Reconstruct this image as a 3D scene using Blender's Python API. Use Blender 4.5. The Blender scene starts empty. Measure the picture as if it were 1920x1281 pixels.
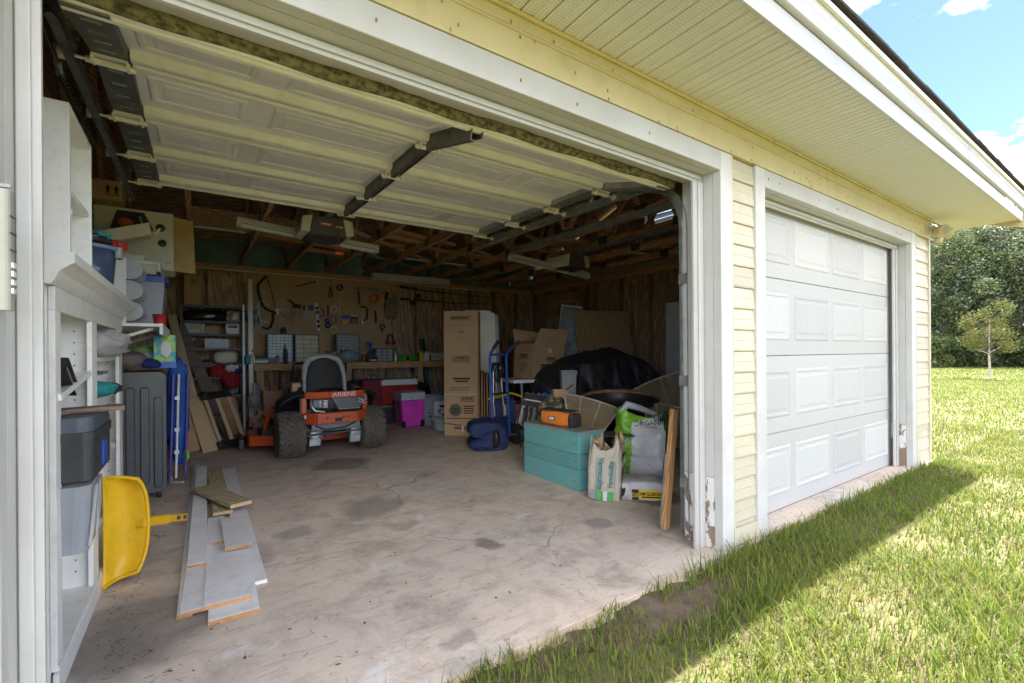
import bpy, math, random
import numpy as np
from mathutils import Vector, Matrix, Euler
random.seed(7); RNG = np.random.default_rng(7)
scn = bpy.context.scene
COL = scn.collection
# ------------------------------------------------------------------ camera (from the photograph's vanishing points)
IW, CX, CY = 1920.0, 960.0, 660.6
VX, VY = (2216.0, 651.4), (368.0, 665.0)
F = math.sqrt(-((VX[0]-CX)*(VY[0]-CX)+(VX[1]-CY)*(VY[1]-CY)))
CAMH = 1.1047
def _cd(p): return Vector(((p[0]-CX)/F, -(p[1]-CY)/F, -1.0)).normalized()
_dX, _dY = _cd(VX), _cd(VY)
_dZ = _dX.cross(_dY).normalized()
RW = Matrix((_dX, _dY, _dZ))
def at(px, py, X=None, Y=None, Z=None):
    """photo pixel -> point on the plane X=, Y= or Z= (camera stands at 0,0,CAMH)"""
    r = RW @ _cd((px, py))
    t = X/r.x if X is not None else (Y/r.y if Y is not None else (Z-CAMH)/r.z)
    return Vector((r.x*t, r.y*t, r.z*t+CAMH))
cam = bpy.data.cameras.new('camera'); camo = bpy.data.objects.new('camera', cam); COL.objects.link(camo)
cam.sensor_fit = 'HORIZONTAL'; cam.sensor_width = 36; cam.lens = 36*F/IW
cam.shift_y = (CY-640.5)/IW; cam.clip_start = .02; cam.clip_end = 600
camo.matrix_world = Matrix.Translation((0, 0, CAMH)) @ RW.to_4x4()
scn.camera = camo
# ------------------------------------------------------------------ sky, sun, exposure
CLOUD_SEED = 8.2  # picked so the added clouds stay mostly out of the view
SUN_TO = Vector((.45, -.067, 1.0)).normalized()
world = bpy.data.worlds.new('World'); scn.world = world; world.use_nodes = True
wn = world.node_tree.nodes; wl = world.node_tree.links
bg = wn['Background']; sky = wn.new('ShaderNodeTexSky'); sky.sky_type = 'NISHITA'; sky.sun_disc = False
sky.sun_elevation = math.asin(SUN_TO.z); sky.sun_rotation = math.atan2(SUN_TO.x, SUN_TO.y)
sky.altitude = 1500; sky.air_density = .40; sky.dust_density = .35; sky.ozone_density = 2.6
# scattered clouds over the whole sky, added extra bright to light the scene
_tc = wn.new('ShaderNodeTexCoord'); _sp = wn.new('ShaderNodeSeparateXYZ'); wl.new(_tc.outputs['Generated'], _sp.inputs[0])
def _wm(op, a, b=None, clamp=False):
    x = wn.new('ShaderNodeMath'); x.operation = op; x.use_clamp = clamp
    for i, v in enumerate((a, b)):
        if v is None: continue
        if isinstance(v, (int, float)): x.inputs[i].default_value = v
        else: wl.new(v, x.inputs[i])
    return x.outputs[0]
_zz = _wm('ADD', _wm('MAXIMUM', _sp.outputs[2], 0.0), .22); _cb = wn.new('ShaderNodeCombineXYZ')
wl.new(_wm('DIVIDE', _sp.outputs[0], _zz), _cb.inputs[0]); wl.new(_wm('DIVIDE', _sp.outputs[1], _zz), _cb.inputs[1]); _cb.inputs[2].default_value = CLOUD_SEED
_cn = wn.new('ShaderNodeTexNoise'); _cn.inputs['Scale'].default_value = 1.1; _cn.inputs['Detail'].default_value = 7; _cn.inputs['Roughness'].default_value = .56; wl.new(_cb.outputs[0], _cn.inputs['Vector'])
_cr = wn.new('ShaderNodeValToRGB'); _cr.color_ramp.elements[0].position = .47; _cr.color_ramp.elements[1].position = .62; wl.new(_cn.outputs[0], _cr.inputs[0])
_cm = wn.new('ShaderNodeMix'); _cm.data_type = 'RGBA'; wl.new(_wm('MULTIPLY', _cr.outputs[0], _wm('MULTIPLY', _sp.outputs[2], 9.0, True)), _cm.inputs[0]); wl.new(sky.outputs[0], _cm.inputs[6]); _cm.inputs[7].default_value = (16.5, 15.6, 14.6, 1)
wl.new(_cm.outputs[2], bg.inputs[0]); bg.inputs[1].default_value = .078
sun = bpy.data.lights.new('sun', 'SUN'); suno = bpy.data.objects.new('sun', sun); COL.objects.link(suno)
sun.energy = 2.3; sun.angle = math.radians(.6); sun.color = (1, .95, .87)
suno.rotation_euler = (-SUN_TO).to_track_quat('-Z', 'Y').to_euler()
suno.location = (0, -6, 12)
vs = scn.view_settings; vs.view_transform = 'Standard'; vs.look = 'None'; vs.gamma = 1; vs.use_curve_mapping = False
vs.exposure = 3.2
cy = scn.cycles; cy.max_bounces = 14; cy.diffuse_bounces = 10; cy.glossy_bounces = 4; cy.transmission_bounces = 8; cy.transparent_max_bounces = 12
cy.use_denoising = True; cy.denoiser = 'OPENIMAGEDENOISE'; cy.sample_clamp_indirect = 8; cy.caustics_reflective = False; cy.caustics_refractive = False
# ------------------------------------------------------------------ materials
MATS = {}
def S(r, g, b):
    f = lambda v: ((v/255+.055)/1.055)**2.4 if v > 10.3 else v/255/12.92
    return (f(r), f(g), f(b))
def _nt(name):
    m = bpy.data.materials.new(name); m.use_nodes = True
    return m, m.node_tree.nodes, m.node_tree.links, m.node_tree.nodes['Principled BSDF']
def _mix(n, l, fac, a, b, mode='MIX'):
    x = n.new('ShaderNodeMix'); x.data_type = 'RGBA'; x.blend_type = mode
    for sock, v in ((x.inputs[0], fac), (x.inputs[6], a), (x.inputs[7], b)):
        if isinstance(v, (int, float)): sock.default_value = v
        elif isinstance(v, tuple): sock.default_value = (*v, 1)
        else: l.new(v, sock)
    return x.outputs[2]
def _math(n, l, op, a, b=None, clamp=False):
    x = n.new('ShaderNodeMath'); x.operation = op; x.use_clamp = clamp
    for i, v in enumerate((a, b)):
        if v is None: continue
        if isinstance(v, (int, float)): x.inputs[i].default_value = v
        else: l.new(v, x.inputs[i])
    return x.outputs[0]
def _coord(n, l, stretch=(1, 1, 1), rnd=True):
    tc = n.new('ShaderNodeTexCoord'); mp = n.new('ShaderNodeMapping'); mp.inputs[3].default_value = stretch
    l.new(tc.outputs['Object'], mp.inputs[0])
    if rnd:
        oi = n.new('ShaderNodeObjectInfo'); ad = n.new('ShaderNodeVectorMath'); ad.operation = 'ADD'
        sc = n.new('ShaderNodeVectorMath'); sc.operation = 'SCALE'; sc.inputs[0].default_value = (17, 23, 31); l.new(oi.outputs['Random'], sc.inputs[3])
        l.new(mp.outputs[0], ad.inputs[0]); l.new(sc.outputs[0], ad.inputs[1]); return ad.outputs[0], tc
    return mp.outputs[0], tc
def _noise(n, l, vec, scale, detail=5, rough=.6, dist=0):
    t = n.new('ShaderNodeTexNoise'); t.inputs['Scale'].default_value = scale; t.inputs['Detail'].default_value = detail
    t.inputs['Roughness'].default_value = rough; t.inputs['Distortion'].default_value = dist; l.new(vec, t.inputs['Vector']); return t.outputs[0]
def _ramp(n, l, fac, a, b, c0=(0, 0, 0), c1=(1, 1, 1)):
    r = n.new('ShaderNodeValToRGB'); r.color_ramp.elements[0].position = a; r.color_ramp.elements[1].position = b
    r.color_ramp.elements[0].color = (*c0, 1); r.color_ramp.elements[1].color = (*c1, 1); l.new(fac, r.inputs[0]); return r.outputs[0]
def M(name, c1, c2=None, rough=.6, metal=0, scale=9, detail=5, bump=0, stretch=(1, 1, 1), kind='noise', dirt=None, dist=0, spec=.4, ramp=(.36, .66), alpha=1, trans=0, var=.12, bscale=None, coat=0):
    """procedural surface: two-tone noise / wood grain + optional dirt specks + bump"""
    if name in MATS: return MATS[name]
    m, n, l, b = _nt(name)
    vec, tc = _coord(n, l, stretch)
    if c2 is None: c2 = tuple(v*(1-var) for v in c1)
    fac = _noise(n, l, vec, scale, detail, .62, dist)
    if kind == 'wood':
        w = n.new('ShaderNodeTexWave'); w.wave_type = 'BANDS'; w.bands_direction = 'DIAGONAL'; w.inputs['Scale'].default_value = scale
        w.inputs['Distortion'].default_value = 7+dist; w.inputs['Detail'].default_value = 3; w.inputs['Detail Scale'].default_value = 1.3; l.new(vec, w.inputs['Vector'])
        fac = _math(n, l, 'MULTIPLY_ADD', w.outputs[1], .6); n[-1].inputs[2].default_value = 0
        nz = _noise(n, l, vec, scale*.5, 4); fac = _math(n, l, 'ADD', fac, _math(n, l, 'MULTIPLY', nz, .4))
    col = _mix(n, l, _ramp(n, l, fac, *ramp), c1, c2)
    oi = n.new('ShaderNodeObjectInfo')
    br = _math(n, l, 'MULTIPLY_ADD', oi.outputs['Random'], .18); n[-1].inputs[2].default_value = .91
    hs = n.new('ShaderNodeHueSaturation'); l.new(br, hs.inputs['Value']); l.new(col, hs.inputs['Color']); col = hs.outputs[0]
    if dirt:
        dc, amt, ds = dirt[:3]
        v2, _ = _coord(n, l)
        d = _noise(n, l, v2, ds, 8, .7); col = _mix(n, l, _math(n, l, 'MULTIPLY', _ramp(n, l, d, .5, .72), amt), col, dc)
    l.new(col, b.inputs['Base Color'])
    b.inputs['Metallic'].default_value = metal; b.inputs['Specular IOR Level'].default_value = spec
    rr = _math(n, l, 'MULTIPLY_ADD', fac, .16); n[-1].inputs[2].default_value = rough-.08; l.new(rr, b.inputs['Roughness'])
    if alpha < 1: b.inputs['Alpha'].default_value = alpha
    if trans: b.inputs['Transmission Weight'].default_value = trans; b.inputs['IOR'].default_value = 1.15
    if coat: b.inputs['Coat Weight'].default_value = coat; b.inputs['Coat Roughness'].default_value = .15
    if bump:
        bp = n.new('ShaderNodeBump'); bp.inputs['Strength'].default_value = bump; bp.inputs['Distance'].default_value = .01
        bf = fac if bscale is None else _noise(n, l, vec, bscale, 6); l.new(bf, bp.inputs['Height']); l.new(bp.outputs[0], b.inputs['Normal'])
    MATS[name] = m; return m
# ------------------------------------------------------------------ mesh builder
class MB:
    def __init__(s): s.v = []; s.f = []; s.sm = []
    def add(s, vs, fs, smooth=False):
        o = len(s.v); s.v += [tuple(v) for v in vs]; s.f += [tuple(i+o for i in f) for f in fs]; s.sm += [smooth]*len(fs); return s
    def box(s, x0, x1, y0, y1, z0, z1, T=None):
        v = [Vector((x, y, z)) for z in (z0, z1) for y in (y0, y1) for x in (x0, x1)]
        if T is not None: v = [T @ p for p in v]
        return s.add(v, [(0, 2, 3, 1), (4, 5, 7, 6), (0, 1, 5, 4), (2, 6, 7, 3), (0, 4, 6, 2), (1, 3, 7, 5)])
    def bar(s, a, b, w, h, up=(0, 0, 1)):
        """square bar from a to b, w across, h along 'up'"""
        a, b = Vector(a), Vector(b); d = (b-a).normalized(); up = Vector(up)
        if abs(d.dot(up)) > .99: up = Vector((0, 1, 0))
        sd = d.cross(up).normalized()*w/2; uu = sd.cross(d).normalized()*h/2
        v = [p+i*sd+j*uu for p in (a, b) for i, j in ((-1, -1), (1, -1), (1, 1), (-1, 1))]
        return s.add(v, [(3, 2, 1, 0), (4, 5, 6, 7), (0, 1, 5, 4), (1, 2, 6, 5), (2, 3, 7, 6), (3, 0, 4, 7)])
    def tube(s, pts, r, n=8, cap=True, closed=False):
        pts = [Vector(p) for p in pts]; m = len(pts); rs = r if isinstance(r, (list, tuple)) else [r]*m
        vs = []; prev = None
        for i, p in enumerate(pts):
            d = (pts[(i+1) % m]-pts[i-1]) if closed else (pts[min(i+1, m-1)]-pts[max(i-1, 0)])
            d = d.normalized() if d.length > 1e-9 else Vector((0, 0, 1))
            if prev is None:
                a = Vector((0, 0, 1)) if abs(d.z) < .9 else Vector((1, 0, 0)); u = d.cross(a).normalized()
            else:
                u = (prev-d*prev.dot(d)); u = u.normalized() if u.length > 1e-6 else d.orthogonal().normalized()
            prev = u; w = d.cross(u)
            vs += [p+(u*math.cos(2*math.pi*k/n)+w*math.sin(2*math.pi*k/n))*rs[i] for k in range(n)]
        fs = []
        for i in range(m if closed else m-1):
            j = (i+1) % m
            fs += [(i*n+k, i*n+(k+1) % n, j*n+(k+1) % n, j*n+k) for k in range(n)]
        s.add(vs, fs, True)
        if cap and not closed: s.add(vs[:n], [tuple(range(n))[::-1]]); s.add(vs[-n:], [tuple(range(n))])
        return s
    def lathe(s, prof, c=(0, 0, 0), n=20, axis='Z', sx=1, sy=1, smooth=True):
        """prof: [(r,z)...]"""
        vs = []
        for r, z in prof:
            for k in range(n):
                a = 2*math.pi*k/n; x, y = r*math.cos(a)*sx, r*math.sin(a)*sy
                p = (x, y, z) if axis == 'Z' else ((z, x, y) if axis == 'X' else (x, z, y))
                vs.append((p[0]+c[0], p[1]+c[1], p[2]+c[2]))
        fs = [(i*n+k, i*n+(k+1) % n, (i+1)*n+(k+1) % n, (i+1)*n+k) for i in range(len(prof)-1) for k in range(n)]
        s.add(vs, fs, smooth)
        if prof[0][0] > 1e-4: s.add(vs[:n], [tuple(range(n))[::-1]])
        if prof[-1][0] > 1e-4: s.add(vs[-n:], [tuple(range(n))])
        return s
    def prism(s, poly, a, b, axis='X', smooth=False):
        """polygon (2D) extruded along axis from a to b; axis X: poly=(y,z), Y: (x,z), Z: (x,y)"""
        n = len(poly); mk = {'X': lambda t, p: (t, p[0], p[1]), 'Y': lambda t, p: (p[0], t, p[1]), 'Z': lambda t, p: (p[0], p[1], t)}[axis]
        vs = [mk(a, p) for p in poly]+[mk(b, p) for p in poly]
        s.add(vs, [(i, (i+1) % n, n+(i+1) % n, n+i) for i in range(n)], smooth)
        s.add(vs, [tuple(range(n))[::-1], tuple(range(n, 2*n))]); return s
    def sheet(s, poly3, th=.003, nrm=None):
        """flat polygon in 3D with thickness"""
        p = [Vector(q) for q in poly3]; nn = Vector(nrm) if nrm else (p[1]-p[0]).cross(p[2]-p[0]).normalized()
        n = len(p); vs = p+[q+nn*th for q in p]
        return s.add(vs, [tuple(range(n))[::-1], tuple(range(n, 2*n))]+[(i, (i+1) % n, n+(i+1) % n, n+i) for i in range(n)])
    def grid(s, fn, nu, nv, smooth=True):
        vs = [fn(i/nu, j/nv) for j in range(nv+1) for i in range(nu+1)]
        return s.add(vs, [(j*(nu+1)+i, j*(nu+1)+i+1, (j+1)*(nu+1)+i+1, (j+1)*(nu+1)+i) for j in range(nv) for i in range(nu)], smooth)
    def xf(s, T): s.v = [tuple(T @ Vector(v)) for v in s.v]; return s
    def mesh(s, name, mat):
        me = bpy.data.meshes.new(name); me.from_pydata(s.v, [], s.f)
        me.polygons.foreach_set('use_smooth', s.sm); me.materials.append(mat); me.validate(); 
        import bmesh
        if len(s.f) < 4000:
            bm = bmesh.new(); bm.from_mesh(me); bmesh.ops.recalc_face_normals(bm, faces=bm.faces); bm.to_mesh(me); bm.free()
        me.update(); return me
    def build(s, name, mat, parent=None, bevel=0, solid=0, sub=0, **tags):
        o = bpy.data.objects.new(name, s.mesh(name, mat)); COL.objects.link(o)
        if parent is not None: o.parent = parent
        if solid: md = o.modifiers.new('so', 'SOLIDIFY'); md.thickness = solid; md.offset = 0
        if bevel: md = o.modifiers.new('bv', 'BEVEL'); md.width = bevel; md.segments = 2; md.limit_method = 'ANGLE'; md.angle_limit = .7
        if sub: md = o.modifiers.new('su', 'SUBSURF'); md.levels = sub; md.render_levels = sub
        for k, v in tags.items(): o[k] = v
        return o
def box(*a, T=None): return MB().box(*a, T=T)
def thing(name, label, cat, loc=(0, 0, 0), rot=(0, 0, 0), group=None):
    o = bpy.data.objects.new(name, None); COL.objects.link(o); o.location = loc
    o.rotation_euler = rot if not isinstance(rot, (int, float)) else (0, 0, rot); o.empty_display_size = .1
    o['label'] = label; o['category'] = cat
    if group: o['group'] = group
    return o
def tag(o, label, cat, group=None):
    o['label'] = label; o['category'] = cat
    if group: o['group'] = group
    return o
def share(o, parent, T):
    """copy of a part that shares its mesh"""
    c = o.copy(); COL.objects.link(c); c.parent = parent; c.matrix_local = T; return c
def text(body, size, mat, parent, T, name='lettering', ext=.001, sx=1, shear=0, bold=0):
    cu = bpy.data.curves.new(name, 'FONT'); cu.body = body; cu.size = size; cu.extrude = ext; cu.align_x = 'CENTER'; cu.align_y = 'CENTER'; cu.shear = shear; cu.offset = bold; cu.resolution_u = 3
    to = bpy.data.objects.new('tmp', cu); COL.objects.link(to); dg = bpy.context.evaluated_depsgraph_get(); dg.update()
    me = bpy.data.meshes.new_from_object(to.evaluated_get(dg)); bpy.data.objects.remove(to)
    me.materials.clear(); me.materials.append(mat)
    o = bpy.data.objects.new(name, me); COL.objects.link(o); o.parent = parent; o.matrix_local = T @ Matrix.Diagonal((sx, 1, 1, 1)); return o
def TR(x=0, y=0, z=0, rx=0, ry=0, rz=0): return Matrix.Translation((x, y, z)) @ Euler((math.radians(rx), math.radians(ry), math.radians(rz))).to_matrix().to_4x4()
FRONT = lambda x, y, z, rz=0, roll=0: TR(x, y, z) @ TR(rz=rz) @ TR(rx=90) @ TR(rz=roll)   # text facing -Y, turned rz about Z
R = math.radians
# palette -----------------------------------------------------------------
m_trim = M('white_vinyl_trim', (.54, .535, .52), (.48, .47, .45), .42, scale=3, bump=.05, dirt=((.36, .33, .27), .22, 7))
m_cream = M('cream_vinyl', (.56, .48, .265), (.50, .425, .225), .4, scale=2.5, dirt=((.35, .28, .14), .35, 10))
m_siding = M('cream_siding', (.56, .51, .39), (.51, .46, .345), .42, scale=3, dirt=((.4, .34, .24), .25, 9), bump=.04)
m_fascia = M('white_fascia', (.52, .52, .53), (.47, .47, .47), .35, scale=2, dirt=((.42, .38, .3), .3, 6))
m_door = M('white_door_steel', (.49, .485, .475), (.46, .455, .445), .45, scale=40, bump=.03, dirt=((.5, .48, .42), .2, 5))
m_doorin = M('door_inside_steel', (.75, .74, .72), (.69, .68, .66), .5, scale=6, dirt=((.35, .32, .22), .3, 7))
m_rail = M('door_rail_cream', (.78, .775, .69), (.72, .71, .63), .4, scale=5, dirt=((.4, .34, .2), .35, 12))
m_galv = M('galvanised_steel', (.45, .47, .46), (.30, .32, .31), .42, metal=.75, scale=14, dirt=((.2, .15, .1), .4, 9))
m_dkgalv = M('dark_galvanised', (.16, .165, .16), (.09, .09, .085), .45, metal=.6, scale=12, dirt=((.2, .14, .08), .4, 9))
m_mould = M('mouldy_rubber', (.26, .23, .13), (.06, .055, .035), .85, scale=38, detail=8, bump=.5, ramp=(.4, .62), stretch=(1, 1, 1.6))
m_black = M('black_plastic', (.018, .018, .019), (.03, .03, .031), .42, scale=7)
m_dark = M('dark_grey_plastic', (.06, .062, .066), (.04, .042, .045), .45, scale=7)
m_grey = M('grey_plastic', (.30, .31, .32), (.25, .26, .27), .45, scale=7)
m_white = M('white_paint', (.80, .80, .78), (.74, .74, .71), .42, scale=6, dirt=((.35, .33, .28), .25, 18))
m_wplast = M('white_plastic', (.76, .76, .74), (.70, .70, .67), .35, scale=5)
m_cream_pl = M('cream_plastic', (.66, .65, .52), (.6, .58, .45), .4, scale=5)
m_lumber = M('lumber', (0.525, 0.338, 0.175), (0.375, 0.225, 0.112), .65, kind='wood', scale=3, stretch=(6, .6, 6), bump=.08)
m_lumberz = M('lumber_upright', (0.575, 0.388, 0.213), (0.413, 0.263, 0.138), .65, kind='wood', scale=3, stretch=(7, 7, .5), bump=.08)
m_lumberx = M('lumber_long', (0.546, 0.325, 0.156), (0.377, 0.208, 0.0975), .65, kind='wood', scale=3, stretch=(.6, 6, 6), bump=.08)
m_pine = M('pale_pine', (.60, .45, .27), (.5, .36, .2), .6, kind='wood', scale=3, stretch=(6, .5, 6), bump=.05)
m_ply = M('plywood_wall', (.56, .41, .26), (.33, .215, .12), .7, kind='wood', scale=2.2, stretch=(3.5, 3.5, .45), dist=4, bump=.12, ramp=(.25, .75))
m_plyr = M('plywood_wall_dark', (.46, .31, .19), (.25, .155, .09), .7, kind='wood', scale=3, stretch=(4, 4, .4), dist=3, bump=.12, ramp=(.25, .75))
m_stud = M('old_stud', (.34, .22, .13), (.22, .14, .085), .75, kind='wood', scale=4, stretch=(6, 6, .5), bump=.1)
m_truss = M('truss_lumber', (.60, .36, .19), (.36, .20, .10), .7, kind='wood', scale=3, stretch=(6, .5, 6), bump=.1)
m_deck = M('roof_deck', (.44, .33, .22), (.28, .20, .13), .8, kind='wood', scale=3, stretch=(.6, 4, 4), bump=.1)
m_teal_in = M('blue_grey_sheathing', (0.17, 0.272, 0.281), (0.102, 0.17, 0.178), .7, scale=3)
m_card = M('cardboard', (0.528, 0.342, 0.186), (0.468, 0.3, 0.162), .75, scale=5, bump=.03, var=.1)
m_cardd = M('cardboard_edge', (.33, .20, .10), (.26, .155, .08), .8, scale=40, stretch=(1, 1, 6))
m_ink = M('brown_black_ink', (.035, .028, .022), rough=.8)
m_orange_ink = M('orange_ink', (.6, .16, .04), rough=.8)
m_teal = M('teal_paint', (.15, .41, .40), (.125, .355, .35), .6, scale=5, stretch=(9, 1.2, 9), bump=.15, dirt=((.33, .27, .19), .55, 13))
m_steel = M('bright_steel', (.6, .6, .6), (.5, .5, .5), .3, metal=.9)
m_red = M('red_plastic', (.42, .035, .03), (.33, .025, .025), .4)
m_orange = M('orange_paint', (.72, .105, .02), (.62, .085, .018), .32, coat=.4, scale=4, dirt=((.15, .08, .04), .35, 12))
m_blue = M('blue_paint', (.02, .11, .5), (.015, .085, .42), .3, coat=.3)
m_paper = M('paper_white', (.72, .72, .70), rough=.8)
m_yellow = M('yellow_plastic', (.78, .48, .015), (.68, .40, .012), .36, scale=6, dirt=((.3, .17, .03), .35, 16))
def clear(name, c, a=.45): return M(name, c, c, .25, alpha=a, spec=.5)
m_clear = clear('clear_plastic', (.62, .64, .68), .42)
# ================================================================== special surface materials
def concrete():
    m, n, l, b = _nt('stained_concrete'); tc = n.new('ShaderNodeTexCoord'); vec = tc.outputs['Object']
    big = _noise(n, l, vec, .9, 6, .65, .6); mid = _noise(n, l, vec, 4.2, 8, .72, .4); fine = _noise(n, l, vec, 60, 4, .7)
    col = _mix(n, l, _ramp(n, l, big, .36, .64), (.71, .585, .475), (.63, .55, .475))
    col = _mix(n, l, _math(n, l, 'MULTIPLY', _ramp(n, l, mid, .46, .68), .72), col, (.38, .325, .275))
    lt = _noise(n, l, vec, 2.1, 7, .7, 1.2); col = _mix(n, l, _math(n, l, 'MULTIPLY', _ramp(n, l, lt, .56, .68), .7), col, (.76, .73, .71))
    sc = n.new('ShaderNodeMapping'); sc.inputs[3].default_value = (1.2, 7, 1); sc.inputs[2].default_value = (0, 0, .5); l.new(vec, sc.inputs[0])
    st = _noise(n, l, sc.outputs[0], 3.5, 8, .75, .8); col = _mix(n, l, _math(n, l, 'MULTIPLY', _ramp(n, l, st, .54, .70), .62), col, (.24, .20, .17))
    wob = n.new('ShaderNodeTexNoise'); wob.inputs['Scale'].default_value = 5; wob.inputs['Detail'].default_value = 4; l.new(vec, wob.inputs['Vector'])
    wv = n.new('ShaderNodeVectorMath'); wv.operation = 'MULTIPLY_ADD'; wv.inputs[1].default_value = (.26, .26, 0); l.new(wob.outputs[1], wv.inputs[0]); l.new(vec, wv.inputs[2])
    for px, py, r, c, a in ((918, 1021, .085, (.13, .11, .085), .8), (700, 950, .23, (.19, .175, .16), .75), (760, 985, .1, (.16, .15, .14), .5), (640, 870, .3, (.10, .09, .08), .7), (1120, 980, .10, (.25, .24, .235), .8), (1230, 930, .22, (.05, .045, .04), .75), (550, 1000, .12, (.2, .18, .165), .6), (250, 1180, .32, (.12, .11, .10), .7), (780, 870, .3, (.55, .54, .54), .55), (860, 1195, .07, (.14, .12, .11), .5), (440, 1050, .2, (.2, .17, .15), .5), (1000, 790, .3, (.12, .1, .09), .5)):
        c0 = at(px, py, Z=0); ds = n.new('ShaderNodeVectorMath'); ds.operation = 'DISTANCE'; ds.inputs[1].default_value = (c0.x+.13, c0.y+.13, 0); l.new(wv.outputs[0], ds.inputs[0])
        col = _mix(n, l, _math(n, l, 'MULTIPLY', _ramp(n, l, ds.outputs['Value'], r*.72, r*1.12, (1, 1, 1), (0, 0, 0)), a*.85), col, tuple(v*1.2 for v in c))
    col = _mix(n, l, _ramp(n, l, fine, .3, .75), _mix(n, l, 1.0, col, (.90, .90, .90), 'MULTIPLY'), col)
    vo = n.new('ShaderNodeTexVoronoi'); vo.feature = 'DISTANCE_TO_EDGE'; vo.inputs['Scale'].default_value = .62; l.new(wv.outputs[0], vo.inputs['Vector'])
    ck = _math(n, l, 'MULTIPLY', _math(n, l, 'LESS_THAN', vo.outputs['Distance'], .0026), _ramp(n, l, big, .42, .55)); col = _mix(n, l, _math(n, l, 'MULTIPLY', ck, .6), col, (.16, .13, .11))
    sx = n.new('ShaderNodeSeparateXYZ'); l.new(wv.outputs[0], sx.inputs[0])
    for tx in (.82, 1.67):   # faint mower tyre tracks
        d_ = _math(n, l, 'ABSOLUTE', _math(n, l, 'SUBTRACT', sx.outputs[0], tx+.13)); tf = _math(n, l, 'MULTIPLY', _ramp(n, l, d_, .09, .16, (1, 1, 1), (0, 0, 0)), _ramp(n, l, mid, .40, .62)); col = _mix(n, l, _math(n, l, 'MULTIPLY', tf, .30), col, (.27, .23, .20))
    sk = _noise(n, l, vec, 26, 3, .5); col = _mix(n, l, _math(n, l, 'MULTIPLY', _ramp(n, l, sk, .66, .70), .5), col, (.2, .16, .13))
    l.new(col, b.inputs['Base Color']); b.inputs['Roughness'].default_value = .82; b.inputs['Specular IOR Level'].default_value = .25
    bp = n.new('ShaderNodeBump'); bp.inputs['Strength'].default_value = .35; bp.inputs['Distance'].default_value = .006; l.new(_math(n, l, 'ADD', mid, _math(n, l, 'MULTIPLY', fine, .3)), bp.inputs['Height']); l.new(bp.outputs[0], b.inputs['Normal'])
    return m
def dots(name, base, hole, sp, rad, axes, extra=None, rough=.5):
    """surface with a grid of little dark holes (perforated soffit, pegboard)"""
    m, n, l, b = _nt(name); vec, tc = _coord(n, l, rnd=False); sx = n.new('ShaderNodeSeparateXYZ'); l.new(tc.outputs['Object'], sx.inputs[0])
    ds = []
    for a in axes:
        fr = _math(n, l, 'FRACT', _math(n, l, 'DIVIDE', sx.outputs[a], sp)); d = _math(n, l, 'SUBTRACT', fr, .5); ds.append(_math(n, l, 'MULTIPLY', d, d))
    r = _math(n, l, 'SQRT', _math(n, l, 'ADD', ds[0], ds[1])); hf = _math(n, l, 'LESS_THAN', r, rad)
    nz = _noise(n, l, vec, 3.5, 6, .6); c = _mix(n, l, _ramp(n, l, nz, .4, .7), base, extra or tuple(v*.86 for v in base))
    l.new(_mix(n, l, hf, c, hole), b.inputs['Base Color']); b.inputs['Roughness'].default_value = rough; b.inputs['Specular IOR Level'].default_value = .3
    return m
m_conc = concrete()
m_soffit = dots('perforated_soffit', (.66, .655, .635), (.42, .41, .385), .0145, .20, (0, 1), (.62, .61, .57))
m_peg = dots('pegboard', (.56, .385, .22), (.25, .15, .08), .0254, .14, (0, 2), (.48, .32, .18), .7)
def peeling():
    m, n, l, b = _nt('peeling_paint'); vec, tc = _coord(n, l, (1, 1, .55))
    a = _noise(n, l, vec, 13, 6, .6, .4); sx = n.new('ShaderNodeSeparateXYZ'); l.new(tc.outputs['Object'], sx.inputs[0])
    k = _math(n, l, 'SUBTRACT', a, _math(n, l, 'MULTIPLY', sx.outputs[2], .34)); f = _ramp(n, l, k, .425, .45)
    wd = _mix(n, l, _noise(n, l, vec, 40, 4), (.34, .24, .17), (.2, .13, .085))
    l.new(_mix(n, l, f, (.72, .715, .69), wd), b.inputs['Base Color']); b.inputs['Roughness'].default_value = .7
    bp = n.new('ShaderNodeBump'); bp.invert = True; bp.inputs['Strength'].default_value = .6; bp.inputs['Distance'].default_value = .004; l.new(f, bp.inputs['Height']); l.new(bp.outputs[0], b.inputs['Normal'])
    return m
m_peel = peeling()
m_shingle = M('asphalt_shingle', (.055, .055, .058), (.11, .105, .10), .9, scale=60, bump=.6)
m_soil = M('soil_under_grass', (.115, .112, .045), (.145, .122, .062), .95, scale=5, bump=.5, bscale=30)
m_dirt = M('bare_earth', (.175, .125, .09), (.11, .08, .06), .95, scale=14, bump=.9, bscale=45)
# ================================================================== ground and slab
gr = MB().grid(lambda u, v: (-60+200*u, -90+200*v, -.045), 4, 4, False).build('ground', m_soil, kind='structure')
sl = box(-.95, 6.06, 1.41, 8.15, -.2, 0).build('concrete_floor', m_conc, kind='structure')
eb = MB().grid(lambda u, v: (.2+6.2*u, 1.405-(.13+.03*math.sin(u*31)+.02*math.sin(u*77)+.28*math.exp(-((.2+6.2*u-1.85)/.35)**2))*v, -.014-.026*min(1, v*1.6)+.006*math.sin(u*90)*math.sin(v*7)), 80, 6).build('bare_earth', m_dirt, kind='structure')
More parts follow.
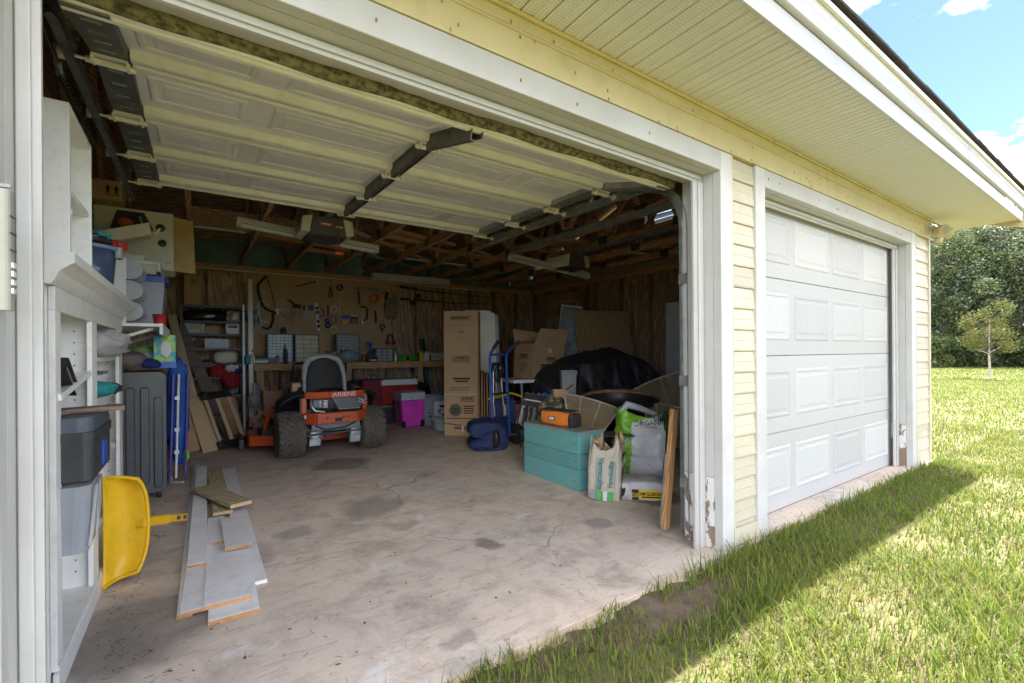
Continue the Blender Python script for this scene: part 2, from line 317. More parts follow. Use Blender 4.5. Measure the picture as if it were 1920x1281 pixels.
# rough concrete lip where the slab meets the lawn
lip = MB(); RL = random.Random(3)
xs = np.linspace(-.95, 6.06, 90); prof = [(x, 1.41-.012-RL.random()*.035, -.014-RL.random()*.02) for x in xs]
lip.add([(x, 1.412, -.004) for x, _, _ in prof]+prof+[(x, y-.03, -.06) for x, y, _ in prof], [(i+k*90, i+1+k*90, i+91+k*90, i+90+k*90) for i in range(89) for k in (0, 1)], True)
lip.build('floor_lip', M('sandy_concrete', (.50, .40, .29), (.40, .31, .22), .9, scale=9, bump=.5, bscale=40), sl)
# ================================================================== garage building
G = thing('garage_building', 'cream vinyl sided two bay garage with white door trim and deep perforated soffit', 'garage', (0, 0, 0))
XL, XR, YB, ZP = -.82, 5.95, 7.95, 2.42
# back wall: plywood sheets with studs in front
bw = MB().box(XL-.1, XR+.1, YB+.10, YB+.12, 0, ZP).build('back_wall', m_ply, G)
for x0 in np.arange(XL, XR, 1.22): box(x0+.004, min(x0+1.216, XR), YB+.07, YB+.1, .02, ZP-.08).build('plywood_sheet', m_ply, bw)
for i in range(12): box(-.05+.565*i-.02, -.05+.565*i+.02, YB, YB+.068, .09, 2.34).build('stud', m_stud, bw)
box(XL, XR, YB-.005, YB+.07, 2.342, ZP).build('top_plate', m_truss, bw)
rw = box(XR+.10, XR+.12, 1.6, YB+.1, 0, ZP).build('right_wall', m_plyr, G)
for y0 in np.arange(1.62, YB, 1.22): box(XR+.07, XR+.1, y0+.004, min(y0+1.216, YB), .02, ZP-.08).build('plywood_sheet', m_plyr, rw)
for i in range(11): box(XR, XR+.068, 1.75+.61*i-.02, 1.75+.61*i+.02, .09, 2.34).build('stud', m_stud, rw)
box(XR-.005, XR+.07, 1.6, YB, 2.342, ZP).build('top_plate', m_truss, rw)
lw = box(XL-.12, XL-.10, 1.6, YB+.1, 0, ZP).build('left_wall', m_plyr, G)
for y0 in np.arange(1.62, YB, 1.22): box(XL-.1, XL-.07, y0+.004, min(y0+1.216, YB), .02, ZP-.08).build('plywood_sheet', m_plyr, lw)
for i in range(11): box(XL-.068, XL, 1.75+.61*i-.02, 1.75+.61*i+.02, .09, 2.34).build('stud', m_stud, lw)
box(XL-.07, XL+.005, 1.6, YB, 2.342, ZP).build('top_plate', m_truss, lw)
# front wall: piers and header
fw = box(-3.4, -.365, 1.462, 1.60, .005, 2.6).build('front_wall', m_stud, G)
for x0, x1, z0 in ((2.385, 2.82, .005), (5.53, 6.03, .005), (-.365, 2.385, 2.11), (2.82, 5.53, 2.11)): box(x0, x1, 1.464, 1.598, z0, 2.58).build('wall_section', m_stud, fw)
# gables
for nm, x0, x1 in (('right_gable', XR+.03, XR+.09), ('left_gable', XL-.09, XL-.03)):
    g = MB()
    if nm[0] == 'r':   # leave a louvred vent opening
        zr = lambda y: 2.60+(min(y, 9.4-y)-.86)/3-.05
        for ya, yb, za, zb in ((1.6, 4.1, ZP, None), (4.9, 7.9, ZP, None), (4.1, 4.9, ZP, 2.95), (4.1, 4.9, 3.45, None)):
            ys = sorted({ya, yb, *([4.7] if ya < 4.7 < yb else [])}); poly = [(ya, za), (yb, za)]+([(y, zr(y)) for y in ys[::-1]] if zb is None else [(yb, zb), (ya, zb)])
            g.prism(poly, x0, x1, 'X')
    else: g.prism([(1.6, ZP), (7.9, ZP), (7.9, 3.04), (4.7, 3.82), (1.6, 2.8)], x0, x1, 'X')
    go = g.build(nm, m_deck, G)
    if nm[0] == 'r':
        for k in range(6): box(-.03, .05, -.4, .4, -.004, .004, T=TR(x0+.03, 4.5, 2.98+.085*k, ry=38)).build('vent_slat', m_trim, go)
# trusses (along Y)
def truss(x, first=[None]):
    if first[0] is None:
        t = MB().box(-.019, .019, 1.55, 8.0, 2.425, 2.515).build('roof_truss', m_truss, G); t.location.x = x
        p = [MB().bar((0, .95, 2.59), (0, 4.7, 3.84), .037, .09).build('rafter', m_truss, t), MB().bar((0, 8.45, 2.59), (0, 4.7, 3.84), .037, .09).build('rafter', m_truss, t)]
        for a, b in (((0, 3.0, 2.5), (0, 3.4, 3.38)), ((0, 3.4, 3.36), (0, 4.1, 2.5)), ((0, 4.1, 2.5), (0, 4.7, 3.76)), ((0, 4.7, 3.76), (0, 5.3, 2.5)), ((0, 5.3, 2.5), (0, 6.0, 3.36)), ((0, 6.4, 2.5), (0, 6.0, 3.38))): p.append(MB().bar(a, b, .036, .06).build('web', m_truss, t))
        for y in (3.0, 4.1, 5.3, 6.4): p.append(box(-.0205, .0205, y-.07, y+.07, 2.44, 2.54).build('gusset_plate', m_dkgalv, t))
        first[0] = (t, p); return
    t0, p0 = first[0]; t = t0.copy(); COL.objects.link(t); t.location.x = x
    for q in p0: c = q.copy(); COL.objects.link(c); c.parent = t
for k in range(-2, 9): truss(.56+.61*k)
# roof
ZE = 2.60
roof = MB()
for s in (0, 1):
    y0, y1 = (.86, 4.7) if s == 0 else (8.54, 4.7); za, zb = ZE, ZE+(4.7-.86)/3
    roof.add([(-3.5, y0, za), (6.84, y0, za), (6.84, y1, zb), (-3.5, y1, zb), (-3.5, y0, za+.022), (6.84, y0, za+.022), (6.84, y1, zb+.022), (-3.5, y1, zb+.022)], [(0, 1, 2, 3), (4, 5, 6, 7), (0, 1, 5, 4), (1, 2, 6, 5), (2, 3, 7, 6), (3, 0, 4, 7)])
ro = roof.build('roof', m_deck, G)
r0 = None; RL = random.Random(5)
for row in range(3):
    for i in range(34):
        T = TR(-3.35+.305*i+(.15 if row % 2 else 0), .835+.135*row, ZE+.030+.045*row+RL.uniform(-.003, .003), rx=18.4+RL.uniform(-.6, .6), rz=RL.uniform(-.5, .5))
        if r0 is None: r0 = box(-.15, .15, 0, .3, 0, .009).build('shingle', m_shingle, ro); r0.matrix_local = T
        else: share(r0, ro, T)
MB().add([(-3.5, 1.2, ZE+.147), (6.84, 1.2, ZE+.147), (6.84, 4.7, ZE+1.31), (-3.5, 4.7, ZE+1.31), (6.84, 8.54, ZE+.03), (-3.5, 8.54, ZE+.03)], [(0, 1, 2, 3), (3, 2, 4, 5)]).build('shingle_field', m_shingle, ro)
# soffit strips
s0 = None
for i in range(99):
    T = TR(-3.376+.1033*i, 0, 0)
    if s0 is None:
        s0 = MB().prism([(-.0495, 2.394), (-.044, 2.389), (-.012, 2.389), (-.010, 2.392), (.010, 2.392), (.012, 2.389), (.044, 2.389), (.0495, 2.394), (.0495, 2.402), (-.0495, 2.402)], .905, 1.412, 'Y').build('soffit', m_soffit, G); s0.location = T.translation; so0 = s0
    else:
        c = s0.copy(); COL.objects.link(c); c.name = 'soffit_strip'; c.parent = so0; c.matrix_parent_inverse = Matrix(); c.matrix_local = TR(.1033*i, 0, 0)
box(-3.5, 6.80, .90, 1.45, 2.404, 2.42).build('soffit_backing', m_dark, G)
# frieze, fascia, rake
for nm, y, z0, z1, mt in (('frieze_board', 1.418, 2.203, 2.325, m_cream), ('frieze_upper', 1.408, 2.326, 2.372, m_cream), ('soffit_channel', 1.398, 2.373, 2.3885, m_cream)):
    box(-3.4, 6.05, y, 1.461, z0, z1).build(nm, mt, G, bevel=.004)
MB().tube([(-3.4, 1.417, 2.322), (6.05, 1.417, 2.322)], .007, 6).build('frieze_bead', m_cream, G)
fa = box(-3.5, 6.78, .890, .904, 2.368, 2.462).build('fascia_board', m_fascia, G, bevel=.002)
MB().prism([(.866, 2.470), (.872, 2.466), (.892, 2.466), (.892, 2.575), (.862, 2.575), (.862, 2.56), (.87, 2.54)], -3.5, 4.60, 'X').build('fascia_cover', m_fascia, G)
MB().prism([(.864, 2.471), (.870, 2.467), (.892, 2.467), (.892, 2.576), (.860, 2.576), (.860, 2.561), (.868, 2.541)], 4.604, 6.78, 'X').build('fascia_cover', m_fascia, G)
MB().prism([(.846, 2.577), (.892, 2.577), (.892, 2.597), (.842, 2.594)], -3.5, 6.80, 'X').build('drip_edge', m_rail, G)
rk = MB().prism([(.86, 2.302), (1.8, 2.61), (1.8, 2.73), (.86, 2.43)], 6.79, 6.815, 'X').build('rake_board', m_cream, G)
for k in range(7): MB().lathe([(.0, -.008), (.006, -.006), (.006, 0)], (6.80, .93+.1*k, 2.325+.0328*k-.003), 6).build('fastener', m_dark, rk)
# siding
def siding(x0, x1):
    s = None; n = 18; h = 2.2/n
    hold = box(x0, x1, 1.447, 1.463, .0, 2.2).build('siding', m_siding, G)
    for i in range(n):
        if s is None: s = MB().prism([(1.446, 0), (1.432, .003), (1.430, .012), (1.436, h*.5), (1.434, h*.53), (1.441, h-.004), (1.446, h)], x0, x1, 'X').build('siding_plank', m_siding, hold)
        else: share(s, hold, TR(0, 0, h*i))
siding(2.475, 2.775); siding(5.63, 6.035); siding(-3.4, -.46)
box(2.474, 2.492, 1.424, 1.446, .0, 2.2).build('siding_channel', m_siding, G); box(5.628, 5.642, 1.424, 1.446, .0, 2.2).build('siding_channel', m_siding, G)
box(6.028, 6.062, 1.420, 1.50, .0, 2.36).build('corner_post', m_siding, G, bevel=.004)
box(6.045, 6.058, 1.5, 8.1, 0, 2.7).build('end_wall_siding', m_siding, G)
MB().prism([(2.476, .01), (2.76, .012), (2.775, .05), (2.74, .06), (2.735, .10), (2.476, .105)], 1.418, 1.429, 'Y').build('starter_flap', m_siding, G)
# door casings, jambs, stops
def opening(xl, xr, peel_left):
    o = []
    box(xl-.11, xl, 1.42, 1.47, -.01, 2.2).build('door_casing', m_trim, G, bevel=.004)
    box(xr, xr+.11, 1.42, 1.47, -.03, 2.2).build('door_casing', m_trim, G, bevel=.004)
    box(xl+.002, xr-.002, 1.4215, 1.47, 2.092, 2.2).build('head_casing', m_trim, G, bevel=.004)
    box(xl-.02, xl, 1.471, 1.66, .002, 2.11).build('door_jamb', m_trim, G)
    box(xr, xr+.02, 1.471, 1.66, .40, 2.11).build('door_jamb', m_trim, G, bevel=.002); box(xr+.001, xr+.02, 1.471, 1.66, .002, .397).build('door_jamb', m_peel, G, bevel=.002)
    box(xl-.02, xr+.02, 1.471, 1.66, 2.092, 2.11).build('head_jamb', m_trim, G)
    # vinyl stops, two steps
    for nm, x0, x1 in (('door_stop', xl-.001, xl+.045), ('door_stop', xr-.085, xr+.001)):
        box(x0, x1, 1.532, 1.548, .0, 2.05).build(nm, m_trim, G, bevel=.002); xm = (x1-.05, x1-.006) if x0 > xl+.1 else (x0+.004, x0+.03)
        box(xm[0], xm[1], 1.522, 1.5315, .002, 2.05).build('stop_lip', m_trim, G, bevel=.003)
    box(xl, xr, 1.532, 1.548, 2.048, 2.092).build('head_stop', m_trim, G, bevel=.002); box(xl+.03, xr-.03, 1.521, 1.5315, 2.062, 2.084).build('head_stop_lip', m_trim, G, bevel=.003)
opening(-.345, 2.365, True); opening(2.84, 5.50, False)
# brown bug specks on the trim, loose threads
sp = MB(); RL = random.Random(11)
for i in range(70):
    x = RL.uniform(.3, 6); z = RL.choice([2.21, 2.33, 2.375, 2.30, 2.14, 2.25])+RL.uniform(-.01, .01); y = 1.4165 if z < 2.325 else 1.4065
    if z < 2.203: y = 1.4195
    if z > 2.372: y = 1.3965
    sp.box(x-.003, x+.003, y-.002, y, z-.006, z+.006)
sp.build('dirt_specks', m_stud, G, kind='stuff')
# ================================================================== closed sectional door
def emboss(mb, x0, x1, z0, z1, y, d=-1, w=.018, h=.006):
    """raised panel proud of a face at y (towards d)"""
    rings = [(0, 0), (.010, h), (.022, h), (.030, .001), (.046, .001), (.060, h*.8)]
    vs = []
    for ins, hh in rings: vs += [(x0+ins, y+d*hh, z0+ins), (x1-ins, y+d*hh, z0+ins), (x1-ins, y+d*hh, z1-ins), (x0+ins, y+d*hh, z1-ins)]
    fs = [(r*4+i, r*4+(i+1) % 4, r*4+4+(i+1) % 4, r*4+4+i) for r in range(len(rings)-1) for i in range(4)]+[tuple(len(vs)-4+i for i in range(4))]
    return mb.add(vs, fs)
D2 = thing('garage_door', 'closed white sectional garage door with four rows of raised panels', 'garage door', (4.17, 1.584, 0))
hw = 1.315
for k in range(4):
    z0, z1 = .002+.5334*k, .5334*(k+1)-.001
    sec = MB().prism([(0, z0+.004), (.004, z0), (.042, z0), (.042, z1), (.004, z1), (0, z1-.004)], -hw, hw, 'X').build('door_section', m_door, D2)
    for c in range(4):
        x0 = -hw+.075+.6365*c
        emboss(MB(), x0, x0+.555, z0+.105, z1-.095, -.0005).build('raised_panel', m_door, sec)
box(-hw, hw, .002, .04, .0005, .0035).build('bottom_seal', m_black, D2)
# ================================================================== open overhead door
D1 = thing('overhead_door', 'open white sectional overhead door hanging under the ceiling, mouldy bottom seal towards the yard', 'garage door', (1.0, 1.69, 2.072))
L = .5334; hw = 1.30
pts = [(0, 0), (.515, .138)]
for k in range(3): pts.append((pts[-1][0]+.532, pts[-1][1]+.016))
for k in range(4):
    (ya, za), (yb, zb) = pts[k], pts[k+1]; ang = math.degrees(math.atan2(zb-za, yb-ya)); ln = math.hypot(yb-ya, zb-za)
    T = TR(0, ya, za, rx=ang)
    sec = box(-hw, hw, .003, ln-.003, .012, .045).build('door_section', m_doorin, D1); sec.matrix_local = T
    for e0, e1 in ((.004, .062), (ln-.085, ln-.004)):   # rolled rails at the section edges
        MB().prism([(e0, .012), (e0+.008, -.018), (e0+.018, -.024), (e1-.018, -.024), (e1-.008, -.016), (e1, .012)], -hw+.11, hw-.11, 'X').build('section_rail', m_rail, sec)
    for x0, x1 in ((-1.16, -.80), (-.70, -.06), (.08, .70), (.80, 1.16)):
        mb = emboss(MB(), x0, x1, .13, ln-.16, 0, -1, h=.0065); mb.v = [(v[0], v[2], .0115+v[1]) for v in mb.v]; mb.build('pressed_panel', m_doorin, sec)
    for x0 in (-hw, hw-.105): # end stiles
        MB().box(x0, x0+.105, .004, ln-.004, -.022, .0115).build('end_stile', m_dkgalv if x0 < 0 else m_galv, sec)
        for j in range(4): box(x0+.03, x0+.075, .09+.11*j, .105+.11*j, -.0245, -.0225).build('punched_slot', m_galv, sec)
    if True:   # centre stile, an open channel
        c = MB().box(-.03, -.024, .01, ln-.05, -.06, .0).box(-.03, .03, .01, ln-.05, -.004, .0115).box(.024, .03, .01, ln-.05, -.045, 0).box(-.03, -.005, .01, ln-.05, -.064, -.06); c.build('centre_stile', m_dkgalv, sec)
    for x in (-1.25, 0, 1.25):   # hinge with roller tube
        h = MB().box(x-.05, x+.05, ln-.045, ln+.045, -.03, -.0245).tube([(x-.07, ln-.005, -.045), (x+.07, ln-.005, -.045)], .011, 8).box(x-.055, x-.045, ln-.03, ln+.02, -.055, -.03).box(x+.045, x+.055, ln-.03, ln+.02, -.055, -.03)
        if abs(x) > 1: sgn = 1 if x > 0 else -1; h.tube([(x, ln-.005, -.045), (x+sgn*.13, ln-.005, -.045)], .006, 6).lathe([(.0, -.012), (.022, -.012), (.022, .012), (0, .012)], (x+sgn*.13, ln-.005, -.045), 10, 'X')
        h.build('hinge', m_rail, sec)
# bottom edge: aluminium retainer and mouldy seal
MB().box(-hw, hw, -.012, .0, -.012, .004).box(-hw, hw, -.002, .05, -.014, -.008).build('seal_retainer', m_rail, D1, bevel=.002)
def sealfn(u, v):
    x = -hw+2*hw*u; a = math.pi*(v-.5); s = .022+.006*math.sin(x*9)+.003*math.sin(x*41)
    return (x, -.012-s*math.cos(a), .010+.024*math.sin(a)+.004*math.sin(x*13))
MB().grid(sealfn, 160, 6).build('bottom_seal', m_mould, D1, solid=.004)
box(-hw, hw, 0, .006, 0, .085).build('top_flange', m_rail, D1).matrix_local = TR(0, pts[4][0]+.002, pts[4][1]-.035)
# tracks
def ctrack(mb, path, side, w=.028, d=.05):
    """C channel along a path in the YZ plane at x=0, open towards side"""
    for (a, b) in zip(path[:-1], path[1:]):
        a, b = Vector(a), Vector(b); t = (b-a).normalized(); nrm = Vector((0, -t.z, t.y)); s = Vector((side, 0, 0))
        for off, wd, hg in ((s*0, .003, d), (s*.013+nrm*d/2, w, .003), (s*.013-nrm*d/2, w, .003)): mb.bar(a+off, b+off, wd, hg, nrm)
    return mb
curve = [(0, .31-.31*math.cos(t), .31*math.sin(t)) for t in [i*math.pi/16 for i in range(9)]]
for x, s, nm in ((-.365, 1, 'left'), (2.385, -1, 'right'), (2.80, 1, 'second')):
    t = thing('door_track', {'left': 'steel roller track of the open door beside the white bookcase', 'right': 'galvanised steel roller track of the open door curving down beside the right jamb', 'second': 'horizontal steel track of the closed door reaching back under the trusses'}[nm], 'door track', (x, 1.655, 0), group='overhead door tracks')
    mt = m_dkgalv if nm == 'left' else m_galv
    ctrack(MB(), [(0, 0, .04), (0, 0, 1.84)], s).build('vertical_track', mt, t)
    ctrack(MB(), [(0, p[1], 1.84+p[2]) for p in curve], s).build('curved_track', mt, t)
    ctrack(MB(), [(0, .31, 2.15), (0, 2.45, 2.20)], s).build('horizontal_track', mt, t)
    hp = MB().box(-.003, .003, 2.38, 2.42, 2.15, 2.5); hp.build('hanger_strap', m_galv, t)
    MB().bar((0, 2.4, 2.42), (-s*.0, 1.9, 2.19), .004, .03).build('brace', m_galv, t)
    for z in (.3, .9, 1.5): box(-.03, .0, -.02, .03, z, z+.06).build('track_bracket', m_galv, t)
# torsion / extension springs and cables
for x in (-.46, 2.50):
    t = thing('extension_spring', 'long dark extension spring and lift cable %s' % ('over the white bookcase' if x < 0 else 'beside the right hand door track'), 'door spring', (x, 1.7, 2.3))
    n = 150; MB().tube([(.022*math.cos(i*1.2), .9+i*.006, .022*math.sin(i*1.2)) for i in range(n)], .004, 5).build('coil', m_dkgalv, t)
    MB().tube([(.06, .05, -.22), (.03, .5, -.06), (0, .9, 0)], .003, 5).build('cable', m_galv, t); MB().tube([(0, 1.8, 0), (0, 2.35, .06)], .003, 5).build('cable', m_galv, t)
    MB().lathe([(.012, -.012), (.05, -.012), (.04, 0), (.05, .012), (.012, .012)], (.01, .88, -.01), 14, 'X').build('pulley', m_galv, t)
    if x < 0: box(-.05, .05, .02, .2, -.14, -.135).build('mount_plate', m_dkgalv, t)
# ================================================================== helpers for clutter
def W(mb, name, mat, parent, **k):
    """build from world coordinates under a thing (rotation 0) or under a W-built part"""
    o = mb.build(name, mat, parent, **k)
    if parent is not None and parent.type == 'EMPTY': o.location = -Vector(parent.location)
    return o
def lump(mb, c, s, amp=.12, seed=0, nu=20, nv=12, freq=3.0, flat=.0, sq=2.0):
    """soft crumpled body: superellipsoid with noise"""
    from mathutils import noise
    def fn(u, v):
        a = u*2*math.pi; b = (v-.5)*math.pi
        pw = lambda t: math.copysign(abs(t)**(2/sq), t)
        d = Vector((pw(math.cos(b))*pw(math.cos(a)), pw(math.cos(b))*pw(math.sin(a)), pw(math.sin(b))))
        q = Vector((math.cos(b)*math.cos(a), math.cos(b)*math.sin(a), math.sin(b)))
        k = 1+amp*noise.noise(q*freq+Vector((seed*7.3, seed*3.1, 0)))+amp*.6*(1-abs(noise.noise(q*freq*2.3+Vector((0, seed*5.7, 2)))))-amp*.4
        z = d.z*k
        if flat and z < -flat: z = -flat+(z+flat)*.08
        return (c[0]+d.x*k*s[0], c[1]+d.y*k*s[1], c[2]+z*s[2])
    return mb.grid(fn, nu, nv)
def bin_(mb, x0, x1, y0, y1, z0, z1, t=.004, taper=.0, T=None):
    """open topped box with walls"""
    vs = []
    for z, k in ((z0, taper), (z1, 0)):
        vs += [Vector((x0+k, y0+k, z)), Vector((x1-k, y0+k, z)), Vector((x1-k, y1-k, z)), Vector((x0+k, y1-k, z))]
    for z, k in ((z0+t, taper+t), (z1, t)):
        vs += [Vector((x0+k, y0+k, z)), Vector((x1-k, y0+k, z)), Vector((x1-k, y1-k, z)), Vector((x0+k, y1-k, z))]
    if T is not None: vs = [T @ v for v in vs]
    fs = [(3, 2, 1, 0), (8, 9, 10, 11)]+[(i, (i+1) % 4, 4+(i+1) % 4, 4+i) for i in range(4)]+[(8+i, 12+i, 12+(i+1) % 4, 8+(i+1) % 4) for i in range(4)]+[(4+i, 4+(i+1) % 4, 12+(i+1) % 4, 12+i) for i in range(4)]
    return mb.add(vs, fs)
def rbox(x0, x1, y0, y1, z0, z1, r=.02, axis='Z', n=4):
    """box with rounded corners, extruded along axis"""
    A = {'Z': (x0, x1, y0, y1, z0, z1), 'Y': (x0, x1, z0, z1, y0, y1), 'X': (y0, y1, z0, z1, x0, x1)}[axis]
    a0, a1, b0, b1, c0, c1 = A; p = []
    for cx, cy, st in ((a1-r, b1-r, 0), (a0+r, b1-r, 90), (a0+r, b0+r, 180), (a1-r, b0+r, 270)):
        p += [(cx+r*math.cos(R(st+90*i/n)), cy+r*math.sin(R(st+90*i/n))) for i in range(n+1)]
    return MB().prism(p, c0, c1, axis)
# ================================================================== keypad on the left casing
K = thing('door_keypad', 'beige wireless door opener keypad with flip cover on the left door casing', 'keypad', (-.335, 1.415, 1.2))
rbox(-.075, .018, -.042, -.001, 0, .25, .012).build('case', M('keypad_beige', (.40, .385, .33), (.36, .345, .29), .45), K, bevel=.003)
box(-.07, .0185, -.036, -.028, .255, .262).build('hinge_bar', m_grey, K)
for i in range(4):
    for j in range(2): box(.0178, .0215, -.034+.012*j, -.026+.012*j, .035+.018*i, .046+.018*i).build('button', m_wplast, K)
for i in range(3): box(.0178, .0200, -.0405, -.006, .125+.035*i, .127+.035*i).build('cover_groove', m_dark, K)
# ================================================================== white bookcase
BX, BB = -.375, -.68
B = thing('bookcase', 'tall white built in bookcase with crown moulding and adjustable shelves by the left jamb', 'bookcase', (-.53, 2.9, 0))
for y0, y1, nm in ((2.06, 2.078, 'side_panel'), (2.742, 2.76, 'partition'), (3.66, 3.68, 'side_panel')): W(box(BB, BX-.018, y0, y1, .0, 1.33), nm, m_white, B)
W(box(BB-.008, BB-.001, 2.06, 3.68, 0, 1.33), 'back_panel', m_white, B)
for y0, y1 in ((2.058, 2.13), (2.69, 2.815), (3.545, 3.682)): W(box(BX-.0175, BX, y0, y1, .10, 1.252), 'stile', m_white, B, bevel=.002)
W(box(BX-.0175, BX, 2.058, 3.682, 1.2525, 1.33), 'top_rail', m_white, B, bevel=.002)
W(box(BX-.012, BX+.004, 2.058, 3.682, .0, .075), 'kick_board', m_white, B, bevel=.002)
W(MB().prism([(BB, 1.3305), (BX+.002, 1.3305), (BX+.012, 1.345), (BX+.022, 1.372), (BX+.045, 1.392), (BX+.058, 1.40), (BX+.058, 1.432), (BB, 1.432)], 1.995, 3.745, 'Y'), 'crown_moulding', m_white, B)
W(box(BB, BX-.0, 2.08, 3.655, .0755, .093), 'bottom_shelf', m_white, B)
sh = {}
for nm, y0, y1, z in (('shelf', 2.082, 2.738, .40), ('shelf', 2.082, 2.738, .655), ('shelf', 2.764, 3.655, 1.075), ('shelf', 2.764, 3.655, .875), ('shelf', 2.764, 3.655, .57), ('shelf', 2.764, 3.655, .30)):
    W(box(BB, BX-.02, y0, y1, z, z+.02), nm, m_white, B, bevel=.001)
tilted = box(-.14, .16, -.32, .32, -.01, .01).build('tilted_shelf', m_white, B); tilted.matrix_local = TR(.0, -.49, .975, rx=6, ry=-9)
for y in (2.7405, 3.6585):
    for x in (-.44, -.62):
        for k in range(22):
            if k == 0: h0 = W(MB().lathe([(.0035, -.0006), (.0035, 0)], (x, y, .16), 6, 'Y'), 'pin_hole', m_black, B)
            else: c = h0.copy(); COL.objects.link(c); c.parent = B; c.location = Vector(h0.location)+Vector((0, 0, .05*k))
# cubby on top
C = thing('wall_cubby', 'white narrow cubby cabinet standing on top of the bookcase crown', 'cabinet', (-.49, 2.3, 1.433))
for a in ((-.66, -.345, 2.10, 2.117, 1.4335, 1.95), (-.66, -.345, 2.483, 2.50, 1.4335, 1.95), (-.66, -.345, 2.1175, 2.4825, 1.93, 1.949), (-.66, -.345, 2.1175, 2.4825, 1.4335, 1.452), (-.655, -.643, 2.1175, 2.4825, 1.4525, 1.9295)): W(box(*a), 'panel', m_white, C, bevel=.001)
W(box(-.642, -.352, 2.1178, 2.4822, 1.66, 1.676), 'shelf', m_white, C)
W(box(-.349, -.3432, 2.118, 2.132, 1.58, 1.60), 'hinge_plate', m_rail, C)
# things in the bookcase
t = thing('flashlight', 'black stubby flashlight clipped inside the top of the bookcase', 'flashlight', (-.43, 2.08, 1.185))
MB().lathe([(.0, 0), (.018, .0), (.022, .02), (.020, .09), (.028, .105), (.030, .14), (.022, .15), (0, .15)], (0, 0, 0), 12, 'Y').build('body', m_black, t); MB().lathe([(.031, .118), (.031, .124)], (0, 0, 0), 12, 'Y').build('ring', m_red, t)
t = thing('file_binder', 'black ring binder sliding down on the tilted bookcase shelf', 'binder', (-.50, 2.28, 1.035), (R(-27), R(4), R(0)))
MB().box(-.15, .13, -.11, .12, -.022, -.018).box(-.15, .13, -.11, .12, .018, .022).box(-.15, .13, -.114, -.110, -.022, .022).build('cover', m_black, t); box(-.14, .12, -.10, .11, -.017, .017).build('pages', m_grey, t)
box(-.1, .1301, -.111, .10, .0222, .0232).build('stripe', m_paper, t)
t = thing('tool_box', 'dark blue grey plastic toolbox poking out of the bookcase shelf', 'toolbox', (-.46, 2.32, .676))
rbox(-.16, .165, -.2, .2, .0, .13, .025).build('body', m_dark, t, bevel=.006); rbox(-.165, .17, -.205, .205, .1305, .165, .03).build('rim', m_dark, t, bevel=.005)
rbox(-.16, .165, -.2, .2, .1655, .215, .04).build('lid', M('slate_plastic', (.10, .12, .155), rough=.4), t, bevel=.012)
MB().box(.166, .172, -.02, .06, .02, .11).build('label_strip', m_blue, t); rbox(-.03, .03, -.10, .02, .216, .235, .01).build('handle', m_dark, t)
t = thing('shelf_plank', 'short weathered brown board lying across the toolbox', 'board', (-.40, 2.31, .894), (0, R(-1), R(6)))
MB().prism([(-.2, -.075), (-.05, -.07), (.02, -.05), (.17, -.055), (.165, .06), (.02, .05), (-.2, .07)], 0, .016, 'Z').build('board', M('weathered_brown', (.21, .145, .10), (.13, .09, .065), .6, kind='wood', scale=5, stretch=(.8, 6, 6)), t)
t = thing('clear_bin', 'cloudy clear plastic bin tipped on its side under the toolbox', 'bin', (-.405, 2.215, .56), (R(4), R(3), 0))
rbox(-.1, .10, -.10, .10, -.12, .11, .04).build('shell', M('cloudy_plastic', (.42, .45, .50), (.36, .39, .43), .25, alpha=.82), t, bevel=.02)
MB().tube([(.105, -.09, -.1), (.11, -.06, .1), (.105, .06, .105), (.1, .09, -.1)], .006, 6).build('rim', m_clear, t)
t = thing('paper_bag', 'crumpled brown paper bag on the low bookcase shelf', 'bag', (-.47, 2.20, .42)); lump(MB(), (0, 0, .11), (.075, .08, .115), .2, 3, flat=.9, sq=3.5).build('sack', m_card, t)
MB().tube([(.05, -.05, .19), (.08, .02, .23), (.04, .06, .2)], .012, 6).build('strap', m_red, t)
t = thing('umbrella', 'folded dark umbrella leaning in the bottom of the bookcase', 'umbrella', (-.47, 2.24, .094), (R(-18), R(6), 0))
MB().lathe([(.0, 0), (.012, .01), (.035, .12), (.03, .22), (.012, .26), (.008, .3), (0, .3)], (0, 0, 0), 8, smooth=False).build('canopy', m_black, t); MB().tube([(0, 0, .28), (0, 0, .33), (.02, 0, .35), (.035, 0, .33)], .006, 6).build('handle', m_grey, t)
t = thing('plastic_bag', 'clear plastic bag of tangled hardware hanging over the upper bookcase shelf', 'bag', (-.43, 3.18, 1.096)); lump(MB(), (0, 0, .07), (.13, .25, .08), .35, 5, 26, 14, 4, flat=.85).build('film', clear('bag_film', (.6, .6, .6), .5), t)
RL = random.Random(8); hb = MB()
for i in range(14):
    p = Vector((RL.uniform(-.08, .08), RL.uniform(-.18, .18), RL.uniform(.01, .09))); q = p+Vector((RL.uniform(-.06, .06), RL.uniform(-.08, .08), RL.uniform(-.03, .03))); hb.tube([p, (p+q)/2+Vector((0, 0, .02)), q], .006, 5)
hb.build('cable_tangle', m_dark, t)
t = thing('work_gloves', 'pair of teal and black gloves stuffed on the bookcase shelf', 'gloves', (-.44, 3.12, .896)); lump(MB(), (0, -.05, .04), (.10, .13, .045), .3, 2, flat=.8).build('glove', M('teal_cloth', (.03, .33, .36), (.02, .2, .22), .8, scale=12), t); lump(MB(), (.02, .12, .03), (.09, .1, .035), .3, 4, flat=.8).build('cuff', m_black, t)
t = thing('garden_shears', 'open black handled shears lying above the teal gloves', 'shears', (-.42, 3.10, .99), (0, R(8), 0)); MB().bar((-.1, -.12, 0), (.02, .12, .03), .02, .014).build('blade', m_steel, t); MB().bar((-.1, .12, 0), (.03, -.14, .035), .026, .018).build('handle', m_black, t)
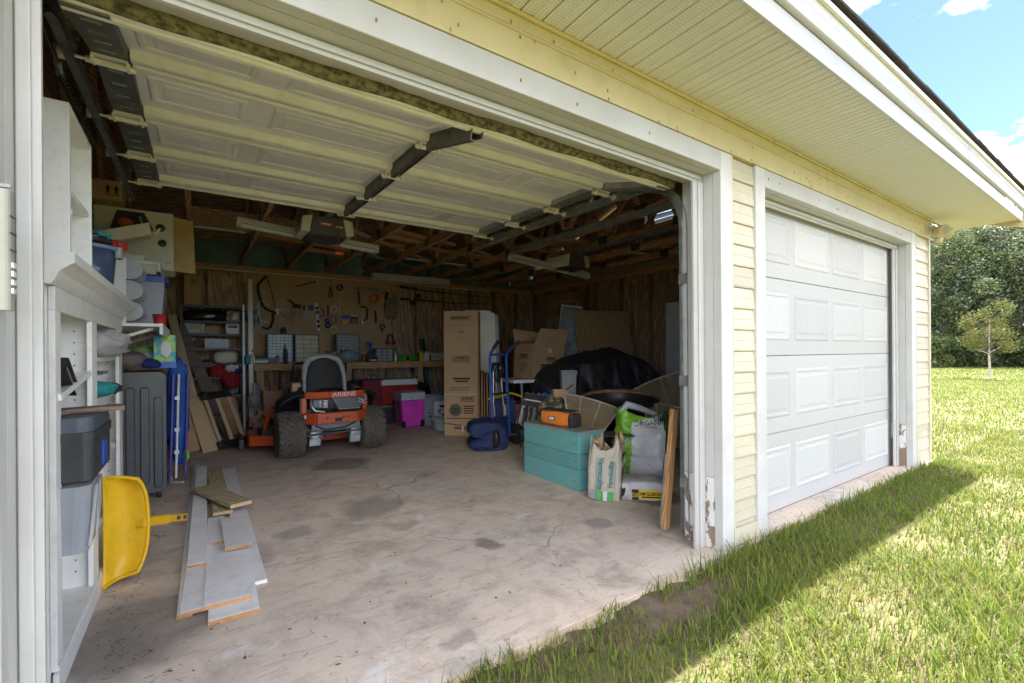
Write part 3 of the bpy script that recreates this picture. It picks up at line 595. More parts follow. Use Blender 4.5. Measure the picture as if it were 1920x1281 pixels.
t = thing('red_carton', 'narrow red carton on the lower bookcase shelf behind the toolbox', 'box', (-.46, 3.2, .591), (0, R(6), 0)); box(-.05, .05, -.11, .11, 0, .2).build('carton', m_red, t, bevel=.002); box(.0502, .0512, -.08, .08, .03, .12).build('print', m_paper, t)
# things above the bookcase
pt = at(197, 538, Z=1.436)
t = thing('storage_tub', 'round slate blue plastic tub with clear lid on top of the bookcase', 'tub', (pt.x-.06, pt.y-.05, 1.4335)); MB().lathe([(.088, 0), (.098, .015), (.11, .17), (.103, .17), (.09, .012), (0, .012)], n=28).build('bucket', M('slate_blue_plastic', (.06, .09, .16), (.04, .065, .12), .25, coat=.4), t)
MB().lathe([(0, .186), (.10, .186), (.122, .182), (.122, .168), (.112, .166)], n=28).build('lid', clear('blue_clear', (.25, .32, .5), .75), t); rbox(.105, .13, -.03, .03, .135, .185, .008).build('latch', m_grey, t)
t2 = thing('glove_bundle', 'bundle of black and teal gloves on the lid of the round tub', 'gloves', (pt.x-.06, pt.y-.06, 1.622)); lump(MB(), (-.02, 0, .025), (.11, .09, .032), .35, 6, flat=.75).build('black_glove', m_black, t2); lump(MB(), (.04, .0, .045), (.05, .05, .024), .35, 9).build('teal_glove', MATS['teal_cloth'], t2); lump(MB(), (.10, .06, .015), (.045, .04, .03), .3, 1, flat=.8).build('red_glove', m_red, t2)
MB().tube([(.11, 0, .02), (.125, 0, -.01), (.12, .0, -.06)], .004, 5).build('strap', m_black, t2)
# wall shelves beyond the bookcase
def shelf(label, x1, y0, y1, z):
    s = thing('wall_shelf', label, 'shelf', (XL, y0, z), group='white wall shelves on the left wall')
    W(box(XL+.002, x1, y0, y1, z-.02, z), 'board', m_white, s, bevel=.002); W(box(x1-.018, x1, y0, y1, z-.07, z-.021), 'front_lip', m_white, s)
    for y in (y0+.1, y1-.1): W(MB().bar((XL+.005, y, z-.25), (x1-.06, y, z-.03), .015, .02), 'bracket', m_wplast, s)
shelf('white wall shelf holding the blue lidded tote and clear drawers', -.18, 3.80, 4.85, 1.31)
shelf('white wall shelf carrying the large white fixture carton', -.22, 4.35, 5.15, 1.80)
t = thing('drawer_tower', 'white stacking tower of three rounded clear drawers', 'organizer', (-.47, 4.0, 1.3105))
W(MB().box(-.64, -.37, 3.84, 3.852, 1.311, 1.73).box(-.64, -.37, 4.148, 4.16, 1.311, 1.73).box(-.64, -.63, 3.8525, 4.1475, 1.311, 1.73).box(-.6295, -.37, 3.8525, 4.1475, 1.311, 1.32), 'frame', m_wplast, t, bevel=.002)
for k in range(3): W(MB().prism([(-.60, 1.328+.135*k)]+[(-.36+.075*math.cos(R(a)), 1.392+.135*k+.064*math.sin(R(a))) for a in range(-90, 91, 10)]+[(-.60, 1.456+.135*k)], 3.86, 4.14, 'Y', True), 'drawer', clear('frosted_drawer', (.48, .50, .53), .7), t)
t = thing('plastic_tote', 'clear plastic tote with blue lid on the white wall shelf', 'tote', (-.30, 4.42, 1.3105))
bin_(MB(), -.11, .11, -.19, .19, .001, .33, .004, .02).build('body', clear('tote_clear', (.45, .48, .55), .55), t); rbox(-.125, .125, -.205, .205, .325, .365, .03).build('lid', M('blue_lid', (.04, .06, .36), rough=.3), t, bevel=.008)
MB().lathe([(.0, .19), (.055, .07), (.06, .06), (0, .06)], (-.02, -.12, 0), 14).build('red_cone', m_red, t); lump(MB(), (0, .05, .13), (.08, .1, .12), .3, 4, flat=.9).build('contents', m_grey, t)
t = thing('picnic_carton', 'white carton of plastic trays stacked above the blue lidded tote', 'tray stack', (-.36, 4.5, 1.70))
for k in range(3): bin_(MB(), -.2+.01*k, .13-.04*k, -.13, .13, .012+.03*k, .085+.03*k, .004, .02).build('tray', m_cream_pl, t)
t = thing('fixture_carton', 'large open white carton with a printed faucet picture and one brown flap', 'box', (-.40, 4.75, 1.8005))
box(-.245, .25, -.01, .36, .001, .47).build('carton', M('white_carton', (.66, .66, .56), (.6, .6, .5), .6, scale=3), t, bevel=.002)
MB().sheet([(.251, -.008, .0), (.40, -.05, -.02), (.385, -.05, .42), (.251, -.008, .45)], .004).build('open_flap', M('tan_card', (.55, .40, .17), (.5, .36, .15), .7), t)
MB().prism([(-.15, .3), (-.11, .45), (.06, .45), (.12, .32), (.0, .26)], -.0125, -.0105, 'Y').build('print_dark', m_black, t); MB().lathe([(.0, -.013), (.05, -.013), (.05, -.0106), (0, -.0106)], (-.06, 0, .36), 16, 'Y', sy=.7).build('print_red', m_orange_ink, t)
MB().tube([(.03, -.012, .42), (.05, -.012, .33), (.13, -.012, .29), (.16, -.012, .34)], .012, 6).build('print_faucet', m_steel, t); MB().lathe([(0, -.013), (.032, -.013), (.032, -.0106), (0, -.0106)], (.165, 0, .345), 14, 'Y').build('print_ring', m_dark, t); MB().lathe([(0, -.013), (.03, -.013), (.03, -.0106), (0, -.0106)], (.175, 0, .22), 14, 'Y').build('handle_hole', m_dark, t)
box(.19, .24, -.0125, -.0105, .05, .075).build('print_label', m_paper, t); text('8.05', .02, m_ink, t, FRONT(.215, -.0127, .062))
t = thing('arrow_carton', 'small brown carton printed with two up arrows high in the left corner', 'box', (-.53, 4.55, 2.272)); box(-.1, .075, 0, .2, .0, .145).build('carton', m_card, t, bevel=.002)
for x in (-.01, .04): MB().prism([(x-.008, .05), (x+.008, .05), (x+.008, .085), (x+.018, .085), (x, .11), (x-.018, .085), (x-.008, .085)], -.002, -.0005, 'Y').build('arrow', m_ink, t)
box(-.03, .06, -.002, -.0005, .036, .042).build('arrow_bar', m_ink, t)
t = thing('angled_tray', 'cream plastic drip tray tilted in front of the white carton', 'tray', (-.42, 4.52, 1.97), (0, R(-20), 0)); bin_(MB(), -.22, .17, -.1, .1, .0, .085, .004, .02).build('tray', m_cream_pl, t, bevel=.003)
t = thing('red_jar_lid_tub', 'red plastic tub under the tilted cream tray', 'tub', (-.22, 4.26, 1.312)); MB().lathe([(.035, 0), (.045, .09), (.04, .09), (.03, .005), (0, .005)], n=16).build('tub', m_red, t)
t = thing('red_bowl', 'red plastic bowl beside the blue lidded tote', 'bowl', (-.47, 4.28, 1.738)) if False else None
t = thing('green_tub', 'clear food tub with bright green lid in the dark under the shelf', 'tub', (-.34, 4.75, 1.0)); MB().lathe([(.07, .0), (.085, .15), (.078, .15), (.066, .004), (0, .004)], n=20).build('tub', clear('tub_clear', (.5, .52, .45), .8), t); MB().lathe([(.09, .15), (.092, .17), (0, .172)], n=20).build('lid', M('lime', (.16, .55, .04), rough=.4), t); MB().lathe([(.04, -.0855), (.04, -.084), (0, -.084)], (.02, 0, .08), 12, 'Y').build('sticker', m_paper, t)
t = thing('toy_carton', 'bright blue and green toy carton standing on the suitcase', 'box', (-.20, 4.62, 1.0)); box(-.075, .065, -.07, .07, 0, .26).build('carton', M('toy_print', (.06, .35, .55), (.35, .6, .08), .4, scale=9, ramp=(.45, .55)), t, bevel=.002); box(-.0755, .0655, -.0708, -.0702, .0, .05).build('band', m_blue, t); lump(MB(), (0, -.072, .15), (.035, .004, .06), .2, 3).build('print', m_paper, t)
t = thing('stuffed_sacks', 'grey and blue fabric sacks heaped on top of the suitcase', 'bags', (-.43, 4.55, 1.0)); lump(MB(), (0, -.02, .06), (.12, .12, .075), .3, 8, flat=.8).build('grey_sack', M('taupe_cloth', (.18, .15, .13), (.11, .09, .08), .85), t); lump(MB(), (.13, -.05, .035), (.07, .06, .04), .3, 3, flat=.8).build('blue_sack', M('navy_cloth', (.015, .03, .16), rough=.8), t)
# ---- suitcase
t = thing('suitcase', 'dark grey hard shell suitcase standing upright beside the bookcase', 'suitcase', (-.42, 4.60, 0), (R(2), 0, R(4)))
s = rbox(-.22, .215, -.15, .14, .055, .98, .05, 'Y', 6).build('shell', M('graphite_shell', (.105, .11, .12), (.085, .09, .10), .36, coat=.2), t, bevel=.02)
for x in (-.165, -.085, -.0, .085, .165): rbox(x-.028, x+.028, -.1535, -.15, .13 if abs(x) < .1 else .09, .87 if abs(x) < .1 else .79, .024, 'Y').build('groove_shade', m_black, s)  # black strips behind the ribs, standing in for the shade of grooves
for x in (-.165, -.085, -.0, .085, .165): rbox(x-.022, x+.022, -.168, -.15, .14 if abs(x) < .1 else .10, .86 if abs(x) < .1 else .78, .017, 'Y').build('rib', MATS['graphite_shell'], s, bevel=.003)
MB().tube([(-.02+.0, -.02, .97), (-.02, -.02, 1.02), (.0, -.02, 1.03), (-.16, -.02, 1.03), (-.18, -.02, .97)], .012, 8).build('carry_handle', m_black, t)
MB().tube([(-.19, -.15, .9), (-.19, -.19, .92), (-.19, -.19, .76), (-.19, -.15, .75)], .014, 8).build('side_handle', m_black, t)
for x in (-.17, .17):
    for y in (-.11, .1): MB().lathe([(.0, -.014), (.027, -.014), (.027, .014), (0, .014)], (x, y, .0272), 14, 'X').build('wheel', m_black, t); box(x-.018, x+.018, y-.015, y+.015, .04, .06).build('wheel_fork', m_dark, t)
# ---- folded blue camp chair
t = thing('folded_camp_chair', 'folded blue canvas camp chair with purple and white tubes against the suitcase', 'camp chair', (-.145, 5.12, 0), (R(-3), R(1), R(8)))
lump(MB(), (0, .03, .64), (.085, .075, .40), .18, 4, 20, 18, 3, sq=3).build('canvas', M('royal_blue_canvas', (.02, .12, .48), (.01, .06, .28), .75, scale=6), t); lump(MB(), (.01, .02, .26), (.05, .05, .14), .3, 2).build('carry_bag', MATS['royal_blue_canvas'], t)
for x, y, m_ in ((-.06, -.07, 'p'), (-.02, -.075, 'w'), (.05, -.06, 'p')): MB().tube([(x, y, .012), (x+.015, y, .93)], .010, 8).build('tube', M('purple_tube', (.12, .08, .36), rough=.3) if m_ == 'p' else m_wplast, t)
for z in (.22, .42, .7): box(-.035, -.0, -.095, -.06, z, z+.03).build('clip', m_wplast, t)
MB().tube([(-.055, -.07, .02), (-.075, -.3, .012), (.0, -.36, .012)], .009, 6).build('foot_rail', m_wplast, t); lump(MB(), (.06, -.03, .20), (.025, .02, .05), .3, 3).build('tag', MATS['lime'], t)
# ---- leaning lumber left of the metal rack
def lean(name, label, foot, top, w, th, mat, cat='board', up=None, part='board'):
    """board standing on 'foot' (centre of bottom edge) leaning to 'top'"""
    f, tp = Vector(foot), Vector(top); d = (tp-f); ln = d.length; d.normalize()
    t = thing(name, label, cat, f)
    side = Vector(up) if up else Vector((1, 0, 0)); nrm = d.cross(side).normalized(); side = nrm.cross(d).normalized()
    Mx = Matrix((side, nrm, d)).transposed().to_4x4()
    o = box(-w/2, w/2, -th/2, th/2, .01+th*.3, ln).build(part, mat, t, bevel=.0015); o.matrix_local = Mx; return t, o, Mx, ln
lean('long_stud', 'long pale stud leaning towards the left corner of the metal rack', at(372, 850, Z=0)+Vector((.08, .35, 0)), at(322, 592, Y=7.4), .09, .038, m_pine, 'lumber')
t, o, Mx, ln = lean('flat_carton', 'flattened brown carton standing among the boards near the camp chair', at(358, 848, Z=0)+Vector((0, -.08, 0)), at(334, 715, Y=7.0), .17, .03, m_card, 'box', part='carton')
lean('birch_shelf_board', 'wide tan shelf board leaning in front of the folded dollies', at(398, 848, Z=0), at(365, 745, Y=6.75), .17, .018, m_pine)
lean('grey_trim_board', 'thin tan trim board tucked beside the flattened carton', at(378, 843, Z=0), at(350, 700, Y=7.3), .06, .018, m_lumberz)
lean('veneer_sheet', 'dark brown veneer panel leaning against the metal rack', at(452, 815, Z=0)-Vector((.06, .05, 0)), at(420, 735, Y=7.5), .2, .014, m_card, up=(1, .1, 0))
lean('white_ironing_strip', 'long white and brown ironing board folded flat against the metal rack', at(430, 815, Z=0), at(335, 610, Y=7.55), .14, .03, M('taupe_board', (.20, .155, .13), (.16, .12, .10), .7), 'ironing board')
# furniture dollies: three pine rails on black end blocks with casters
def dolly(label, foot, top, grp):
    f, tp = Vector(foot), Vector(top); d = tp-f; ln = d.length; d.normalize(); side = Vector((1, .15, 0)); nrm = d.cross(side).normalized(); side = nrm.cross(d).normalized()
    t = thing('furniture_dolly', label, 'dolly', f, Matrix((side, nrm, d)).transposed().to_euler(), grp)
    for x in (-.12, 0, .12): box(x-.019, x+.019, -.012, .012, .03, ln-.03).build('rail', m_pine, t, bevel=.002)
    for z in (.06, ln-.06):
        box(-.165, .165, -.026, -.0125, z-.05, z+.05).build('end_block', m_black, t, bevel=.004)
        for x in (-.12, .12): MB().lathe([(.0, -.013), (.034, -.013), (.036, 0), (.034, .013), (0, .013)], (x, -.065, z), 14, 'X').build('caster', m_black, t); box(x-.018, x+.018, -.064, -.0265, z-.02, z+.02).build('caster_fork', m_steel, t)
    return t
dolly('pine railed furniture dolly with black casters standing against the metal rack', at(440, 842, Z=0)+Vector((0, -.04, .02)), at(402, 735, Y=6.72), None)
# ================================================================== dark metal rack at the back
RK = thing('metal_rack', 'tall grey metal shelving rack with perforated white post at the back left', 'shelving', (.18, 7.6, 0))
for x in (-.17, .535):
    for y in (7.42, 7.84): W(MB().box(x, x+.028, y, y+.004, .0, 1.80).box(x, x+.004, y+.0045, y+.03, 0, 1.80), 'post', m_wplast if (x > 0 and y < 7.6) else m_dark, RK)
zs = [.12, .30, .55, .80, .965, 1.19, 1.385, 1.56, 1.765]
for z in zs[:]: W(MB().box(-.165, .532, 7.43, 7.84, z-.006, z).box(-.165, .532, 7.426, 7.43, z-.03, z), 'shelf', m_dark, RK)
for k in range(14): W(MB().lathe([(.0045, -.001), (.0045, 0)], (.549, 7.4195, .14+.12*k), 6, 'Y'), 'post_hole', m_black, RK)
def onrack(name, label, cat, px, py, z, y=7.5): p = at(px, py, Y=y); return thing(name, label, cat, (p.x, y+.06, z+.001))
t = onrack('black_sheeting', 'folded black plastic sheeting on the top tier of the metal rack', 'plastic sheet', 385, 590, 1.56); lump(MB(), (0, .08, .075), (.25, .12, .085), .2, 5, 30, 12, 3, flat=.9, sq=3).build('fold', M('black_poly', (.012, .012, .012), (.03, .03, .03), .2, coat=.3), t)
t = onrack('printed_bag', 'white printed food bag at the right end of the top rack tier', 'bag', 438, 590, 1.56); lump(MB(), (0, .04, .075), (.085, .06, .085), .15, 7, flat=.9, sq=4).build('bag', M('bag_print', (.6, .6, .55), (.35, .05, .05), .4, scale=14, ramp=(.48, .56)), t)
t = onrack('flat_shoe_box', 'pale flat carton on the second tier of the metal rack', 'box', 362, 620, 1.385); box(-.13, .14, 0, .2, 0, .14).build('carton', M('pale_card', (.55, .55, .42), rough=.7), t, bevel=.002); box(-.04, .07, -.0015, 0, .03, .06).build('label', m_paper, t)
t = onrack('tape_carton', 'small brown carton with an orange tape roll on it on the rack', 'box', 398, 620, 1.385); box(-.085, .08, 0, .15, 0, .11).build('carton', m_card, t); MB().tube([(.03*math.cos(a), .02, .13+.03*math.sin(a)) for a in [i*.524 for i in range(12)]], .012, 6, closed=True).build('tape_roll', m_orange, t)
t = onrack('radio', 'small white box radio with black grille on the rack', 'radio', 436, 620, 1.385); box(-.075, .085, .02, .14, 0, .15).build('case', m_wplast, t, bevel=.005); box(-.055, .065, .016, .0195, .09, .125).build('grille', m_dark, t)
t = onrack('joint_compound_pail', 'white pail with dark red label on the third rack tier', 'pail', 356, 645, 1.19); MB().lathe([(.06, .0), (.068, .12), (.072, .12), (.072, .13), (0, .13)], (0, .08, 0), 18).build('pail', m_wplast, t); MB().lathe([(.0625, .025), (.0672, .10)], (0, .08, 0), 18).build('label', m_red, t)
t = onrack('wire_tangle_box', 'clear box of white cables and wraps on the third rack tier', 'box', 405, 645, 1.19); bin_(MB(), -.13, .15, 0, .2, 0, .13, .004).build('box', clear('box_clear', (.35, .35, .35), .5), t)
for k in range(5): lump(MB(), (-.09+.055*k, .06+.02*(k % 2), .05+.012*k), (.04, .05, .035), .4, 10+k, 10, 7).build('wrap', m_grey if k % 2 else m_paper, t)
t = onrack('frying_pan', 'dark pan on a round wooden tray on the fourth rack tier', 'pan', 375, 677, .966); MB().lathe([(.13, 0), (.135, .03), (.125, .03), (.12, .008), (0, .008)], (0, .12, .0), 22).build('tray', m_lumberx, t); MB().lathe([(.09, .031), (.12, .07), (.11, .07), (.085, .04), (0, .04)], (.02, .12, .0), 22).build('pan', m_black, t); MB().bar((.1, .05, .06), (.02, -.01, .075), .02, .01).build('handle', m_steel, t)
t = onrack('plastic_basin', 'big pale plastic basin lying on the fourth rack tier', 'basin', 420, 665, .966); lump(MB(), (.03, .15, .1), (.15, .1, .10), .05, 2, flat=.95, sq=3).build('basin', m_cream_pl, t)
t = onrack('red_tote_bag', 'crumpled red and navy tote bag spilling off the rack with white tissue', 'bag', 420, 700, .80, 7.40); lump(MB(), (-.05, .0, .07), (.13, .1, .10), .3, 5, 24, 14, flat=.85).build('red_cloth', M('red_cloth', (.38, .02, .025), (.24, .015, .02), .8, scale=7), t)
lump(MB(), (.09, -.05, .0), (.11, .06, .16), .3, 12, 24, 14).build('hanging_fold', MATS['red_cloth'], t); lump(MB(), (.09, -.10, .12), (.08, .03, .05), .5, 3, 18, 10, 5).build('tissue', m_paper, t); lump(MB(), (.16, -.08, .08), (.06, .04, .045), .4, 6).build('navy_print', MATS['navy_cloth'], t)
for k, (z, lb) in enumerate(((.55, 'grey plastic wrapped bundle on the low rack tier'), (.30, 'grey wrapped bundle on the second lowest rack tier'), (.12, 'dark wrapped bundle on the lowest rack tier'))):
    t = onrack('wrapped_bundle', lb, 'bundle', 436, 770, z); lump(MB(), (0, .14, .07), (.1, .1, .075), .2, 20+k, flat=.9, sq=3).build('bundle', m_grey if k < 2 else m_dark, t)
t = thing('brown_carton', 'brown carton with black printed mark standing on top of the metal rack', 'box', (-.03, 7.6, 1.7655)); box(-.1, .095, 0, .2, 0, .42).build('carton', m_card, t, bevel=.002)
MB().box(-.03, .06, -.0015, 0, .365, .37).box(-.03, .06, -.0015, 0, .31, .315).box(-.03, -.025, -.0015, 0, .3155, .3645).box(.055, .06, -.0015, 0, .3155, .3645).box(-.015, .045, -.0015, 0, .33, .336).box(-.015, .045, -.0015, 0, .345, .351).build('print', m_ink, t)
t = thing('glass_jar', 'small glass jar on top of the brown carton', 'jar', (-.05, 7.7, 2.186)); MB().lathe([(.05, 0), (.055, .01), (.055, .035), (.05, .04)], n=16).build('jar', m_clear, t); MB().lathe([(.052, .0405), (.052, .052), (0, .052)], n=16).build('lid', m_steel, t)
t = thing('closet_panel', 'rough plywood offcut leaning on the back wall above the rack', 'plywood', (.28, 7.86, 1.7655)); box(-.14, .26, .0, .018, .0, .52).build('sheet', m_ply, t)
lean('white_trim_post', 'white square trim post standing beside the pegboard', (.63, 7.36, 0), (.63, 7.42, 2.16), .055, .055, m_wplast, 'post', part='post')
t = thing('white_conduit', 'long white conduit strip running along the top of the back wall', 'conduit', (2.3, 7.92, 2.355)); W(MB().box(-.3, 4.9, 7.918, 7.94, 2.335, 2.352), 'strip', m_wplast, t); W(MB().box(.602, .618, 7.918, 7.935, 2.17, 2.334), 'drop', m_wplast, t)
# ================================================================== yellow scoop shovel
t = thing('scoop_shovel', 'big yellow plastic scoop shovel propped against the bookcase with its handle out', 'shovel', (0, 0, 0))
# scoop face upright, plane roughly facing the camera; corners from the photograph at the bookcase front
O = Vector((-.36, 2.86, 0)); 
def scoop(u, v):
    # u along the blade width (vertical-ish), v from lip to handle side; shallow curved pan
    z = .012+.515*u; x = -.370+.165*v*(1-.22*abs(2*u-1)**3); d = .085*math.sin(math.pi*min(1, v*.72+.28))**1.2
    e = .05*(abs(2*u-1)**6)
    return (x, 2.845+.10*v+d*.9-e*.9, z+.03*v*(1-2*u))
sc = MB().grid(scoop, 24, 16).build('scoop', m_yellow, t, solid=.006)
rim = [scoop(0, v/8) for v in range(9)]+[scoop(u/12, 1) for u in range(1, 12)]+[scoop(1, 1-v/8) for v in range(9)]
MB().tube(rim, .009, 8).build('rim', m_yellow, t)
hp = Vector(scoop(.5, 1)); he = at(349, 969, Y=3.30)
MB().bar(hp-Vector((.03, 0, 0)), hp+(he-hp)*.45, .045, .05).bar(hp+(he-hp)*.44, he, .022, .042).build('handle', m_yellow, t, bevel=.008)
for k in (.72, .9): q = hp+(he-hp)*k; box(-.022, .022, -.013, .013, -.012, .012, T=Matrix.Translation(q) @ (he-hp).to_track_quat('X', 'Z').to_matrix().to_4x4()).build('grip_hole', m_dark, t, bevel=.006)
# ================================================================== boards piled on the floor
RNDL = random.Random(21)
m_grayb = M('primed_board', (.80, .80, .82), (.73, .73, .75), .55, scale=4, dirt=((.3, .28, .25), .3, 14))
m_chip = M('raw_wood_edge', (.50, .27, .11), (.38, .19, .075), .8, scale=30)
m_greenply = M('treated_wood', (.54, .46, .29), (.38, .31, .18), .65, kind='wood', scale=4, stretch=(6, .6, 6), bump=.08)
def floorboard(label, a, b, w, th, z, mat, tip=None, tilt=0, name='floor_board'):
    a, b = Vector((a[0], a[1], 0)), Vector((b[0], b[1], 0)); d = b-a; ln = d.length; t = thing(name, label, 'board', (a.x, a.y, z+.001), (R(tilt), 0, math.atan2(-d.x, d.y)))
    box(-w/2, w/2, .0025, ln, 0, th).build('board', mat, t, bevel=.0015)
    box(-w/2+.001, w/2-.001, .0, .002, .001, th-.001).build('raw_end', tip or m_chip, t); return t
def q(px, py, z=0): v = at(px, py, Z=z); return (v.x, v.y)
floorboard('longest grey primed trim board, leftmost in the floor pile', q(346, 1160), q(368, 874), .055, .016, 0, m_grayb)
floorboard('broken white baseboard with torn wood edge at the near left of the pile', q(364, 1150, .02), q(382, 985, .02), .105, .014, .017, m_grayb)
floorboard('second long grey primed baseboard lying over the broken one', q(369, 1062, .035), q(378, 876, .035), .085, .014, .032, m_grayb)
floorboard('green stained treated board under the crossing short plank', q(418, 965, .02), q(402, 880, .02), .115, .022, .018, m_greenply, m_pine)
t = floorboard('short green stained plank laid crosswise on top of the pile', q(453, 950, .06), q(378, 918, .06), .14, .025, .062, m_greenply, m_pine)
floorboard('long white shelf board on the right edge of the floor pile', q(478, 1095, .01), q(428, 880, .01), .105, .018, 0, m_grayb, m_paper)
floorboard('near white square board with raw front edge, lowest at the pile end', q(440, 1158, .01), q(430, 1030, .01), .185, .02, .0, m_grayb, m_chip)
floorboard('white square offcut lying second from the pile end', q(428, 1122, .05), q(425, 1045, .05), .18, .018, .021, m_grayb, m_chip)
floorboard('white offcut turned askew in the middle of the pile', q(448, 1024, .055), q(436, 970, .055), .13, .016, .04, m_grayb, m_chip)
floorboard('small white offcut under the askew one', q(405, 1015, .04), q(405, 968, .04), .09, .016, .019, m_grayb, m_chip)
floorboard('white middle board under the square offcuts', q(425, 1068, .02), q(425, 975, .02), .2, .018, .0, m_grayb, m_chip)
def inkbars(t, x, y, z, ws, h, dz=None, mat=None, name='print'):
    m = MB(); dz = dz or h*1.7
    for i, w in enumerate(ws): m.box(x, x+w, y-.001, y, z-dz*i-h, z-dz*i)
    return m.build(name, mat or m_ink, t)
# ================================================================== pegboard and its tools
PGY = 7.93
PGB = thing('pegboard', 'brown pegboard sheet covering the back wall above the workbench', 'pegboard', (.62, PGY, .97)); box(0, 2.23, 0, .006, 0, 1.36).build('sheet', m_peg, PGB)
for k in (1.22,): box(k-.002, k+.002, -.0008, -.0001, 0, 1.36).build('seam', m_dark, PGB)
def pb(px, py, d=.02): return at(px, py, Y=PGY-d)
def tool(name, label, cat, px, py): p = pb(px, py); t = thing(name, label, cat, p); return t
def pt_(t, name, pts, r, mat, n=6, closed=False, d=.02, bev=0):
    o = Vector(t.location); r = [q*1.35 for q in r] if isinstance(r, list) else r*1.35; mb = MB().tube([pb(*p, d)-o for p in pts], r, n, closed=closed); return mb.build(name, mat, t)
def bx_(t, name, x0, y0, x1, y1, th, mat, d=.02, bevel=0):
    """flat box spanning two photo corners on the board"""
    a, b = pb(x0, y0, d), pb(x1, y1, d); o = Vector(t.location)
    return box(a.x-o.x, b.x-o.x, -th/2, th/2, b.z-o.z, a.z-o.z).build(name, mat, t, bevel=bevel)
def pl_(t, name, poly, th, mat, d=.015):
    o = Vector(t.location); return MB().prism([((pb(*p, d)-o).x, (pb(*p, d)-o).z) for p in poly], -th/2, th/2, 'Y').build(name, mat, t)
def ring(cx, cy, r, n=14): return [(cx+r*math.cos(2*math.pi*i/n), cy+r*math.sin(2*math.pi*i/n)) for i in range(n)]
t = tool('bow_saw', 'large black bow saw hanging at the left of the pegboard', 'saw', 495, 570); pt_(t, 'frame', [(500, 518), (493, 524), (484, 534), (484, 546), (488, 560), (493, 574), (500, 580), (512, 585), (518, 587)], .016, m_black); pt_(t, 'blade', [(500, 519), (510, 548), (516, 580)], .006, m_dark); bx_(t, 'clamp', 516, 578, 523, 589, .02, m_wplast)
t = tool('hacksaw', 'pale framed hacksaw hanging below the bow saw', 'saw', 490, 600); pt_(t, 'frame', [(505, 576), (497, 568), (488, 565), (482, 568), (484, 580), (488, 600), (492, 613)], .012, m_cream_pl); pt_(t, 'handle', [(492, 613), (500, 617), (508, 613), (512, 600), (512, 585)], .016, m_black); pt_(t, 'trigger', [(493, 600), (498, 606), (502, 602)], .01, m_wplast)
t = tool('coping_saw', 'small wire coping saw with yellow handle on the pegboard', 'saw', 500, 545); pt_(t, 'frame', [(488, 540), (494, 548), (500, 547), (508, 543), (512, 541)], .005, m_steel); pt_(t, 'handle', [(513, 542), (518, 552)], .010, m_yellow)
t = tool('rubber_gloves', 'blue and white cleaning cloth hanging by the white post', 'cloth', 475, 595); lump(MB(), (0, 0, 0), (.1, .02, .13), .35, 6, 18, 12, 3).build('cloth', M('cloth_teal_white', (.10, .22, .25), (.5, .5, .48), .8, scale=10, ramp=(.48, .55)), t)
t = tool('speed_square', 'aluminium triangular speed square on the pegboard', 'square', 535, 590)
for pts in ([(523, 580), (543, 580), (543, 601)],): pt_(t, 'frame', pts+[pts[0]], .007, m_steel); pt_(t, 'rib', [(530, 583), (540, 592), (540, 583)], .004, m_steel)
t = tool('claw_hammer', 'dark claw hammer hanging head up on the pegboard', 'hammer', 549, 590); pt_(t, 'handle', [(549, 575), (550, 608)], .012, m_lumberz); pt_(t, 'head', [(538, 565), (543, 563), (549, 568), (552, 574)], [.008, .012, .016, .016], m_black)
t = tool('rubber_mallet', 'black headed mallet with pale handle on the pegboard', 'mallet', 557, 590); pt_(t, 'head', [(549, 573), (564, 575)], .026, m_black, 10); pt_(t, 'handle', [(557, 578), (553, 598)], .009, m_pine)
t = tool('framing_hammer', 'long handled hammer hung sideways near the top of the pegboard', 'hammer', 575, 535); pt_(t, 'handle', [(556, 537), (592, 528)], .008, m_dark); pt_(t, 'head', [(591, 523), (594, 528), (597, 534)], .012, m_steel)
t = tool('spirit_level', 'white spirit level hanging upright in the middle of the pegboard', 'level', 595, 595); a = [(589, 569), (595, 569), (600, 620), (594, 620)]; pl_(t, 'body', a, .03, m_wplast)
for y in (578, 586, 603, 612): bx_(t, 'vial_window', 591+(y-578)*.1, y-3, 596+(y-578)*.1, y+3, .034, m_black)
t = tool('half_round_clamp', 'dark half round caliper next to the spirit level', 'caliper', 602, 586); pt_(t, 'arc', [(599, 594), (606, 592), (608, 585), (604, 579), (600, 578)], .008, m_dark)
t = tool('red_rule', 'short dark red folding rule on the pegboard', 'rule', 615, 585); bx_(t, 'rule', 613, 572, 617, 594, .012, m_red)
for cx, cy, r, lb, mt in ((625, 580, 6, 'uppermost cream tape roll hanging on the pegboard', m_cream_pl), (625, 599, 6, 'middle cream tape roll hanging on the pegboard', m_grey), (625, 619, 6, 'lowest cream tape roll on the pegboard above the drawers', m_cream_pl), (613, 601, 3, 'small blue tape roll on the pegboard', m_blue), (615, 610, 4, 'small black tape roll under the blue one', m_black)):
    t = tool('tape_roll', lb, 'tape', cx, cy); pt_(t, 'roll', ring(cx, cy, r), .012, mt, 6, True)
t = tool('wall_thermometer', 'long rod with round dark dial head on the pegboard', 'gauge', 637, 565); pt_(t, 'rod', [(637, 545), (636, 592)], .006, m_steel); pt_(t, 'dial', ring(637, 539, 5), .012, m_dark, 6, True); pt_(t, 'cross', [(633, 539), (641, 539)], .006, m_dark)
t = tool('blister_pack', 'clear blister pack with yellow parts and blue header on the pegboard', 'packet', 647, 600); bx_(t, 'bag', 639, 591, 656, 611, .012, m_clear); bx_(t, 'header', 640, 592, 655, 597, .015, m_blue); bx_(t, 'contents', 642, 600, 652, 609, .018, m_yellow)
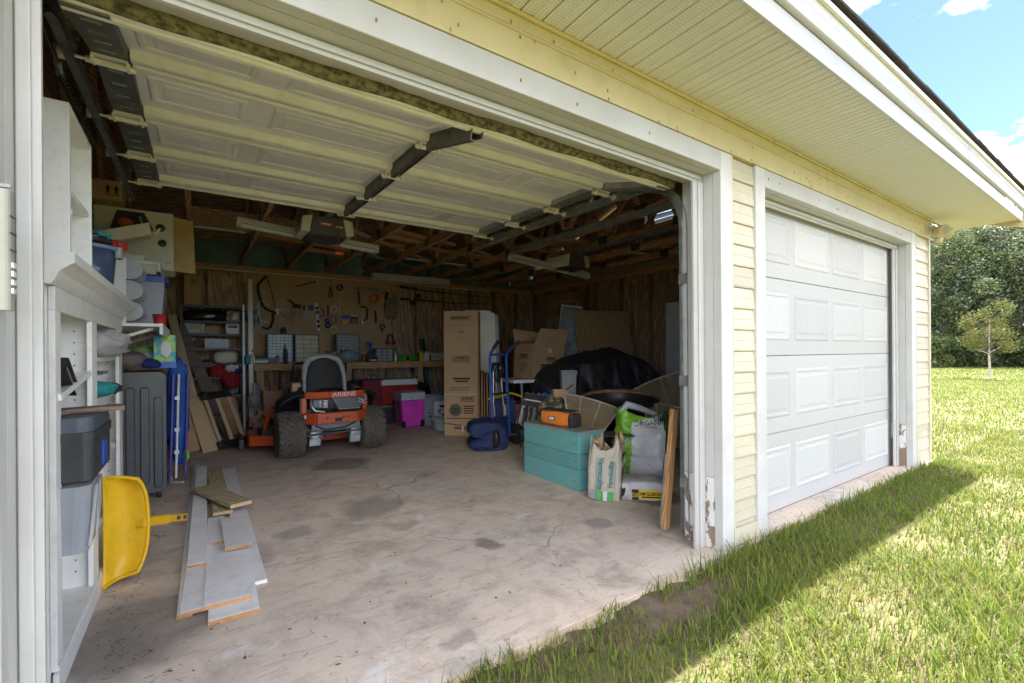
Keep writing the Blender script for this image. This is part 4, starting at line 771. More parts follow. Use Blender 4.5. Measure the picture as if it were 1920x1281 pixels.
t = tool('card_packet', 'small carded hardware packet with orange print on the pegboard', 'packet', 664, 600); bx_(t, 'card', 657, 591, 671, 607, .01, m_dark); bx_(t, 'print', 660, 598, 669, 605, .013, m_orange_ink); bx_(t, 'header', 658, 590, 671, 594, .013, m_paper)
t = tool('c_clamp', 'black C clamp hanging on the pegboard', 'clamp', 683, 590); pt_(t, 'frame', [(675, 576), (684, 575), (689, 580), (688, 598), (682, 601)], .013, m_black); pt_(t, 'screw', [(679, 580), (680, 608)], .007, m_steel)
t = tool('caulk_gun', 'bundle of orange and silver clamps on the pegboard', 'clamps', 707, 595); pt_(t, 'jaw', [(701, 585), (704, 580), (710, 582), (708, 606)], .010, m_steel); pt_(t, 'grip', [(703, 582), (705, 606)], .013, m_black); pt_(t, 'bar', [(711, 583), (708, 598)], .009, m_orange)
t = tool('wrench_ring', 'small black ring wrench at the right of the pegboard', 'wrench', 717, 614); pt_(t, 'ring', ring(717, 613, 4), .01, m_black, 6, True); pt_(t, 'shaft', [(717, 617), (716, 624)], .01, m_black)
t = tool('tool_belt', 'tan leather tool pouch hanging at the right edge of the pegboard', 'tool pouch', 732, 585); lump(MB(), (0, -.03, .05), (.12, .05, .17), .2, 4, sq=3).build('pouch', M('tan_leather', (.30, .24, .15), (.22, .17, .1), .7), t); pt_(t, 'strap', [(726, 548), (724, 560), (728, 573)], .022, m_black); pt_(t, 'hoop', ring(739, 577, 5), .007, m_steel, 6, True)
t = tool('ear_muffs', 'dark red ear muffs hanging beside the pegboard', 'ear muffs', 732, 640); pt_(t, 'band', [(726, 640), (728, 628), (735, 627), (738, 638)], .012, m_black, d=.05); pt_(t, 'cup', [(725, 640), (728, 646)], .03, m_red, 8, d=.05); pt_(t, 'cup', [(737, 640), (740, 645)], .03, m_red, 8, d=.05)
t = tool('steel_yardstick', 'thin steel yardstick hung level above the drawer cabinets', 'ruler', 665, 624); bx_(t, 'rule', 604, 623.2, 720, 625.2, .004, m_steel)
for lb, px_, col_ in (('red handled screwdriver right of the mallet', 570, m_red), ('yellow handled screwdriver right of the red one', 575, m_yellow), ('blue handled screwdriver left of the spirit level', 580, m_blue), ('black handled screwdriver nearest the spirit level', 585, m_black)):
    t = tool('screwdriver', lb+' on the pegboard', 'screwdriver', px_, 580); pt_(t, 'handle', [(px_, 572), (px_, 582)], .013, col_); pt_(t, 'shaft', [(px_, 582), (px_, 597)], .005, m_steel)
t = tool('pliers', 'red handled pliers hanging high on the pegboard left of the dial rod', 'pliers', 620, 545); pt_(t, 'handle', [(617, 548), (618, 558)], .010, m_red); pt_(t, 'handle', [(624, 548), (622, 558)], .010, m_red); pt_(t, 'jaw', [(620, 538), (620.5, 548)], .014, m_dark)
t = tool('pipe_wrench', 'grey pipe wrench hanging high at the right of the pegboard', 'wrench', 672, 555); pt_(t, 'handle', [(672, 546), (674, 572)], .013, m_dark); pt_(t, 'jaw', [(668, 541), (676, 543), (675, 548)], .016, m_grey)
t = tool('hand_saw', 'wood handled hand saw hung level near the top of the pegboard', 'saw', 690, 545); pl_(t, 'blade', [(672, 537), (716, 542), (716, 548), (672, 545)], .006, m_steel); pt_(t, 'handle', [(716, 541), (722, 543), (722, 549), (716, 550)], .014, m_lumberx)
t = tool('power_cable_coil', 'coiled orange cord hanging low at the right of the pegboard', 'cord', 660, 575)
for k in range(3): pt_(t, 'coil', ring(700+k, 560, 7+k*.7), .008, m_orange, 5, True)
# fishing rods on the bare plywood
for lb, pts, reel in (('upper black fishing rod on the plywood wall', [(751, 538), (800, 546), (860, 552), (935, 560)], (785, 555)), ('lower black fishing rod on the plywood wall', [(750, 560), (790, 563), (850, 569), (915, 570)], (775, 568))):
    t = tool('fishing_rod', lb, 'fishing rod', pts[0][0], pts[0][1]); pt_(t, 'rod', pts, [.016, .009, .006, .004], m_black, d=.0); lump(MB(), pb(*reel, .04)-Vector(t.location), (.05, .04, .045), .2, 3, 12, 8).build('reel', m_black, t); pt_(t, 'reel_seat', [(reel[0]-3, reel[1]-8), reel], .01, m_steel, d=.02)
# ================================================================== workbench
WB = thing('workbench', 'long wooden workbench with orange brown front beam along the back wall', 'workbench', (2.1, 7.6, 0))
W(box(.66, 3.95, 7.30, 7.338, .865, .965), 'front_beam', m_lumberx, WB, bevel=.003); W(box(.66, 3.95, 7.339, 7.90, .945, .963), 'top', m_lumberx, WB)
for x in (.70, 1.9, 3.1, 3.85): W(box(x, x+.09, 7.345, 7.383, 0, .944), 'leg', m_lumberz, WB); W(MB().bar((x+.045, 7.40, .9), (x+.045, 7.88, .45), .038, .07), 'brace', m_lumberz, WB)
t = thing('lower_panel_boards', 'two old boards crossed under the workbench', 'boards', (1.0, 7.8, 0)); W(MB().bar((.85, 7.85, .85), (1.25, 7.80, .1), .08, .02), 'board', m_lumberz, t); W(MB().bar((1.35, 7.85, .86), (1.15, 7.8, .05), .07, .02), 'board', m_lumberz, t)
# drawer cabinets
m_cab = M('blue_grey_cabinet', (.085, .12, .14), (.07, .10, .12), .4); m_dr = clear('drawer_clear', (.40, .45, .42), .9); m_dry = M('drawer_yellowish', (.58, .55, .32), (.45, .43, .26), .35, alpha=.95)
def cab(label, x0, x1, z0, z1, rows, mats):
    t = thing('drawer_cabinet', label, 'drawer cabinet', (x0, 7.46, z0), group='small parts drawer cabinets on the bench'); w, h = x1-x0, z1-z0
    MB().box(0, w, .012, .15, 0, h).build('case', m_cab, t)
    MB().box(0, .012, 0, .0118, 0, h).box(w-.012, w, 0, .0118, 0, h).box(.0121, w-.0121, 0, .0118, h-.012, h).box(.0121, w-.0121, 0, .0118, 0, .012).build('bezel', m_cab, t)
    z = .016; tot = sum(r[1] for r in rows); av = h-.032
    for (nc, hh) in rows[::-1]:
        rh = av*hh/tot; cw = (w-.032)/nc; d0 = None
        for c in range(nc):
            T = TR(.016+cw*c, 0, z)
            if d0 is None: d0 = MB().box(.003, cw-.003, .001, .0115, .003, rh-.004).box(cw*.35, cw*.65, -.006, .0008, .006, .012).build('drawer', mats, t); d0.matrix_local = T
            else: share(d0, t, T)
        z += rh
    return t
cab('blue grey drawer cabinet with many tiny drawers at the left of the bench', .845, 1.185, .968, 1.40, [(6, 1)]*5+[(3, 1.5)]*3, m_dr)
cab('drawer cabinet with wide yellowish drawers beside the tiny drawer one', 1.21, 1.55, .968, 1.40, [(3, 1)]*6, m_dry)
cab('drawer cabinet of small clear drawers at the right above the mower seat', 1.80, 2.16, .968, 1.41, [(5, 1)]*6+[(3, 1.5)]*2, m_dr)
def onb(name, label, cat, px, y=7.4, z=.9645): p = at(px, 683, Y=y); return thing(name, label, cat, (p.x, y, z))
RL = random.Random(4)
def bottle(label, px, r, h, mat, cap, y=7.38, name='bottle'):
    t = onb(name, label, 'bottle', px, y); MB().lathe([(r*.9, 0), (r, .01), (r, h*.62), (r*.4, h*.78), (r*.38, h*.85)], n=14).build('body', mat, t); MB().lathe([(r*.5, h*.851), (r*.5, h), (0, h)], n=12).build('cap', cap, t)
bottle('spray can with red cap at the left end of the bench', 473, .035, .2, m_cream_pl, m_red)
bottle('small teal bottle at the left end of the bench', 464, .04, .17, M('teal_bottle', (.05, .25, .30), rough=.3), m_blue)
bottle('tall black tube with yellow cap in front of the tiny drawers', 536, .026, .28, m_black, m_yellow, 7.36)
bottle('short grey bottle beside the yellow capped tube', 521, .03, .12, m_grey, m_black, 7.36)
bottle('dark bottle on top of the tiny drawer cabinet', 532, .04, .12, m_dark, m_steel, 7.5); bpy.context.scene.collection.objects[-1]
for o in COL.objects:
    if o.get('label') == 'dark bottle on top of the tiny drawer cabinet': o.location.z = 1.401
for lb, px_, r_, h_, ma, mb_ in (('white glue bottle between the drawer cabinets and the amber cup', 611, .028, .17, m_wplast, m_orange), ('blue paint can left of the amber cup', 606, .045, .13, m_blue, m_steel), ('green bottle behind the mower seat', 640, .03, .2, M('bottle_green', (.04, .2, .06), rough=.3), m_black), ('amber bottle beside the right drawer cabinet', 683, .028, .16, M('bottle_amber', (.3, .12, .02), rough=.25), m_wplast), ('silver spray can right of the dark storage case', 742, .03, .2, m_steel, m_red), ('white jug at the right end of the bench', 800, .055, .2, m_wplast, m_blue), ('yellow oil bottle left of the white jug', 790, .04, .2, m_yellow, m_black), ('small red can at the far left of the bench', 482, .035, .1, m_red, m_steel)):
    bottle(lb, px_, r_, h_, ma, mb_, 7.43 if px_ < 690 else 7.36)
t = onb('wire_basket', 'bent wire rack lying on the bench beside the red capped can', 'wire rack', 488); 
for k in range(6): MB().tube([(-.09+.035*k, .02, .02), (-.06+.035*k, .03, .16-.012*k), (-.03+.035*k, .1, .03)], .004, 5).build('wire', m_steel, t)
t = onb('blue_parts_case', 'flat blue parts case on the bench', 'case', 492, 7.42); rbox(-.13, .13, -.05, .1, 0, .08, .01).build('case', M('petrol_plastic', (.04, .13, .17), rough=.35), t, bevel=.004); box(-.1, .1, -.054, -.0505, .02, .05).build('label', m_paper, t)
t = onb('screw_box', 'small black box of screws on the bench front', 'box', 512, 7.37); box(-.06, .06, -.03, .04, 0, .06).build('box', m_dark, t); box(-.04, .04, -.032, -.0305, .015, .04).build('label', m_red, t)
t = onb('red_strip_tray', 'long shallow red tray along the bench under the drawer cabinets', 'tray', 580, 7.40); bin_(MB(), -.25, .25, -.04, .04, 0, .022, .003).build('tray', m_red, t)
t = onb('parts_bag', 'clear bag of hardware and tools on the bench behind the mower seat', 'bag', 655, 7.38); lump(MB(), (0, 0, .09), (.15, .06, .10), .35, 7, 20, 12, 4, flat=.9).build('bag', clear('haze_bag', (.25, .33, .36), .7), t)
t = onb('amber_cup', 'clear cup of amber screws on the bench', 'cup', 622, 7.42); MB().lathe([(.07, 0), (.09, .18), (.085, .18), (.066, .006), (0, .006)], n=16).build('cup', clear('cup_clear', (.4, .4, .36), .55), t); lump(MB(), (0, 0, .11), (.065, .065, .05), .3, 4).build('screws', M('amber', (.4, .22, .05), (.2, .1, .02), .5, scale=40), t)
t = onb('blue_spray_bottle', 'blue trigger spray bottle beside the right drawer cabinet', 'bottle', 694, 7.42); MB().lathe([(.04, 0), (.042, .12), (.02, .2), (.018, .25)], n=14).build('body', clear('blue_liquid', (.05, .16, .4), .8), t); MB().prism([(-.05, .25), (.03, .25), (.04, .3), (-.06, .33)], -.015, .015, 'Y').build('trigger', m_blue, t)
t = onb('black_charger', 'black battery charger on the bench', 'charger', 697, 7.36); rbox(-.09, .09, -.05, .06, 0, .08, .015).build('base', m_black, t, bevel=.006); box(-.04, .06, -.053, -.0505, .02, .04).build('label', m_paper, t); rbox(-.05, .05, -.02, .05, .081, .15, .01).build('battery', m_dark, t)
t = onb('clear_front_case', 'dark storage case with clear drawers at the right of the bench', 'drawer cabinet', 720, 7.36); box(-.14, .16, 0, .15, 0, .22).build('case', m_dark, t, bevel=.004)
for i in range(3):
    for j in range(4): box(-.12+.09*i, -.04+.09*i, -.004, -.0005, .012+.05*j, .056+.05*j).build('drawer', m_dr, t)
t = onb('green_case', 'long bright green tool case lying on the bench', 'case', 775, 7.5); rbox(-.28, .3, -.07, .07, .0, .11, .03, 'X').build('case', M('leaf_green', (.06, .32, .03), rough=.45), t); box(.05, .09, -.08, .08, -.0, .13).build('strap', m_black, t)
t = onb('tape_measure', 'yellow and black tape measure on the bench edge', 'tape measure', 764, 7.345); MB().box(-.05, -.035, -.02, .03, 0, .075).box(.035, .05, -.02, .03, 0, .075).box(-.0349, .0349, -.02, .03, 0, .014).build('bumper', m_yellow, t); rbox(-.034, .034, -.018, .028, .0145, .085, .015, 'Y').build('body', m_black, t)
t = onb('pvc_pipes', 'stack of white pipe offcuts at the right end of the bench', 'pipes', 822, 7.45)
for k in range(3): MB().tube([(-.15, .03*k, .03+.045*k), (.35, .05+.03*k, .03+.045*k)], .024, 10).build('pipe', m_cream_pl, t)
t = thing('green_pole', 'dark green and black strapped poles leaning in the back corner', 'poles', (3.45, 7.8, 0)); MB().tube([(.1, 0, .03), (-.05, .08, 1.35)], .045, 10).build('pole', M('dark_green', (.03, .12, .09), rough=.6), t); MB().tube([(-.05, -.05, .03), (-.25, .05, .95)], .045, 10).build('pole', M('steel_blue', (.05, .14, .22), rough=.6), t)
# ================================================================== zero turn mower, rear towards the yard
MO = thing('riding_mower', 'orange and black zero turn riding mower parked with its rear towards the yard', 'riding mower', (1.245, 5.40, 0))
m_tyre = M('tyre_rubber', (.10, .088, .072), (.17, .15, .12), .9, scale=25, bump=.2, dirt=((.22, .18, .13), .5, 20))
def wheel(name, x, y, r, w, rimr, lugs):
    wo = MB().lathe([(rimr, -w*.42), (r*.80, -w*.5), (r*.94, -w*.43), (r*.97, -w*.3), (r*.97, w*.3), (r*.94, w*.43), (r*.80, w*.5), (rimr, w*.42)], (0, 0, 0), 36, 'X').build(name, m_tyre, MO); wo.location = (x, y, r+.002)
    MB().lathe([(0, -w*.30), (rimr*.5, -w*.30), (rimr*.6, -w*.36), (rimr, -w*.40), (rimr, w*.40), (rimr*.6, w*.3), (0, w*.3)], (0, 0, 0), 24, 'X').build('rim', m_grey, wo)
    lg = MB(); n = lugs
    for i in range(n):
        for c in range(-3, 4):
            a = 2*math.pi*(i+.5*(c % 2))/n; T = TR(rx=math.degrees(a)) @ TR(c*w*.135, 0, r*.975-abs(c)**2*r*.006, rz=32 if (i+c) % 2 else -32); lg.box(-w*.05, w*.05, -r*.085, r*.085, -.006, .016, T=T)
    if lugs: lg.build('tread', m_tyre, wo)
    return wo
wheel('rear_tyre', -.425, -.0, .24, .27, .125, 24); wheel('rear_tyre', .425, .0, .24, .27, .125, 24)
wheel('front_caster', -.42, 1.35, .13, .12, .06, 0); wheel('front_caster', .42, 1.35, .13, .12, .06, 0)
# frame and bumper
def bent(pts, h0, h1, y): return pts
bp = MB(); P = [(-.33, -.10), (-.20, -.235), (.22, -.235), (.345, -.12)]
for (a, b) in zip(P[:-1], P[1:]): bp.bar((a[0], a[1], .415), (b[0], b[1], .415), .035, .115)
bp.build('rear_bumper', m_orange, MO, bevel=.006)
for x in (-.10, .07, .12): MB().lathe([(.012, -.255), (.012, -.2535), (0, -.2535)], (x, 0, .42), 8, 'Y').build('bolt_hole', m_black, MO)
box(-.31, -.275, -.165, -.160, .42, .455).build('decal', m_paper, MO); box(-.02, .05, -.257, -.2535, .375, .415).build('hitch_slot', m_black, MO)
hb = MB(); P = [(-.28, -.06), (-.05, -.15), (.22, -.15), (.36, -.06)]
for (a, b) in zip(P[:-1], P[1:]): hb.bar((a[0], a[1], .655), (b[0], b[1], .655), .03, .072)
hb.build('rear_hood_bar', m_orange, MO, bevel=.006)
text('ARIENS', .062, M('decal_white', (.75, .75, .72), rough=.5), MO, FRONT(.10, -.1665, .655), 'lettering', sx=1.25, bold=.0012)
for x in (-.30, .34): MB().box(x-.025, x+.025, -.10, .55, .36, .63).build('frame_side', m_orange, MO, bevel=.005)
MB().box(-.26, .30, -.05, .45, .3, .5).build('engine_bay', m_black, MO); lump(MB(), (.0, .12, .56), (.2, .2, .12), .1, 3, sq=3.5).build('engine', m_dark, MO)
MB().prism([(-.02, .6145), (.33, .6145), (.28, .50), (.04, .50)], -.135, -.13, 'Y').build('heat_shield', M('shield_grey', (.12, .13, .145), rough=.3, metal=.5), MO); MB().prism([(.04, .497), (.28, .497), (.25, .475), (.07, .475)], -.15, -.13, 'Y').build('shield_lip', m_steel, MO)
MB().add([(-.01, -.13, .495), (.30, -.13, .495), (.29, -.2, .475), (.0, -.2, .475)], [(0, 1, 2, 3)]).build('engine_cover', m_black, MO, solid=.006)
lump(MB(), (-.16, -.07, .56), (.06, .05, .05), .1, 5, sq=4).build('oil_filter', m_grey, MO); MB().tube([(-.22, -.08, .61), (-.24, -.12, .55), (-.2, -.14, .49), (-.1, -.14, .47)], .013, 8).build('exhaust_pipe', m_steel, MO)
inkbars(MO, -.15, -.123, .60, [.015, .02, .012, .02], .014, .02, mat=m_paper)
# transaxles below
for x in (-.2, .22): lump(MB(), (x, -.10, .22), (.075, .08, .075), .12, int(x*10)+6, sq=4).build('transaxle', m_galv, MO); MB().box(x-.07, x+.05, -.19, -.10, .12, .2).box(x-.05, x+.07, -.17, -.08, .2, .27).build('gear_case', m_galv, MO, bevel=.01); MB().tube([(x+.03, -.15, .15), (x+.1, -.17, .2), (x+.1, -.1, .3)], .008, 6).build('hose', m_black, MO)
MB().box(-.24, .27, -.16, -.13, .27, .345).build('cross_plate', m_grey, MO, bevel=.004); MB().tube([(-.38, 0, .24), (.38, 0, .24)], .025, 8).build('axle', m_dark, MO); MB().bar((-.3, -.2, .245), (.3, -.17, .255), .05, .018).build('hitch_bar', m_dark, MO)
for x in (-.27, .30): MB().tube([(x+.01*math.cos(i*1.3), -.12+.01*math.sin(i*1.3), .16+.006*i) for i in range(26)], .004, 5).build('spring', m_steel, MO)
# fenders
for s in (-1, 1):
    def fen(u, v, s=s):
        a = R(62+120*u); r = .285+.02*math.sin(v*3.14); x = (.29+.25*v)
        y = -math.cos(a)*r*1.02; z = .27+max(-.12, math.sin(a))*r*1.18+.10*(1-v)
        return (s*x*1.0, y+.03, z)
    MB().grid(fen, 16, 5).build('fender', m_black, MO, solid=.008)
MB().prism([(-.10, .44), (.02, .44), (.14, .66), (.02, .74), (-.08, .62)], -.34, -.30, 'X').build('side_cover', m_black, MO); MB().prism([(-.10, .44), (.02, .44), (.14, .66), (.02, .72), (-.08, .62)], .345, .38, 'X').build('side_cover', m_dark, MO)
# seat
SY = .28
def seatback(u, v):
    w = .215-.05*max(0, v-.6)**1.3*2; x = (2*u-1)*w; edge = abs(2*u-1)
    return (x+.0, SY+.10*v-.04*(1-edge**2)+.03, .60+.45*(v*(1-.12*edge**4)))
MB().grid(seatback, 14, 14).build('seat_back', M('seat_charcoal', (.030, .028, .026), (.045, .042, .038), .6, scale=20), MO, solid=.05)
rimp = [(-.225, SY+.02, .62), (-.225, SY+.05, .82), (-.205, SY+.08, .96), (-.16, SY+.10, 1.035), (-.08, SY+.11, 1.06), (.08, SY+.11, 1.06), (.16, SY+.10, 1.035), (.205, SY+.08, .96), (.225, SY+.05, .82), (.225, SY+.02, .62)]
MB().tube(rimp, [.022, .026, .032, .040, .045, .045, .040, .032, .026, .022], 10).build('seat_trim', M('seat_light_grey', (.46, .47, .45), (.40, .41, .39), .5), MO)
lump(MB(), (0, SY+.28, .60), (.23, .24, .07), .05, 2, sq=4).build('seat_cushion', m_dark, MO); lump(MB(), (.0, .06, .66), (.16, .10, .055), .1, 7, sq=3).build('air_filter', m_black, MO)
MB().tube([(.3, .2, .7), (.33, .1, .71), (.37, .0, .66), (.36, -.04, .5)], .012, 6).build('fuel_line', m_orange_ink, MO)
# steering levers, console
for s in (-1, 1): MB().tube([(s*.30, .62, .6), (s*.31, .60, .85), (s*.30, .52, .98), (s*.18, .46, 1.0), (s*.05, .45, 1.0)], .014, 8).build('steering_lever', m_black, MO); lump(MB(), (s*.31, .32, .68), (.06, .16, .09), .15, 4+s, sq=3).build('console', m_black, MO)
lump(MB(), (-.345, .12, .73), (.05, .06, .06), .1, 3, sq=4).build('cup_holder', m_card, MO); MB().lathe([(.03, 0), (.032, .05), (.02, .06), (0, .06)], (-.30, .14, .76), 12).build('fuel_cap', m_black, MO)
for (x, z) in ((-.29, .655), (-.25, .655), (.30, .655), (.33, .655), (-.24, .43), (.28, .43), (-.28, .40), (.31, .40)): MB().lathe([(0, -.012), (.009, -.010), (.009, 0)], (x, -.10 if abs(x) > .26 else -.2, z), 8, 'Y').build('bolt', m_steel, MO)
for k in range(6): box(-.24+.0*k, -.06, -.09, -.085, .515+.014*k, .522+.014*k).build('cooling_fin', m_steel, MO)
MB().tube([(.26, -.16, .60), (.31, -.17, .57), (.345, -.14, .59), (.35, -.1, .64)], .006, 6).tube([(.25, -.16, .57), (.32, -.18, .545), (.35, -.14, .55)], .005, 6).build('cable', m_paper, MO); MB().tube([(-.2, -.16, .33), (-.1, -.2, .29), (.1, -.2, .30), (.22, -.16, .34)], .008, 6).build('hydraulic_hose', m_black, MO)
MB().tube([(-.33, .3, .76), (-.36, .22, .86), (-.30, .12, .93)], .012, 6).build('park_brake', m_black, MO); MB().tube([(-.30, .45, .62), (-.34, .40, .74), (-.34, .30, .80)], .010, 6).build('height_lever', m_steel, MO)
gcl = MB(); RLg = random.Random(77)
for i in range(260):
    c = Vector((RLg.uniform(-.75, .6), RLg.uniform(.42, 1.0), .187)) if i % 2 else Vector((RLg.uniform(-.26, .3), RLg.uniform(-.2, .1), .48+RLg.uniform(-.01, .02))); a_ = RLg.uniform(0, 6.28); gcl.tube([c, c+Vector((math.cos(a_)*.02, math.sin(a_)*.02, .004))], .0016, 3, cap=False)
gcl.build('grass_clippings', M('dry_clipping', (.26, .22, .10), rough=.9), MO, kind='stuff')
# deck, foot plate, front frame
MB().prism([(-.77, .50), (-.77, .95), (-.6, 1.18), (.6, 1.18), (.66, .95), (.66, .50), (.40, .38), (-.52, .38)], .075, .185, 'Z').build('mower_deck', m_orange, MO, bevel=.02)
MB().prism([(-.82, .46), (-.80, .99), (-.84, 1.0), (-.86, .46)], .05, .16, 'Z').build('discharge_chute', m_black, MO); rbox(-.66, -.40, .5, .8, .1855, .235, .04).build('belt_cover', m_black, MO, bevel=.008)
for x in (-.36, .36): MB().bar((x, .3, .40), (x, 1.35, .40), .06, .08).build('frame_rail', m_orange, MO, bevel=.004); MB().bar((x*1.16, 1.35, .42), (x*1.16, 1.35, .26), .05, .05).build('caster_fork', m_orange, MO)
MB().box(-.36, .36, 1.0, 1.42, .38, .40).build('foot_plate', m_black, MO); MB().bar((-.55, .52, .42), (-.38, .52, .43), .06, .07).bar((-.555, .52, .44), (-.61, .56, .2), .05, .03).build('deck_arm', m_orange, MO, bevel=.005)
# ================================================================== beside the mower
t = thing('cardboard_scraps', 'torn brown carton and paper sacks heaped behind the mower wheel', 'cartons', (.78, 6.75, 0)); box(-.16, .12, .0, .2, 0, .36, T=TR(rx=-8, ry=6)).build('carton', m_card, t); box(-.14, .04, -.12, -.1, .0, .34, T=TR(ry=-16, rx=-10)).build('loose_flap', M('printed_card', (.40, .29, .18), (.28, .07, .05), .8, scale=6, ramp=(.55, .6)), t); box(-.05, .17, .1, .3, .36, .62, T=TR(rx=-4)).build('upper_carton', m_card, t); lump(MB(), (-.16, .12, .5), (.08, .08, .09), .3, 3).build('cap', m_grey, t)
for k, (x, dx, mt, lb) in enumerate(((.66, .0, m_lumberz, 'thin brown lath leaning on the workbench end'), (.70, -.02, m_wplast, 'white lath leaning beside the brown one'), (.74, -.05, M('lilac_strip', (.34, .30, .4), rough=.5), 'lilac metal strip leaning beside the white lath'))): lean('leaning_lath', lb, (x+.02, 6.95, 0), (x+dx, 7.28, .70), .06, .015, mt)
def cooler(label, x, y, rz, w, d, h, mat, lid, z=0, wheels=True):
    t = thing('cooler', label, 'cooler', (x, y, z), R(rz), 'coolers beside the mower')
    o = MB(); c = .02
    vs = []
    for zz, k in ((.012, c), (h*.78, 0)): vs += [(-w/2+k, -d/2+k, zz), (w/2-k, -d/2+k, zz), (w/2-k, d/2-k, zz), (-w/2+k, d/2-k, zz)]
    o.add(vs, [(3, 2, 1, 0), (4, 5, 6, 7)]+[(i, (i+1) % 4, 4+(i+1) % 4, 4+i) for i in range(4)]); o.build('body', mat, t, bevel=.018)
    rbox(-w/2-.008, w/2+.008, -d/2-.008, d/2+.008, h*.785, h, .03).build('lid', lid, t, bevel=.014)
    return t
m_pink = M('magenta_plastic', (.74, .06, .50), (.66, .05, .44), .35, coat=.2)
t = cooler('magenta wheeled cooler with pale grey lid nearest the mower', 2.67, 6.66, -4, .36, .40, .52, m_pink, M('pale_grey_lid', (.55, .56, .58), rough=.4))
for x in (-.14, .14): MB().lathe([(0, -.02), (.05, -.02), (.05, .02), (0, .02)], (x-.01, -.205, .0535), 16, 'X').build('wheel', m_black, t)
MB().box(-.04, .10, -.199, -.192, .29, .37).build('badge_recess', m_pink, t, bevel=.003); MB().box(-.02, .08, -.203, -.1995, .305, .355).build('badge', m_pink, t); MB().tube([(-.19, -.15, .08), (-.215, -.15, .38), (-.215, .15, .38), (-.19, .15, .08)], .012, 6).build('tow_handle', m_black, t); box(-.03, -.01, -.214, -.2085, .39, .44).build('lid_latch', m_grey, t)
tb = thing('lidded_tote', 'dark tote with lime rim under the red cooler', 'tote', (2.62, 7.15, 0)); bin_(MB(), -.3, .25, -.18, .18, 0, .27, .005, .03).build('body', m_dark, tb); box(-.31, .26, -.19, .19, .271, .29).build('lid', M('lime_yellow', (.35, .38, .03), rough=.5), tb)
t = cooler('big red cooler with white lid behind the magenta one', 2.64, 7.14, 0, .58, .36, .40, m_red, m_wplast, .292)
for k in range(18): box(-.26+.03*k, -.25+.03*k, -.188, -.181, .06, .27).build('rib', m_red, t)
t = thing('red_crate', 'tall dark red storage crate against the bench behind the mower', 'crate', (2.26, 7.12, 0)); box(-.2, .16, -.14, .14, 0, .70).build('crate', M('dark_red', (.26, .015, .03), (.18, .01, .02), .45), t, bevel=.01); MB().tube([(-.1, -.0, .71), (-.08, 0, .77), (.05, 0, .77), (.07, 0, .71)], .008, 6).build('handle', m_black, t)
t = thing('black_backpack', 'black backpack slumped behind the red cooler', 'bag', (3.06, 7.15, 0)); lump(MB(), (0, 0, .30), (.16, .14, .32), .2, 5, flat=.95, sq=2.6).build('pack', m_black, t)
t = thing('recycling_bin', 'grey plastic recycling bin beside the magenta cooler', 'bin', (3.02, 6.62, 0)); bin_(MB(), -.2, .22, -.16, .16, 0, .45, .006, .03).build('bin', M('bin_blue_grey', (.30, .33, .38), rough=.5), t); MB().box(-.21, .23, -.17, -.161, .40, .455).build('rim', MATS['bin_blue_grey'], t); inkbars(t, -.12, -.145, .30, [.03, .05, .03, .06], .02, .05)
t = thing('white_printed_carton', 'white printed carton in front of the grey recycling bin', 'box', (3.09, 6.36, 0)); box(-.14, .14, 0, .06, 0, .37).build('carton', m_paper, t); inkbars(t, -.06, -.0015, .31, [.17], .035); inkbars(t, -.09, -.0015, .25, [.07, .05], .018); inkbars(t, -.12, -.0015, .12, [.12], .012); MB().prism([(-.05, .18), (.05, .18), (0, .14)], -.0015, -.0005, 'Y').build('print', MATS['teal_cloth'], t)
t = thing('round_basin', 'round pale green grey wash basin on the floor by the tall carton', 'basin', (2.92, 5.98, 0)); MB().lathe([(.12, 0), (.16, .05), (.18, .17), (.19, .17), (.19, .18), (.175, .18), (.15, .05), (0, .012)], n=26).build('basin', M('sage_plastic', (.40, .47, .44), rough=.45), t)
# ================================================================== under the trusses
def opener(label, x, y, z, s, rz=0):
    t = thing('door_opener', label, 'door opener', (x, y, z), R(rz), 'ceiling mounted door openers')
    MB().prism([(-.155*s, -.01), (.155*s, -.01), (.12*s, .15), (-.12*s, .15)], -.10, .26, 'Y').build('housing', M('opener_grey', (.115, .115, .11), (.09, .09, .085), .5), t, bevel=.01)
    for sx in (-1, 1): MB().prism([(sx*.156*s, -.005), (sx*.225*s, .01), (sx*.21*s, .13), (sx*.13*s, .15)], -.11, .24, 'Y').build('lamp_lens', M('lens_white', (.66, .68, .60), rough=.3), t, bevel=.012)
    MB().box(-.16*s, .16*s, -.104, .2, -.022, -.0105).build('base_plate', m_dark, t); 
    for sx in (-.1, .1): MB().box(sx-.012, sx+.012, .1, .104, .1505, .30).build('hanger', m_galv, t)
    return t
t = opener('grey garage door opener with pale lamp lenses and red pull cord at centre', .975, 4.40, 2.17, 1.0)
box(-.07, .035, -.102, -.1005, .068, .10).build('brand_label', M('label_red', (.55, .07, .05), rough=.5), t); inkbars(t, -.055, -.1025, .09, [.075], .009, mat=m_paper); inkbars(t, .065, -.1015, .08, [.06], .012, mat=m_paper)
MB().tube([(.08, -.16, .17), (.08, -.16, -.16)], .004, 6).build('pull_cord', m_red, t); box(.045, .115, -.168, -.152, -.185, -.162).build('pull_handle', M('bright_red', (.72, .07, .03), rough=.4), t, bevel=.003)
MB().box(-.025, .025, -2.7, -.11, .15, .185).build('trolley_rail', m_galv, t); lump(MB(), (.1, -.14, .19), (.05, .03, .03), .3, 3).build('trolley', m_dark, t)
MB().tube([(-.12+.03*math.cos(i*.6), -.13, .19+.035*math.sin(i*.6)) for i in range(30)], .004, 5).build('wire_coil', m_grey, t)
